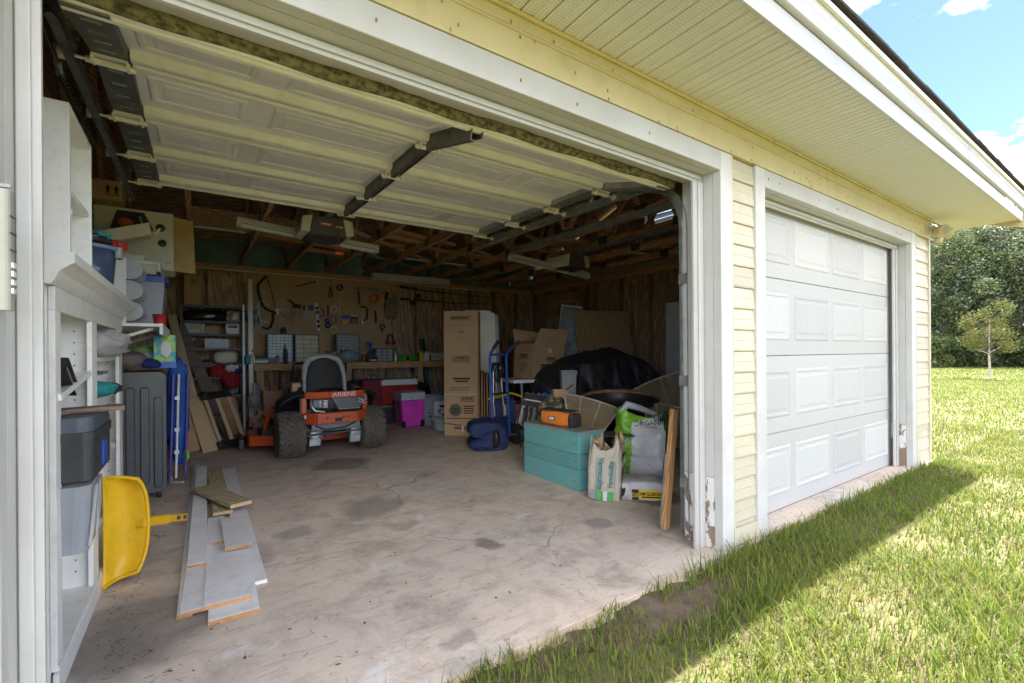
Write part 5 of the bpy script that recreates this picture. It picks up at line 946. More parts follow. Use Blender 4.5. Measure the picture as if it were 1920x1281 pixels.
t = opener('small grey garage door opener over the closed bay', 4.0, 4.45, 2.19, .95); MB().box(-.025, .025, -2.8, -.11, .15, .185).build('trolley_rail', m_galv, t); box(-.07, .02, -.102, -.1005, .06, .085).build('brand_label', MATS['label_red'], t)
def strip(label, a, b, w=.11, h=.05):
    a, b = Vector(a), Vector(b); d = b-a; t = thing('fluorescent_fixture', label, 'light fixture', (a+b)/2, Matrix((d.normalized(), Vector((0, 1, 0)), d.normalized().cross(Vector((0, 1, 0))))).transposed().to_euler(), 'unlit fluorescent fixtures'); l2 = d.length/2
    MB().prism([(-w/2, 0), (w/2, 0), (w*.28, h), (-w*.28, h)], -l2, l2, 'X').build('reflector', m_wplast, t, bevel=.002)
    for y in (-.028, .028): MB().tube([(-l2+.03, y, -.018), (l2-.03, y, -.018)], .013, 8).build('tube', M('tube_glass', (.62, .64, .66), rough=.2), t)
    for x in (-l2, l2-.02): box(x, x+.02, -w/2+.004, w/2-.004, -.035, .0).build('end_cap', m_wplast, t)
    for x in (-l2*.7, l2*.7): MB().tube([(x, 0, h), (x, 0, h+.2)], .003, 4).build('chain', m_galv, t)
strip('white fluorescent fixture passing behind the centre door opener', (.31, 4.85, 2.30), (1.60, 4.85, 2.20), .10)
strip('long fluorescent shop light hanging under the trusses at the back', (2.26, 7.1, 2.275), (3.55, 7.1, 2.285), .2, .07)
strip('white fluorescent fixture behind the small opener over the closed bay', (3.15, 4.62, 2.26), (4.45, 4.62, 2.14), .09)
lat = thing('lattice_panel', 'brown wooden lattice panel stored across the truss chords', 'lattice', (0, 0, 0)); 
pa, pb_ = at(352, 440, Z=2.53), at(556, 474, Z=2.53); x0, x1 = pa.x, pb_.x; y0, y1 = 5.35, 6.0
n = 0
for sgn, zz in ((1, 2.52), (-1, 2.529)):
    k = x0-(y1-y0)
    while k < x1:
        a = [k, y0 if sgn > 0 else y1]; b = [k+(y1-y0), y1 if sgn > 0 else y0]
        if a[0] < x0: a = [x0, a[1]+sgn*(x0-a[0])]
        if b[0] > x1: b = [x1, b[1]-sgn*(b[0]-x1)]
        if b[0]-a[0] > .05: MB().bar((a[0], a[1], zz), (b[0], b[1], zz), .035, .008).build('slat', m_lumber, lat)
        k += .095
def stored(p, q_, w, th, mat, lab, grp='boards stored on the truss chords', name='stored_board'):
    a, b = at(*p, Z=2.518+th/2), at(*q_, Z=2.518+th/2); t = thing(name, lab, 'board', (a+b)/2, group=grp); W(MB().bar(a, b, w, th), 'board', mat, t)
m_pinex = M('pale_pine_x', (.60, .45, .27), (.48, .34, .19), .6, kind='wood', scale=3, stretch=(.6, 5, 5))
SBL = {(356, 414): 'pale pine board on the chords right of the white fixture carton', (470, 436): 'long brown board on the chords just behind the centre opener', (360, 424): 'thin white strip on the chords beside the lattice panel', (648, 428): 'long pale slat running askew over the chords right of the centre opener', (725, 442): 'pale plank on the chords behind the far door edge', (735, 432): 'brown plank nearest the far edge of the open door', (575, 458): 'brown plank under the centre opener pull cord', (574, 468): 'pale plank behind the red pull handle', (700, 456): 'brown plank above the back shop light', (800, 465): 'brown plank between the shop light and the right door track', (870, 475): 'narrow pale slat left of the right track hanger', (760, 485): 'thin white rod lying over the chords above the shop light', (880, 465): 'short pale board at the right track hanger', (1010, 470): 'brown plank over the small opener', (1040, 450): 'wide pale board over the small opener', (1150, 470): 'white strip high on the chords at the far right', (690, 478): 'grey pipe lying askew on the chords above the shop light', (1000, 448): 'longest brown plank above the closed bay'}
for p, q_, w, th, mt in (((356, 414), (470, 432), .09, .036, m_pinex), ((470, 436), (640, 470), .09, .036, m_lumberx), ((360, 424), (460, 436), .03, .02, m_wplast), ((648, 428), (812, 492), .05, .03, m_pinex), ((725, 442), (790, 456), .09, .036, m_pinex), ((735, 432), (850, 460), .09, .036, m_lumberx), ((575, 458), (662, 471), .09, .036, m_lumberx), ((574, 468), (640, 478), .09, .036, m_pinex), ((700, 456), (756, 463), .09, .036, m_lumberx), ((800, 465), (900, 485), .09, .036, m_lumberx), ((870, 475), (960, 492), .05, .02, m_pinex), ((760, 485), (890, 500), .02, .02, m_wplast), ((880, 465), (920, 480), .07, .02, m_pinex), ((1010, 470), (1120, 488), .09, .036, m_lumberx), ((1040, 450), (1100, 455), .12, .02, m_pinex), ((1150, 470), (1220, 478), .05, .03, m_wplast), ((690, 478), (790, 505), .03, .03, m_grey), ((1000, 448), (1180, 480), .09, .036, m_lumberx)):
    stored(p, q_, w, th, mt, SBL[p])
# blue grey sheathing panels closing the eave at the back, between the trusses
for k in range(-2, 9):
    x = .56+.61*k; o = MB().box(x+.022, x+.588, 7.985, 7.995, 2.421, 2.80).build('eave_panel', m_teal_in, G)
    MB().box(x+.022, x+.588, 1.605, 1.615, 2.59, 2.86).build('eave_panel', m_deck, G)
MB().box(-3.5, 6.84, 8.06, 8.445, 2.385, 2.395).build('back_soffit', m_fascia, G); MB().box(-3.5, 6.84, 8.45, 8.47, 2.3, 2.62).build('back_fascia', m_fascia, G)
# perforated angle iron hung from the trusses above the door
t = thing('angle_iron_hanger', 'perforated galvanised angle iron above the open door panels', 'angle iron', (.6, 4.0, 2.45)); W(MB().box(.48, 1.15, 4.1, 4.14, 2.40, 2.404).box(.48, 1.15, 4.14, 4.144, 2.40, 2.44), 'angle', m_galv, t)
for k in range(20): W(box(.495+.033*k, .51+.033*k, 4.11, 4.125, 2.3985, 2.3998), 'slot', m_black, t)
W(box(.52, 1.12, 4.16, 4.2, 2.40, 2.43), 'cleat', m_pinex, t)
# ================================================================== tall moving carton and neighbours
def carton_thing(name, label, loc, rz, w, d, h, tilt=(0, 0)):
    t = thing(name, label, 'box', loc, (R(tilt[0]), R(tilt[1]), R(rz))); box(-w/2, w/2, 0, d, .001, h).build('carton', m_card, t, bevel=.002); return t
def uhaul(t, x, z, w, rz=0, y=-.0015, T=None):
    T = T or Matrix(); h = w*.36
    fr = MB().box(-w/2, w/2, y, y+.0008, z+h/2-.006, z+h/2).box(-w/2, w/2, y, y+.0008, z-h/2, z-h/2+.006).box(-w/2, -w/2+.006, y, y+.0008, z-h/2+.0061, z+h/2-.0061).box(w/2-.006, w/2, y, y+.0008, z-h/2+.0061, z+h/2-.0061)
    o = fr.build('logo_frame', m_ink, t); o.matrix_local = T @ TR(x, 0, 0); o = box(-w*.44, w*.44, y, y+.0008, z-h*.36, z-h*.14).build('logo_stripe', m_orange_ink, t); o.matrix_local = T @ TR(x, 0, 0)
    text('U-HAUL', w*.24, m_ink, t, T @ FRONT(x, y, z+h*.14), sx=.98, bold=.002)
TB = carton_thing('tall_moving_carton', 'tall narrow brown wardrobe carton with printed logo standing behind the blanket', (2.90, 5.42, 0), -38, .46, .22, 1.66)
uhaul(TB, .0, 1.02, .23); inkbars(TB, -.11, -.001, .77, [.23], .022); inkbars(TB, -.08, -.001, .735, [.17], .02); MB().box(-.2, .22, -.0008, 0, .688, .6905).build('fold_line', m_cardd, TB); MB().box(-.2, .22, -.0008, 0, 1.40, 1.4025).build('fold_line', m_cardd, TB)
inkbars(TB, -.14, -.001, 1.585, [.28, .24], .012)
for x in (-.15, .02): MB().box(x, x+.14, -.0012, -.0002, 1.46, 1.463).box(x, x+.14, -.0012, -.0002, 1.538, 1.541).box(x, x+.003, -.0012, -.0002, 1.4631, 1.5379).box(x+.137, x+.14, -.0012, -.0002, 1.4631, 1.5379).build('address_box', m_ink, TB)
box(-.04, .04, -.0012, .0, 1.37, 1.388).build('hand_hole', m_cardd, TB); MB().lathe([(.085, -.0012), (.085, -.0004), (0, -.0004)], (-.08, 0, .34), 20, 'Y').build('round_print', M('olive_ink', (.16, .15, .08), rough=.8), TB); inkbars(TB, .03, -.001, .40, [.14, .13, .14, .13], .015, .03); inkbars(TB, -.13, -.0024, .37, [.1, .1, .09], .012, .03)
uhaul(TB, .08, .485, .18); box(-.2, .2, -.0012, 0, .225, .237).build('ink_line', M('green_ink', (.05, .09, .03), rough=.8), TB); inkbars(TB, -.1, -.001, .12, [.26, .26], .012); inkbars(TB, -.16, -.001, .645, [.28, .26], .01, .03, MATS['olive_ink'])
MB().tube([(-.235, -.006, .56), (.0, -.012, .545), (.24, -.012, .56), (.3, .05, .57)], .004, 5).build('cord', m_cream_pl, TB); MB().tube([(-.235, -.005, .17), (-.1, -.01, .15), (.0, -.014, .14)], .006, 5).build('strap', m_dark, TB); box(.005, .03, -.02, -.014, .06, .135).build('tag', m_paper, TB)
t = thing('insulation_stack', 'stack of pale insulation panels leaning behind the tall carton', 'panels', (3.35, 5.62, 0), (R(4), 0, R(-30)))
for k in range(3): MB().prism([(-.24+.03*k, .01), (.18+.05*k, .01), (.12+.05*k, 1.69-.03*k), (-.22+.03*k, 1.70-.03*k)], .02*k, .02*k+.017, 'Y').build('panel', m_cream_pl if k < 2 else m_grey, t)
t = thing('flat_cartons', 'sheaf of flattened cartons tied upright to the tall carton', 'cartons', (3.10, 5.10, 0), (0, 0, R(-38)))
for k in range(6): box(-.10+.034*k, -.088+.034*k, -.02-.008*(k % 3), .28, .002, .86-.012*(k % 4)).build('flat_carton', m_card if k % 2 else m_cardd, t)
# ================================================================== hand truck
HT = thing('hand_truck', 'blue hand truck with black tyres standing behind the navy blanket', 'hand truck', (2.95, 4.52, 0), (R(-3), 0, R(10)))
for x in (-.13, .13): MB().tube([(x, 0, .08), (x, 0, 1.03), (x*.98, -.02, 1.10), (x*1.12, -.10, 1.16)], .016, 8).build('upright', m_blue, HT); MB().tube([(x*1.1, -.085, 1.15), (x*1.3, -.2, 1.22)], .021, 8).build('grip', m_dark, HT)
for z in (1.08, .62, .32): MB().tube([(-.13, .0, z), (.13, .0, z)], .013, 8).build('cross_bar', m_blue if z > 1 else m_black, HT)
for x in (-.055, .055): MB().tube([(x*1.6, .03, .35), (x, .03, .93)], .009, 8).build('slide_rod', m_steel, HT)
MB().tube([(-.1, .02, .88), (-.06, .02, .97), (.06, .02, .97), (.1, .02, .88)], .022, 8).build('latch_yoke', m_black, HT); lump(MB(), (0, .02, .85), (.05, .03, .1), .2, 3).build('latch', m_black, HT)
for x in (-.09, .09): MB().tube([(x, .02, .36), (x, .02, .48)], .02, 10).build('bushing', m_card, HT)
MB().box(-.17, .17, .03, .25, .012, .022).build('toe_plate', m_galv, HT); MB().tube([(-.22, -.05, .125), (.22, -.05, .125)], .012, 8).build('axle', m_steel, HT)
for x in (-.2, .2):
    w = MB().lathe([(.06, -.03), (.10, -.034), (.122, -.02), (.123, .02), (.10, .034), (.06, .03)], (x, -.05, .125), 28, 'X').build('wheel', m_black, HT); MB().lathe([(0, -.028), (.02, -.03), (.025, -.015), (.05, -.018), (.06, -.028), (.06, .028), (.05, .018), (.02, .03), (0, .03)], (x, -.05, .125), 20, 'X').build('hub', m_steel, w)
# ================================================================== navy blanket: a thick fold lying on its side
BL = thing('moving_blanket', 'folded navy quilted moving blanket slumped on the floor', 'blanket', (2.76, 4.55, 0), (0, 0, R(-25)))
m_navy = M('navy_quilt', (.018, .035, .115), (.010, .018, .065), .62, scale=11, bump=.5, bscale=34)
from mathutils import noise as _nz
prof = [(.20, .02), (.0, .012), (-.16, .02), (-.215, .06), (-.20, .11), (-.12, .135), (-.03, .14), (-.10, .165), (-.19, .185), (-.225, .235), (-.205, .295), (-.13, .325), (.0, .335), (.12, .325), (.19, .28), (.215, .2), (.22, .1)]
prof2 = []
for i in range(len(prof)):
    a, b, c, d = (Vector(prof[(i+k) % len(prof)]) for k in (-1, 0, 1, 2))
    for s_ in range(4):
        u = s_/4; prof2.append(.5*((2*b)+(-a+c)*u+(2*a-5*b+4*c-d)*u*u+(-a+3*b-3*c+d)*u**3))
def blank(u, v):
    p = prof2[int(round(u*len(prof2))) % len(prof2)]; y = -.17+.34*v; e = 1-.10*abs(2*v-1)**5
    n_ = _nz.noise(Vector((p.x*7, y*9, p.y*7)))*.026+_nz.noise(Vector((p.x*20, y*24, p.y*20)))*.011
    return (p.x*e+n_, y+_nz.noise(Vector((p.x*6, p.y*9, v*2)))*.03, max(.004, p.y*e+n_*.8+.006))
mb = MB().grid(blank, len(prof2), 18); nn = len(prof2)+1
mb.add([blank(i/len(prof2), 0) for i in range(len(prof2))], [tuple(range(len(prof2)))[::-1]]); mb.add([blank(i/len(prof2), 1) for i in range(len(prof2))], [tuple(range(len(prof2)))])
mb.build('folded_quilt', m_navy, BL)
MB().tube([(p.x*.93, -.178, max(.012, p.y*.95)) for p in prof2[::2]], .012, 6, closed=True).build('edge_binding', m_navy, BL)
# ================================================================== teal crate
TC = thing('wooden_crate', 'weathered teal painted plank crate on the floor in the right foreground', 'crate', (2.625, 3.065, 0))
for (z0, z1) in ((.0, .166), (.1672, .286), (.2872, .452)):
    box(-.142, -.124, -.365, .365, z0+.001, z1).build('plank', m_teal, TC, bevel=.002); box(.124, .142, -.365, .365, z0+.002, z1).build('plank', m_teal, TC, bevel=.003)
    box(-.1235, .1235, -.365, -.347, z0+.003, z1-.001).build('plank', m_teal, TC, bevel=.003); box(-.1235, .1235, .347, .365, z0+.003, z1-.001).build('plank', m_teal, TC, bevel=.003)
m_oldtop = M('worn_teal_top', (.20, .30, .27), (.30, .20, .13), .75, scale=9, bump=.2)
for k in range(2): box(-.143+.144*k, -.002+.144*k, -.367, .367, .4525, .466).build('lid_plank', m_oldtop, TC, bevel=.003)
for y in (-.33, .33):
    for z in (.08, .23, .37): MB().lathe([(.005, -.1435), (.005, -.1421), (0, -.1421)], (0, y, z), 6, 'X').build('nail_head', m_dark, TC)
TG = thing('tool_bag', 'orange zip tool bag with black ends on top of the teal crate', 'bag', (2.60, 3.06, .467), (0, 0, R(8)))
m_obag = M('orange_fabric', (.74, .22, .03), (.66, .18, .02), .7, scale=14, bump=.2); m_bbag = M('black_fabric', (.035, .037, .045), (.02, .02, .025), .75, scale=14)
def tb(u, v):
    y = -.16+.32*v; a = u*2*math.pi; e = 1-.12*abs(2*v-1)**4; pw = lambda q: math.copysign(abs(q)**.55, q); return (.072*pw(math.cos(a))*e, y, max(.001, .066+.066*pw(math.sin(a))*e+.004*math.sin(v*9+u*12)))
mb = MB().grid(tb, 24, 12); mb.add([tb(i/24, 0) for i in range(24)], [tuple(range(24))]); mb.add([tb(i/24, 1) for i in range(24)], [tuple(range(24))[::-1]]); mb.build('body', m_obag, TG)
lump(MB(), (0, -.165, .062), (.068, .028, .06), .06, 2, sq=4).build('end_panel', m_bbag, TG); MB().grid(lambda u, v: (.074*(2*u-1)*.8, -.165+.33*v, .1335+.003*math.sin(u*3.1)), 4, 8).build('zip_top', m_bbag, TG, solid=.008); box(-.0785, -.074, -.01, .06, .05, .085).build('logo_patch', m_dark, TG); box(-.0795, -.0787, -.002, .052, .056, .079).build('logo_print', m_paper, TG)
# ================================================================== bags on the right
def bagmesh(w, d, h, seed, amp=.018, pinch=.25, nu=40, nv=26, sq=.42, topz=None):
    def fn(u, v):
        a = u*2*math.pi; pw = lambda q: math.copysign(abs(q)**sq, q); k = 1-.10*(1-min(1, v*6))-pinch*max(0, v-.75)*2; bul = 1+.10*math.sin(math.pi*min(1, v*1.1))
        x, y, z = w/2*pw(math.cos(a))*(1+.04*math.sin(v*3)), d/2*pw(math.sin(a))*k*bul, h*v
        n_ = _nz.noise(Vector((x*9+seed, y*9, z*7)))*amp+_nz.noise(Vector((x*22, y*22+seed, z*20)))*amp*.45-abs(_nz.noise(Vector((x*5, seed, z*16))))*amp*.8
        return (x+n_, y+n_, z+(_nz.noise(Vector((math.cos(a)*2, math.sin(a)*2, seed)))*.05*v if topz is None else topz(u)*v))
    mb = MB().grid(fn, nu, nv); mb.add([fn(i/nu, 0) for i in range(nu)], [tuple(range(nu))[::-1]]); return mb, fn
V = thing('vermiculite_bag', 'torn open tan paper sack with teal lettering beside the teal crate', 'sack', (2.545, 2.475, 0), (R(-2), R(3), R(-56)))
m_sack = M('sack_paper', (.50, .45, .37), (.43, .38, .30), .75, scale=6, bump=.25, bscale=16)
mb, fn = bagmesh(.24, .17, .40, 3, .012, .2, topz=lambda u: .04*math.sin(u*40)+.03*math.sin(u*17)); mb.build('sack', m_sack, V, solid=.003)
fl = MB().grid(lambda u, v: (lambda p: (p[0]*(1-.35*v), p[1]*(1-.5*v)+.03*v, p[2]+.06*v*(1+math.sin(u*37))-.05*v))(fn(.02+.45*u, 1)), 24, 4); fl.build('torn_mouth', m_card, V, solid=.003)
m_tealink = M('teal_ink', (.03, .21, .24), rough=.7); m_grn = M('green_print', (.10, .42, .10), rough=.6)
text('Vermiculite', .062, m_tealink, V, FRONT(-.025, -.108, .20, 0, -90), sx=.82, bold=.001); text('Vermiculite', .055, m_tealink, V, FRONT(.05, -.106, .20, 0, 90), sx=.78, bold=.001); MB().box(-.058, -.055, -.107, -.106, .08, .33).box(.078, .081, -.104, -.103, .10, .30).build('rule_line', m_tealink, V)
for x0, x1, mt in ((-.05, -.01, m_grn), (.0, .03, m_paper), (.035, .075, m_grn), (-.09, -.055, m_grey)): MB().box(x0, x1, -.1045, -.1035, .005, .075).build('base_print', mt, V)
MB().grid(lambda u, v: (.122+.004*math.sin(v*14), -.06+.10*u, .02+.34*v), 4, 10).build('side_stripe', m_dark, V, solid=.003)
O = thing('potting_mix_bag', 'slumped white and lime green potting mix bag standing by the right track', 'bag', (3.22, 2.72, 0), (R(-6), R(5), R(-36)))
def m_pot():
    m, n, l, b = _nt('potting_print'); tc = n.new('ShaderNodeTexCoord'); sx = n.new('ShaderNodeSeparateXYZ'); l.new(tc.outputs['Object'], sx.inputs[0]); nz = _noise(n, l, tc.outputs['Object'], 5, 3)
    k = _math(n, l, 'ADD', _math(n, l, 'MULTIPLY', sx.outputs[0], 1.0), _math(n, l, 'MULTIPLY', nz, .06)); side = _math(n, l, 'LESS_THAN', k, -.085); top = _math(n, l, 'GREATER_THAN', _math(n, l, 'SUBTRACT', sx.outputs[2], _math(n, l, 'MULTIPLY', sx.outputs[0], .25)), .50); gr2 = _math(n, l, 'MAXIMUM', side, top)
    c = _mix(n, l, gr2, _mix(n, l, _ramp(n, l, _noise(n, l, tc.outputs['Object'], 8, 5), .45, .7), (.74, .74, .74), (.64, .65, .66)), (.21, .50, .03)); dk = _math(n, l, 'GREATER_THAN', k, .205); c = _mix(n, l, dk, c, (.05, .09, .045))
    l.new(c, b.inputs['Base Color']); b.inputs['Roughness'].default_value = .38; return m
mb, fn = bagmesh(.44, .24, .58, 9, .03, .45, 56, 40, .5, lambda u: .05*math.sin(u*12+1)-.03); mb.build('bag', m_pot(), O, solid=.003)
text('ORGANIC', .065, m_ink, O, FRONT(.04, -.118, .475, 0, 8), sx=.95); text('POTTING', .034, m_ink, O, FRONT(.03, -.122, .432, 0, 8), sx=1); MB().tube([(.04, -.125, .13), (.05, -.13, .10), (.12, -.13, .03), (.18, -.125, .01)], .004, 5).build('dark_line', m_ink, O)
MB().tube([(-.2, -.05, .55), (-.16, -.08, .62), (-.05, -.06, .60), (.1, -.04, .56)], [.03, .035, .03, .02], 8).build('rolled_top', M('bag_silver', (.5, .52, .56), rough=.3), O)
Cn = thing('concrete_sack', 'grey white sack of concrete mix lying flat in front of the potting bag', 'sack', (2.79, 2.36, 0), (0, 0, R(-42)))
m_csack = M('cement_sack', (.60, .59, .58), (.48, .47, .46), .75, scale=5, bump=.25, dirt=((.08, .08, .08), .6, 5))
lump(MB(), (0, 0, .065), (.20, .14, .075), .10, 6, 40, 20, 3, flat=.82, sq=5).build('sack', m_csack, Cn)
def strip_(x0, x1, z0, z1, y): return MB().prism([(x0, z0), (x1, z0), (x1, z1), (x0, z1)], y, y+.001, 'Y')
strip_(-.02, .18, .02, .085, -.146).build('yellow_band', M('safety_yellow', (.75, .55, .02), rough=.5), Cn); strip_(-.07, -.021, .012, .088, -.1465).build('weight_patch', m_ink, Cn); text('80', .05, MATS['safety_yellow'], Cn, FRONT(-.046, -.1478, .05, 0, 180)); text('CONCRETE MIX', .032, m_ink, Cn, FRONT(.08, -.1475, .058, 0, 180), sx=.85, bold=.0012); inkbars(Cn, .0, -.1462, .038, [.15], .01)
MB().prism([(-.155, .03), (-.10, .045), (-.105, .10), (-.165, .08)], -.1375, -.1365, 'Y').build('corner_logo', m_ink, Cn)
# stake and board by the track
lean('wood_stake', 'rough orange brown wooden stake leaning on the right door track', (2.35, 1.79, 0), (2.465, 1.80, .74), .05, .03, M('stake_wood', (.52, .29, .12), (.36, .19, .08), .75, kind='wood', scale=4, stretch=(7, 7, .6), bump=.2), 'stake', part='stake')
lean('grey_fence_board', 'short weathered grey board tucked behind the wooden stake', (2.40, 1.835, 0), (2.47, 1.84, .45), .07, .02, M('weathered_grey', (.33, .34, .36), (.22, .23, .24), .8, kind='wood', scale=5, stretch=(6, 6, .6)), 'board')
# ================================================================== folded patio mesh chairs
m_wire = M('rusty_wire', (.36, .29, .18), (.38, .19, .09), .6, metal=.1, scale=5, ramp=(.5, .68)); m_frame = M('worn_frame', (.58, .56, .46), (.42, .38, .28), .5, metal=.4, scale=9)
def meshchair(label, loc, rot, w0, w1, h, bow, legs):
    t = thing('mesh_patio_chair', label, 'patio chair', loc, rot, 'rusty wire mesh patio chairs')
    def fn(u, v): x = (2*u-1)*(w0+(w1-w0)*v)/2; return Vector((x, bow*(1-(2*u-1)**2), h*v*(1+.16*(1-(2*u-1)**2)*v)))
    edge = [fn(u/14, 1) for u in range(15)]+[fn(1, 1-v/6) for v in range(1, 7)]+[fn(1-u/8, 0) for u in range(1, 9)]+[fn(0, v/6) for v in range(1, 6)]
    MB().tube(edge, .010, 6, closed=True).build('rim', m_frame, t)
    n = 30; mb = MB()
    for sg in (1, -1):
        for k in range(-n, n+1):
            pts = []
            for s_ in range(0, 17):
                v = s_/16; u = k/n+v*.8 if sg > 0 else k/n+.8-v*.8
                if 0 <= u <= 1: pts.append(fn(u, v))
            if len(pts) > 1: mb.tube(pts, .0046, 3, cap=False)
    mb.build('wire_mesh', m_wire, t)
    for u in (.32, .68): MB().tube([fn(u, v/8)+Vector((0, -.006, 0)) for v in range(9)], .006, 6).build('rib', m_frame, t)
    for a, b in legs: MB().tube([a, ((Vector(a)+Vector(b))/2), b], .010, 6).build('leg', m_frame, t)
    return t
meshchair('front rusty mesh patio chair tipped behind the orange bag', (2.99, 3.18, .28), (R(-28), R(16), R(-38)), .22, .56, .40, .10, [((-.1, .02, .0), (-.22, .25, -.22)), ((.1, .02, .0), (.28, .12, -.20)), ((-.08, .0, .0), (.12, -.12, -.25))])
meshchair('upper rusty mesh patio chair stacked in front of the black cover', (4.42, 3.30, .36), (R(-18), R(-24), R(-36)), .26, .82, .40, .10, [((-.12, .02, 0), (-.2, .2, -.40)), ((.12, .02, 0), (.25, .2, -.36))])
meshchair('lower mesh patio chair seat under the upper one', (4.12, 3.12, .10), (R(-20), R(6), R(-36)), .30, .46, .40, .06, [((-.15, 0, 0), (-.15, -.02, -.2)), ((.15, 0, 0), (.15, -.02, -.2))])
# white crossing chair legs near the sacks
t = thing('folding_stool', 'thin white crossed legs of a folding stool behind the torn sack', 'stool', (2.98, 2.78, 0), (0, 0, R(-36)))
MB().tube([(-.14, 0, .01), (.12, 0, .36)], .008, 6).build('leg', m_wplast, t); MB().tube([(.14, .03, .01), (-.12, .03, .36)], .008, 6).build('leg', m_wplast, t); MB().tube([(-.16, .0, .375), (.16, .01, .375)], .009, 6).build('seat_bar', m_wplast, t); MB().box(-.15, .15, -.1, .14, .385, .392).build('seat', m_dark, t)
# ================================================================== fire pit, cover, table and the rest
t = thing('fire_pit_bowl', 'rusty black round fire pit bowl with lid behind the mesh chairs', 'fire pit', (3.95, 3.62, .0), (R(-12), R(14), 0)); MB().lathe([(.0, .30), (.25, .34), (.40, .46), (.42, .56), (.44, .565), (.445, .55), (.42, .45), (.27, .32), (.0, .27)], n=36).build('bowl', m_black, t); MB().tube([(.43*math.cos(i*.2094), .43*math.sin(i*.2094), .565) for i in range(30)], .024, 6, closed=True).build('rim', M('rust_rim', (.30, .17, .10), (.16, .09, .06), .8, scale=16), t)
for k in range(3): MB().tube([(.3*math.cos(k*2.09+.5), .3*math.sin(k*2.09+.5), .36), (.36*math.cos(k*2.09+.5), .36*math.sin(k*2.09+.5), .02)], .014, 6).build('leg', m_black, t)
lump(MB(), (-.05, -.1, .58), (.25, .2, .07), .25, 8, 20, 12, 4).build('plastic_wrap', clear('smoky_film', (.22, .22, .26), .7), t)
t = thing('black_tray_lid', 'flat black tray with pale edge above the front mesh chair', 'tray', (3.12, 3.72, .52), (R(8), R(10), R(-36))); bin_(MB(), -.36, .40, -.16, .16, .0, .07, .008).build('tray', m_black, t, bevel=.004); MB().tube([(-.36, -.163, .07), (.40, -.163, .07)], .008, 6).build('pale_edge', m_frame, t)
for x in (-.3, .32): MB().tube([(x, .05, 0), (x, .05, -.52)], .012, 6).build('support_leg', m_dark, t)
GC = thing('covered_grill', 'long grill under a draped black cover at the right rear', 'covered grill', (4.62, 4.62, 0), (0, 0, R(-14)))
m_cover = M('black_cover', (.016, .016, .018), (.030, .030, .033), .55, scale=5, bump=.5, bscale=14, dirt=((.10, .095, .085), .35, 6))
def cover(u, v):
    # u along length, v over the profile from front hem to rear hem
    x = -.95+1.9*u; hgt = float(np.interp(u, [0, .10, .24, .40, .62, .70, .86, 1], [.70, .88, .99, 1.05, 1.08, 1.02, .90, .66])); hw_ = .34*(1-.25*max(0, (.15-u)/.15))
    if v < .35: k = v/.35; y = -hw_-.06*(1-k); z = .18+(hgt-.23)*k
    elif v < .65: k = (v-.35)/.3; y = -hw_+2*hw_*k; z = hgt-.05+.12*math.sin(math.pi*k)
    else: k = (v-.65)/.35; y = hw_+.06*k; z = hgt-.05-(hgt-.23)*k
    n_ = _nz.noise(Vector((x*2.2, y*3, z*3)))*.09+_nz.noise(Vector((x*8, y*7, z*2)))*.045-abs(_nz.noise(Vector((x*4+z*3, 5, z*2))))*.07+.035*math.exp(-((x-.26-.3*(1.1-z))/.028)**2)+.03*math.exp(-((x+.42+.2*(1.1-z))/.03)**2)-.03*math.exp(-((x-.06-.15*(1-z))/.04)**2)+.025*math.exp(-((x-.62+.25*(1-z))/.025)**2)
    return (x+n_*.4, y+n_, z+n_*.6+.02*math.sin(x*3.3))
mb = MB().grid(cover, 150, 60); mb.build('cover', m_cover, GC, solid=.004)
MB().grid(lambda u, v: (lambda p: (p[0]-.04*v, p[1]*(1-v)+.0*v, p[2]))(cover(0, u)), 22, 2).build('cover_end', m_cover, GC); MB().grid(lambda u, v: (lambda p: (p[0]+.04*v, p[1]*(1-v), p[2]))(cover(1, u)), 22, 2).build('cover_end', m_cover, GC)
MB().tube([cover(u/30, .352) for u in range(31)], .006, 5).build('seam', m_black, GC)
for x in (-.7, .7):
    for y in (-.22, .22): MB().tube([(x, y, 0), (x, y, .6)], .02, 6).build('leg', m_dark, GC)
t = thing('grey_bin_corner', 'grey plastic bin showing under the edge of the black cover', 'bin', (3.72, 4.22, .0), (0, 0, R(-30))); bin_(MB(), -.09, .09, -.07, .07, .0, .88, .006, .03).build('bin', m_grey, t); MB().box(-.095, .095, -.082, -.071, .83, .88).build('rim', m_grey, t)
t = thing('small_open_carton', 'small open brown carton on the black tray', 'box', (3.28, 3.86, .60), (0, 0, R(-30))); bin_(MB(), -.08, .08, -.07, .07, 0, .09, .003).build('carton', m_card, t); MB().sheet([(.081, -.07, .09), (.15, -.08, .14), (.15, .08, .14), (.081, .07, .09)], .003).build('flap', m_card, t)
t = thing('blue_box_edge', 'small bright blue plastic case left of the open carton', 'case', (3.13, 3.95, .60)); rbox(-.035, .035, -.03, .03, 0, .055, .008).build('case', m_blue, t)
t = thing('camouflage_bag', 'camouflage patterned bag slumped behind the orange tool bag', 'bag', (2.98, 3.62, .33)); lump(MB(), (0, 0, .16), (.14, .13, .17), .25, 5, 24, 16, 2.5, flat=.95).build('bag', M('camo', (.34, .31, .16), (.06, .05, .035), .8, scale=11, ramp=(.47, .53), dirt=((.36, .33, .25), .9, 9)), t); lump(MB(), (.02, .0, -.15), (.13, .12, .18), .15, 3, flat=.9).build('lower_bag', m_bbag, t); MB().tube([(-.15, -.1, .05), (-.25, -.12, .12), (-.3, -.1, .02)], .007, 5).build('cord', m_black, t)
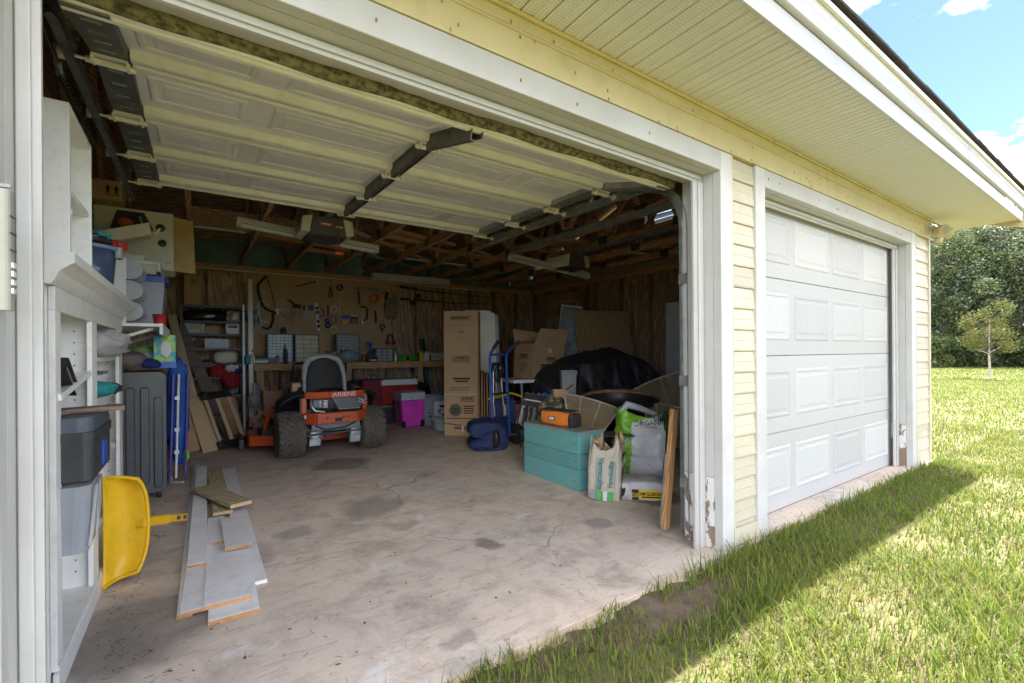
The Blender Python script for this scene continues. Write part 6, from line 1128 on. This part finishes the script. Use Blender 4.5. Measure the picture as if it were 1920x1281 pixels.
# folding chairs in a row
FCG = 'white folding chairs leaning in a row'
fc0 = None; FCL = ['leftmost folded white chair in the row behind the blue hand truck', 'second folded white chair from the hand truck', 'third folded white chair from the hand truck', 'fourth folded white chair from the hand truck', 'rightmost folded white chair in the row, nearest the camouflage bag']
for k in range(5):
    loc = at(966+11*k, 800, Y=4.85-.06*k); loc.z = 0
    t = thing('folding_chair', FCL[k], 'folding chair', loc, (R(15), 0, R(50)), FCG)
    if fc0 is None:
        fc0 = [MB().tube([(-.2, 0, .01), (-.2, 0, .55), (-.17, 0, .60), (.17, 0, .60), (.2, 0, .55), (.2, 0, .01)], .012, 6).build('frame', m_wplast, t), MB().tube([(-.18, .03, .01), (-.18, .03, .45), (.18, .03, .45), (.18, .03, .01)], .011, 6).build('rear_frame', m_steel, t), rbox(-.185, .185, -.026, -.004, .06, .40, .03, 'Y').build('seat', m_wplast, t), rbox(-.18, .18, -.026, -.004, .43, .585, .02, 'Y').build('backrest', m_wplast, t)]
    else:
        for p_ in fc0: share(p_, t, Matrix())
# folding table with an open moving carton
FT = thing('folding_table', 'white folding table carrying the open moving carton', 'table', (3.95, 5.05, 0), (0, 0, R(-10)))
rbox(-.55, .45, -.30, .40, .705, .745, .04).build('top', m_wplast, FT, bevel=.006)
for x in (-.4, .3):
    for y in (-.22, .3): MB().tube([(x, y, .002), (x, y, .704)], .014, 8).build('leg', m_grey, FT)
    MB().tube([(x, -.22, .25), (x, .3, .25)], .01, 6).build('brace', m_grey, FT)
for nm, lb, x, y, mt in (('red_jack', 'red floor jack lying under the folding table', 3.75, 4.95, m_red), ('blue_crate', 'blue crate under the folding table', 3.35, 5.1, m_blue)):
    t = thing(nm, lb, nm.split('_')[1], (x, y, 0), (0, 0, R(-30)))
    if nm == 'red_jack': MB().prism([(-.3, .02), (.3, .02), (.25, .2), (.0, .3), (-.3, .42)], -.13, .13, 'Y').build('frame', mt, t, bevel=.01); MB().tube([(.2, 0, .2), (.0, -.05, .5)], .015, 6).build('handle', m_black, t); MB().box(-.28, .28, -.14, .14, .3, .42).build('tray', mt, t)
    else: bin_(MB(), -.16, .16, -.14, .14, 0, .48, .006).build('crate', M('navy_plastic', (.015, .04, .16), rough=.5), t); MB().tube([(-.2, -.15, .5), (.1, -.16, .58), (.25, -.1, .52)], .016, 6).build('yellow_strap', m_yellow, t)
OB = thing('open_moving_carton', 'open brown moving carton with raised flaps on the folding table', 'box', (3.70, 4.90, .747), (0, R(3), 0))
A = R(1); fx = Vector((math.cos(A), math.sin(A), 0)); fy = Vector((-fx.y, fx.x, 0)); w, d, h = .54, .44, .47
def ob(x, y, z): return fx*x+fy*y+Vector((0, 0, z))
th_ = .006
for p in (((0, 0), (w, 0)), ((w, 0), (w, d)), ((w, d), (0, d)), ((0, d), (0, 0))):
    (xa, ya), (xb, yb) = p; MB().sheet([ob(xa, ya, .003), ob(xb, yb, .003), ob(xb, yb, h), ob(xa, ya, h)], th_).build('side', m_card, OB)
MB().sheet([ob(0, 0, 0), ob(w, 0, 0), ob(w, d, 0), ob(0, d, 0)], .003).build('bottom', m_card, OB)
MB().sheet([ob(0, 0, h+.002), ob(w, 0, h+.002), ob(w+.02, -.05, h+.22), ob(.06, -.05, h+.21)], .005).build('front_flap', m_card, OB); MB().sheet([ob(0, d, h+.002), ob(w, d, h+.002), ob(w+.01, d+.07, h+.2), ob(-.0, d+.07, h+.22)], .005).build('rear_flap', m_card, OB); MB().sheet([ob(0, .01, h+.002), ob(0, d-.01, h+.002), ob(.13, d-.02, h+.06), ob(.13, .02, h+.05)], .004).build('left_flap', m_card, OB)
FM = Matrix((fx, fy, Vector((0, 0, 1)))).transposed().to_4x4()
uhaul(OB, .30, .27, .17, T=FM, y=-.009); inkb = inkbars(OB, .12, -.0085, .20, [.13, .13, .12], .02, .035); inkb.matrix_local = FM; text('SAVE!', .05, m_ink, OB, FM @ FRONT(.18, -.0105, .165)); ib = inkbars(OB, .29, -.0085, .20, [.15, .14, .15, .1], .012, .026); ib.matrix_local = FM; ib = inkbars(OB, .05, -.0085, .045, [.42], .014); ib.matrix_local = FM
o = box(.24, .31, -.010, -.0085, .36, .42).build('hand_hole', m_wplast, OB); o.matrix_local = FM
LM = FM @ TR(0, 0, 0, rz=-90); uhaul(OB, -.21, .30, .2, T=LM, y=-.009); ib = inkbars(OB, -.30, -.0085, .21, [.18, .16, .17, .14, .12], .012, .026, MATS['olive_ink']); ib.matrix_local = LM
# things against the right wall
lean('tall_plywood_sheet', 'tall old plywood sheet standing against the right wall in the corner', (5.80, 6.85, 0), (5.92, 6.85, 2.25), .95, .015, m_ply, 'plywood', up=(0, 1, 0), part='sheet')
t = thing('louvre_shutter', 'pale narrow trough panel leaning in front of the tall plywood', 'panel', (4.78, 5.66, .0), (R(-3), R(7), R(-42))); box(-.155, .155, .08, .1, 0, 1.845).build('frame', m_dkgalv, t); MB().box(-.145, .145, .07, .075, .02, 1.84).build('inner_face', m_dkgalv, t); MB().box(-.17, -.155, -.01, .1, 0, 1.87).box(.155, .17, -.01, .1, 0, 1.87).box(-.155, .155, -.01, .1, 1.845, 1.87).build('pale_edge', m_cream_pl, t)
lean('oak_plywood', 'new oak plywood panel propped behind the black cover', (5.22, 4.98, .80), (5.22, 5.12, 1.74), 1.06, .014, M('oak_ply', (.46, .32, .17), (.37, .245, .12), .55, kind='wood', scale=2.4, stretch=(5, 5, .6)), 'plywood', up=(1, -.12, 0), part='sheet')
t = thing('work_light', 'black and orange cordless work light on the right wall shelf', 'work light', (5.42, 6.1, 1.62), (0, 0, R(-45))); rbox(-.12, .12, -.05, .04, .14, .33, .03, 'Y').build('head', m_black, t, bevel=.008); box(-.08, .08, -.054, -.0505, .18, .29).build('lens', m_grey, t); MB().tube([(-.14, 0, .02), (-.15, 0, .3), (-.1, 0, .38), (.1, 0, .38), (.15, 0, .3), (.14, 0, .02)], .014, 8).build('guard', m_orange_ink, t); rbox(-.16, .16, -.08, .08, 0, .05, .02).build('base', m_black, t); rbox(-.08, .06, -.07, .07, -.14, -.001, .02).build('battery', m_dark, t)
MB().box(-.2, .25, -.1, .3, -.16, -.141).build('wall_ledge', m_stud, t)
for k, (z0, z1) in enumerate(((0, .62), (.622, 1.2), (1.202, 1.78))):
    t = thing('white_carton', ['lowest white carton of the tall stack by the right track', 'middle white carton of the tall stack by the right track', 'topmost white carton of the tall stack by the right track'][k], 'box', (5.62+.01*k, 3.9, z0), group='white cartons stacked by the right wall'); box(-.2, .25, -.2, .2, .001, z1-z0).build('carton', M('grey_white_card', (.52, .52, .48), rough=.7), t, bevel=.003); inkbars(t, .0, -.2, (z1-z0)*.6, [.05, .04], .02)
# wires on the right wall
t = thing('wall_cable', 'pale electric cable looping down the right wall', 'cable', (5.93, 5.4, 2.3)); W(MB().tube([(5.93, 5.2, 2.34), (5.93, 5.25, 2.1), (5.93, 5.18, 1.9), (5.93, 5.2, 1.4), (5.93, 5.05, 1.0)], .006, 5).tube([(5.93, 5.2, 2.34), (5.93, 5.05, 2.2), (5.93, 5.05, 1.5)], .006, 5), 'cable', m_wplast, t)
t = thing('hanging_cord', 'black hose hanging on the right wall beside the plywood sheet', 'hose', (5.93, 6.2, 2.3)); W(MB().tube([(5.93, 6.15, 2.34), (5.92, 6.2, 1.6), (5.9, 6.3, 1.2)], .014, 6), 'hose', M('blue_grey_hose', (.06, .075, .09), rough=.5), t)
# ================================================================== flood light at the corner
FL = thing('flood_light', 'cream twin head security flood light under the eave at the far corner', 'flood light', (6.04, 1.40, 2.27))
MB().lathe([(.0, -.03), (.05, -.03), (.05, .0)], (0, 0, 0), 16, 'Y').build('base', m_cream, FL)
for dx, dz, rz in ((-.05, .0, -30), (.06, -.0, 40)):
    o = MB().lathe([(.0, -.11), (.05, -.11), (.054, -.10), (.052, -.08), (.035, -.03), (.025, .0), (0, .0)], (0, 0, 0), 20, 'Y').build('lamp_head', m_cream, FL); o.matrix_local = TR(dx, -.03, dz, rx=12, rz=rz)
    o2 = MB().lathe([(0, -.1105), (.042, -.1105)], (0, 0, 0), 20, 'Y').build('lens', M('lamp_lens_cream', (.5, .46, .32), rough=.3), FL); o2.matrix_local = TR(dx, -.032, dz, rx=12, rz=rz)
MB().lathe([(.0, -.06), (.028, -.055), (.034, -.02), (.02, 0)], (.0, -.05, -.06), 12).build('motion_sensor', m_cream, FL)
# bird nest straw at the left end of the bottom seal, twigs on the floor
ns = MB(); RL = random.Random(31)
for i in range(220):
    c = Vector((-.24+RL.gauss(0, .05), 1.66+RL.gauss(0, .018), 2.125+RL.gauss(0, .014))); d = Vector((RL.uniform(-1, 1), RL.uniform(-.6, .6), RL.uniform(-.5, .3))).normalized()*RL.uniform(.02, .05); ns.tube([c-d, c+Vector((0, 0, .008)), c+d], .0013, 3, cap=False)
tag(ns.build('bird_nest', M('straw', (.34, .24, .10), (.16, .11, .05), .9), None), 'straw bird nest tucked on the left end of the open door seal', 'nest')
tw = MB()
for i in range(170):
    k = RL.random(); px, py = (RL.uniform(150, 1300), 1275-400*RL.random()**1.6) if i % 2 else ((RL.uniform(960, 1300), RL.uniform(985, 1160)) if i % 4 else (RL.gauss(235, 40), RL.gauss(1180, 50))); p = at(px, py, Z=.004)
    if p.y < 1.42 or p.x < -.33 or p.x > 2.3 or p.y > 5: continue
    a = RL.uniform(0, 6.28); ln = RL.uniform(.006, .03); q1 = p+Vector((math.cos(a)*ln, math.sin(a)*ln, .002)); q2 = q1+Vector((math.cos(a+RL.uniform(-1, 1))*ln*.7, math.sin(a+RL.uniform(-1, 1))*ln*.7, 0)); tw.tube([p, q1, q2], RL.uniform(.0004, .0011), 3, cap=False)
tw.build('twig_litter', M('twig', (.20, .15, .105), rough=.9), None, kind='stuff')
lf = MB()
for i in range(190):
    p = at(RL.uniform(200, 1280), RL.uniform(860, 1260), Z=.004) if i < 45 else at(RL.gauss(225, 30), RL.gauss(1160, 55), Z=.004)
    if p.y < 1.42 or p.x < -.33 or p.x > 2.3: continue
    s_ = RL.uniform(.004, .013) if i < 45 else RL.uniform(.002, .007); a = RL.uniform(0, 6.28); lf.add([p+Vector((math.cos(a+k)*s_*(1 if i_ % 2 else .5), math.sin(a+k)*s_*(1 if i_ % 2 else .5), RL.uniform(0, .004))) for i_, k in enumerate((0, 1.57, 3.14, 4.71))], [(0, 1, 2, 3)])
lf.build('leaf_litter', M('dry_leaf', (.16, .08, .04), (.09, .05, .03), .9), None, kind='stuff')
# ================================================================== lawn
def blades(n, xr, yr, hmin, hmax, wmin, wmax, mask, mats, name, seed, segs=3, dry=.2, zb=-.045):
    """grass blades as one mesh; colours in three materials"""
    rg = np.random.default_rng(seed)
    x = rg.uniform(*xr, n); y = rg.uniform(*yr, n); k = mask(x, y, rg); x, y = x[k], y[k]; n = len(x)
    cl = np.sin(x*3.1+np.sin(y*2.3)*1.7)+np.sin(y*4.3+np.sin(x*3.7))
    h = (hmin+(hmax-hmin)*rg.random(n)**1.6)*(1+.18*cl); w = rg.uniform(wmin, wmax, n); a = rg.uniform(0, 2*np.pi, n); lean_ = rg.uniform(.15, 1.0, n)*h
    dx, dy = np.cos(a), np.sin(a); px_, py_ = -dy, dx
    V = []
    for s in range(segs+1):
        t = s/segs; ww = w*(1-t)**.7*.5*(1 if s < segs else 0); off = lean_*t**1.8; z = zb+.028*np.clip((y-.98)/.3, 0, 1)*(x < 6.3)*(x > .2)+h*(t-.22*(lean_/h)*t**2)
        V.append(np.stack([x+dx*off-px_*ww, y+dy*off-py_*ww, z], 1))
        if s < segs: V.append(np.stack([x+dx*off+px_*ww, y+dy*off+py_*ww, z], 1))
    nv = 2*segs+1; verts = np.stack(V, 1).reshape(-1, 3); base = np.arange(n)*nv
    me = bpy.data.meshes.new(name); nq, nt = n*(segs-1), n; loops = nq*4+nt*3
    q = np.concatenate([np.stack([base+2*s, base+2*s+1, base+2*s+3, base+2*s+2], 1) for s in range(segs-1)]) if segs > 1 else np.zeros((0, 4), int)
    tr = np.stack([base+2*(segs-1), base+2*(segs-1)+1, base+2*segs], 1)
    me.vertices.add(len(verts)); me.vertices.foreach_set('co', verts.ravel()); me.loops.add(loops); me.loops.foreach_set('vertex_index', np.concatenate([q.ravel(), tr.ravel()]).astype(np.int32))
    me.polygons.add(nq+nt); st = np.concatenate([np.arange(nq)*4, nq*4+np.arange(nt)*3]); me.polygons.foreach_set('loop_start', st.astype(np.int32)); me.polygons.foreach_set('loop_total', np.concatenate([np.full(nq, 4), np.full(nt, 3)]).astype(np.int32))
    pn = np.sin(x*1.9+np.sin(y*1.3)*2.1+seed)*np.sin(y*2.7+np.cos(x*1.1)*1.7)+.5*np.sin(x*6.1+y*4.7); dp = np.clip(dry*(1+.4*pn), .02, .85); u_ = rg.random(n); mi = np.where(u_ < dp, 2, np.where(rg.random(n) < .55-.22*pn, 0, 1)); me.polygons.foreach_set('material_index', np.concatenate([np.tile(mi, segs-1), mi]).astype(np.int32))
    for m in mats: me.materials.append(m)
    me.update(calc_edges=True); me.validate(); o = bpy.data.objects.new(name, me); COL.objects.link(o); o['kind'] = 'stuff'; return o
def grassmat(name, c, c2, tr=.35):
    m, n, l, b = _nt(name); tc = n.new('ShaderNodeTexCoord'); nz = _noise(n, l, tc.outputs['Object'], 1.7, 5); col = _mix(n, l, _ramp(n, l, nz, .35, .65), c, c2)
    l.new(col, b.inputs['Base Color']); b.inputs['Roughness'].default_value = .5; b.inputs['Specular IOR Level'].default_value = .12
    t = n.new('ShaderNodeBsdfTranslucent'); l.new(col, t.inputs[0]); mx = n.new('ShaderNodeMixShader'); mx.inputs[0].default_value = tr; l.new(b.outputs[0], mx.inputs[1]); l.new(t.outputs[0], mx.inputs[2]); l.new(mx.outputs[0], n['Material Output'].inputs[0]); return m
GM = [grassmat('grass_green', (.105, .175, .027), (.15, .215, .038)), grassmat('grass_light', (.205, .262, .040), (.25, .285, .055)), grassmat('grass_dry', (.22, .19, .10), (.165, .145, .07), .2)]
bare = at(1270, 1130, Z=-.04)
def near_mask(x, y, rg):
    edge = 1.385+.03*np.sin(x*9)+.02*np.sin(x*23)
    keep = (y < edge) | ((x > 6.1) & (y < 8))
    db = np.hypot((x-bare.x)/.32, (y-bare.y)/.16); th = np.sin(x*4.3+np.sin(y*3.9)*1.5)*np.sin(y*5.1+x*1.7); return keep & (rg.random(len(x)) < np.clip((db-.55)*1.3, .07, 1)*np.clip(.78+.45*th, .25, 1)) & (np.hypot(x, y) > .35)
blades(66000, (.35, 3.4), (-.9, 1.42), .022, .085, .0025, .007, near_mask, GM, 'lawn_grass', 1, 3, .19)
blades(30000, (.35, 3.4), (-.9, 1.42), .010, .03, .002, .005, near_mask, GM, 'lawn_thatch', 2, 2, .45)
blades(2600, (.35, 3.4), (-.9, 1.42), .06, .13, .005, .010, near_mask, GM, 'lawn_tufts', 9, 3, .08)
blades(95000, (3.4, 9.5), (-3.0, 1.42), .022, .085, .005, .011, near_mask, GM, 'lawn_grass', 3, 2, .19)
blades(16000, (6.08, 9.5), (1.42, 6.0), .03, .09, .006, .013, lambda x, y, r: x > 0, GM, 'lawn_grass', 4, 2, .15)
blades(110000, (9.5, 24), (-8, 10), .03, .09, .012, .024, lambda x, y, r: y < x*.75, GM, 'lawn_grass', 5, 1, .17)
blades(70000, (24, 46), (-16, 24), .04, .10, .03, .06, lambda x, y, r: y < x*.75, GM, 'lawn_grass', 6, 1, .15)
blades(26000, (-6, .35), (-6, 1.3), .03, .09, .01, .02, lambda x, y, r: np.hypot(x, y) > .6, GM, 'lawn_grass', 7, 1, .22)
blades(46000, (.35, 9.5), (-7, -.9), .03, .09, .008, .016, lambda x, y, r: (x < 3.4) | (y < -3.0), GM, 'lawn_grass', 10, 1, .15)
# broad leaved weeds and clover in the near lawn
wd = MB(); RW_ = random.Random(17)
for i in range(330):
    x, y = RW_.uniform(.5, 5.5), RW_.uniform(-1.2, 1.32)
    if math.hypot(x, y) < .6: continue
    for k in range(RW_.randint(3, 6)):
        a = RW_.uniform(0, 6.28); ln = RW_.uniform(.012, .03); w_ = ln*RW_.uniform(.3, .55); z0 = RW_.uniform(-.035, -.005); d = Vector((math.cos(a), math.sin(a), .35)); s_ = Vector((-math.sin(a), math.cos(a), 0))*w_/2; p0 = Vector((x+RW_.uniform(-.02, .02), y+RW_.uniform(-.02, .02), z0))
        wd.add([p0, p0+d*ln*.5-s_, p0+d*ln, p0+d*ln*.5+s_], [(0, 1, 2, 3)])
wd.build('lawn_weeds', grassmat('weed_leaf', (.07, .15, .03), (.11, .19, .045)), None, kind='stuff')
# taller tufts along the slab and trim
blades(6000, (1.2, 6.2), (1.02, 1.385), .03, .085, .003, .008, lambda x, y, r: (np.hypot((x-bare.x)/.34, (y-bare.y)/.17) > 1) | (r.random(len(x)) < .12), GM, 'lawn_grass', 11, 3, .2)
blades(1500, (1.7, 6.1), (1.30, 1.40), .05, .14, .004, .008, lambda x, y, r: r.random(len(x)) < .75, GM, 'edge_tufts', 8, 3, .12)
# ================================================================== trees
def leafmat(name, c, c2):
    m = grassmat(name, c, c2, .3); return m
LMs = [leafmat('leaf_dark', (.045, .075, .025), (.075, .11, .04)), leafmat('leaf_mid', (.10, .14, .05), (.15, .185, .075)), leafmat('leaf_grey', (.20, .21, .17), (.30, .31, .265))]
LMy = [leafmat('leaf_yellow', (.12, .14, .03), (.16, .15, .045)), leafmat('leaf_yellowgreen', (.09, .13, .03), (.12, .15, .04)), leafmat('leaf_tan', (.19, .14, .06), (.15, .13, .05))]
m_bark = M('bark', (.19, .155, .125), (.10, .08, .065), .9, scale=12, bump=.6, stretch=(1, 1, .3)); m_barkp = M('pale_bark', (.42, .38, .32), (.3, .27, .22), .8, scale=14)
def crown(cl, n, leaf, seed, mats, p, name='crown', parent=None, shell=.35):
    """cl: list of (cx,cy,cz,r) clumps; leaves are small tilted quads on and in the clumps"""
    rg = np.random.default_rng(seed); cl = np.array(cl); wts = cl[:, 3]**2; idx = rg.choice(len(cl), n, p=wts/wts.sum())
    d = rg.normal(size=(n, 3)); d /= np.linalg.norm(d, axis=1)[:, None]; rr = (1-shell*rg.random(n)**1.5)*(1+.28*np.sin(d[:, 0]*7+idx)*np.sin(d[:, 1]*6+idx*2)*np.cos(d[:, 2]*5))
    c = cl[idx, :3]+d*(cl[idx, 3]*rr)[:, None]*np.array([1, 1, .78])
    u = rg.normal(size=(n, 3)); u /= np.linalg.norm(u, axis=1)[:, None]; w = np.cross(u, rg.normal(size=(n, 3))); w /= np.linalg.norm(w, axis=1)[:, None]
    s = leaf*rg.uniform(.55, 1.3, n)[:, None]; V = np.stack([c-u*s, c+w*s*.45, c+u*s, c-w*s*.45], 1).reshape(-1, 3)
    me = bpy.data.meshes.new(name); me.vertices.add(n*4); me.vertices.foreach_set('co', V.ravel()); me.loops.add(n*4); me.loops.foreach_set('vertex_index', np.arange(n*4, dtype=np.int32)); me.polygons.add(n); me.polygons.foreach_set('loop_start', (np.arange(n)*4).astype(np.int32)); me.polygons.foreach_set('loop_total', np.full(n, 4, np.int32))
    mi = rg.choice(len(p), n, p=p); me.polygons.foreach_set('material_index', mi.astype(np.int32))
    for m in mats: me.materials.append(m)
    me.update(calc_edges=True); me.validate(); o = bpy.data.objects.new(name, me); COL.objects.link(o); o.parent = parent; return o
def tree(label, x, y, h, r, seed, mats=LMs, p=(.5, .35, .15), n=9000, leaf=.16, name='oak_tree', base=.12, trunk=.28, bark=None, grp='trees beyond the lawn', nc=26):
    RT = random.Random(seed); t = thing(name, label, 'tree', (x, y, -.05), 0, grp); mb = MB(); cl = []
    mb.tube([(0, 0, 0), (RT.uniform(-.2, .2), RT.uniform(-.2, .2), h*.3), (RT.uniform(-.4, .4), RT.uniform(-.4, .4), h*.6), (RT.uniform(-.4, .4), RT.uniform(-.4, .4), h*.85)], [trunk, trunk*.8, trunk*.5, trunk*.15], 8)
    for i in range(nc):
        a = RT.uniform(0, 6.28); z = h*(base+(1-base)*RT.random()**.85); q_ = (z/h-base)/(1-base); rad = r*math.sqrt(max(.05, math.sin(math.pi*min(.97, q_*.8+.2))))*RT.uniform(.35, .95); c = (rad*math.cos(a), rad*math.sin(a), z); cr = r*RT.uniform(.15, .30); cl.append((*c, cr))
        if i % 2 == 0: z0 = max(h*.12, z-rad*.7); mb.tube([(0, 0, min(z0, h*.7)), (c[0]*.55, c[1]*.55, (z0+z)/2+.2), c], [trunk*.35, trunk*.2, trunk*.07], 5)
    mb.build('trunk', bark or m_bark, t); crown(cl, n, leaf, seed, mats, p, parent=t); return t
TD = [(at(1765, 688, Z=-.05), 8.6, 3.8, 0), (at(1830, 688, Z=-.05), 9.6, 4.4, 1), (at(1893, 688, Z=-.05), 9.8, 4.6, 2), (at(1965, 688, Z=-.05), 9.8, 4.6, 1), (at(2050, 688, Z=-.05), 10.5, 5, 0), (at(1715, 688, Z=-.05), 9, 4.4, 1)]
TL = ['dark oak nearest the building corner beyond the lawn', 'silver green oak behind the yellow sapling', 'tall grey green oak at the right edge of the picture', 'broad dark oak just past the right edge of the lawn view', 'large oak at the far right of the tree line', 'oak mostly hidden behind the garage corner']
PM = [(.52, .36, .12), (.34, .34, .32), (.36, .32, .32)]
for i, (b_, h, r, k) in enumerate(TD): tree(TL[i], b_.x+(3.2 if i % 2 else 1.4), b_.y+(.8 if i % 2 else 0), h, r, 40+i, p=PM[k], n=30000, leaf=.085, nc=56, base=.10)
for i in range(5):
    b_ = at(1700+95*i, 685, Z=-.05); tree('tall woodland tree %s in the second row of the wood' % ['at the garage corner', 'behind the dark oak', 'behind the silver oak', 'behind the right edge oak', 'at the far right'][i], b_.x+9, b_.y+1.5*(i % 2), 11.2+.8*(i % 3), 4.8, 60+i, p=(.42, .34, .24), n=15000, leaf=.13, nc=44, base=.15, name='woodland_tree', grp='second row of trees')
# the tree line goes on to the right of the picture
_src = [o for o in COL.objects if o.name.startswith('oak_tree') and o.type == 'EMPTY'][:3]
for i, nm in enumerate(('first', 'second', 'third', 'fourth', 'fifth', 'sixth')):
    o = _src[i % 3]; c = o.copy(); COL.objects.link(c); c.location = (40+1.5*(i % 2)-.9*i, -6.5-5.2*i, -.05); c.rotation_euler.z = 1.1*i+.6; c['label'] = '%s oak to the right of the picture along the same tree line' % nm
    for ch in list(o.children): k = ch.copy(); COL.objects.link(k); k.parent = c
# understory shrubs
for i in range(9):
    b_ = at(1725+38*i, 689, Z=-.05); t = thing('understory_shrub', ['leafy dark shrub %s under the oaks' % s_ for s_ in ('beside the garage corner', 'right of the garage corner', 'left of the sapling', 'directly behind the sapling', 'right of the sapling', 'near the picture edge', 'at the picture edge', 'past the picture edge', 'farthest right')][i], 'shrub', (b_.x, b_.y, -.05), group='shrubs under the oaks'); RT = random.Random(90+i)
    cl = [(RT.uniform(-1.2, 1.2), RT.uniform(-1.0, 1.0), RT.uniform(.3, 2.0), RT.uniform(.5, .85)) for _ in range(9)]; crown(cl, 5200, .075, 90+i, LMs if i % 3 else [LMs[1], LMy[1], LMs[0]], (.5, .42, .08), 'foliage', t); MB().tube([(0, 0, 0), (.1, .1, 1.2)], [.06, .03], 6).build('stem', m_bark, t)
sb = at(1857, 711, Z=-.045); t = thing('sapling', 'young yellow green sapling with pale trunk on the lawn', 'sapling', (sb.x, sb.y, -.045)); RT = random.Random(5)
MB().tube([(0, 0, 0), (.02, .03, .8), (-.03, .02, 1.6), (.02, 0, 2.3)], [.036, .032, .02, .008], 8).tube([(0, .02, 1.0), (.1, -.3, 1.25)], [.014, .008], 6).tube([(0, .02, .95), (-.1, .4, 1.15)], [.014, .008], 6).build('trunk', m_barkp, t)
cl = [(RT.uniform(-.5, .5), RT.uniform(-.62, .62), RT.uniform(1.25, 2.75), RT.uniform(.20, .36)) for _ in range(26)]
br = MB()
for c in cl: br.tube([(0, 0, max(.9, c[2]-.6)), (c[0]*.5, c[1]*.5, c[2]-.2), c[:3]], [.009, .006, .003], 5)
br.build('branch', m_bark, t); crown(cl, 3800, .042, 12, LMy, (.4, .42, .18), 'crown', t, .9)
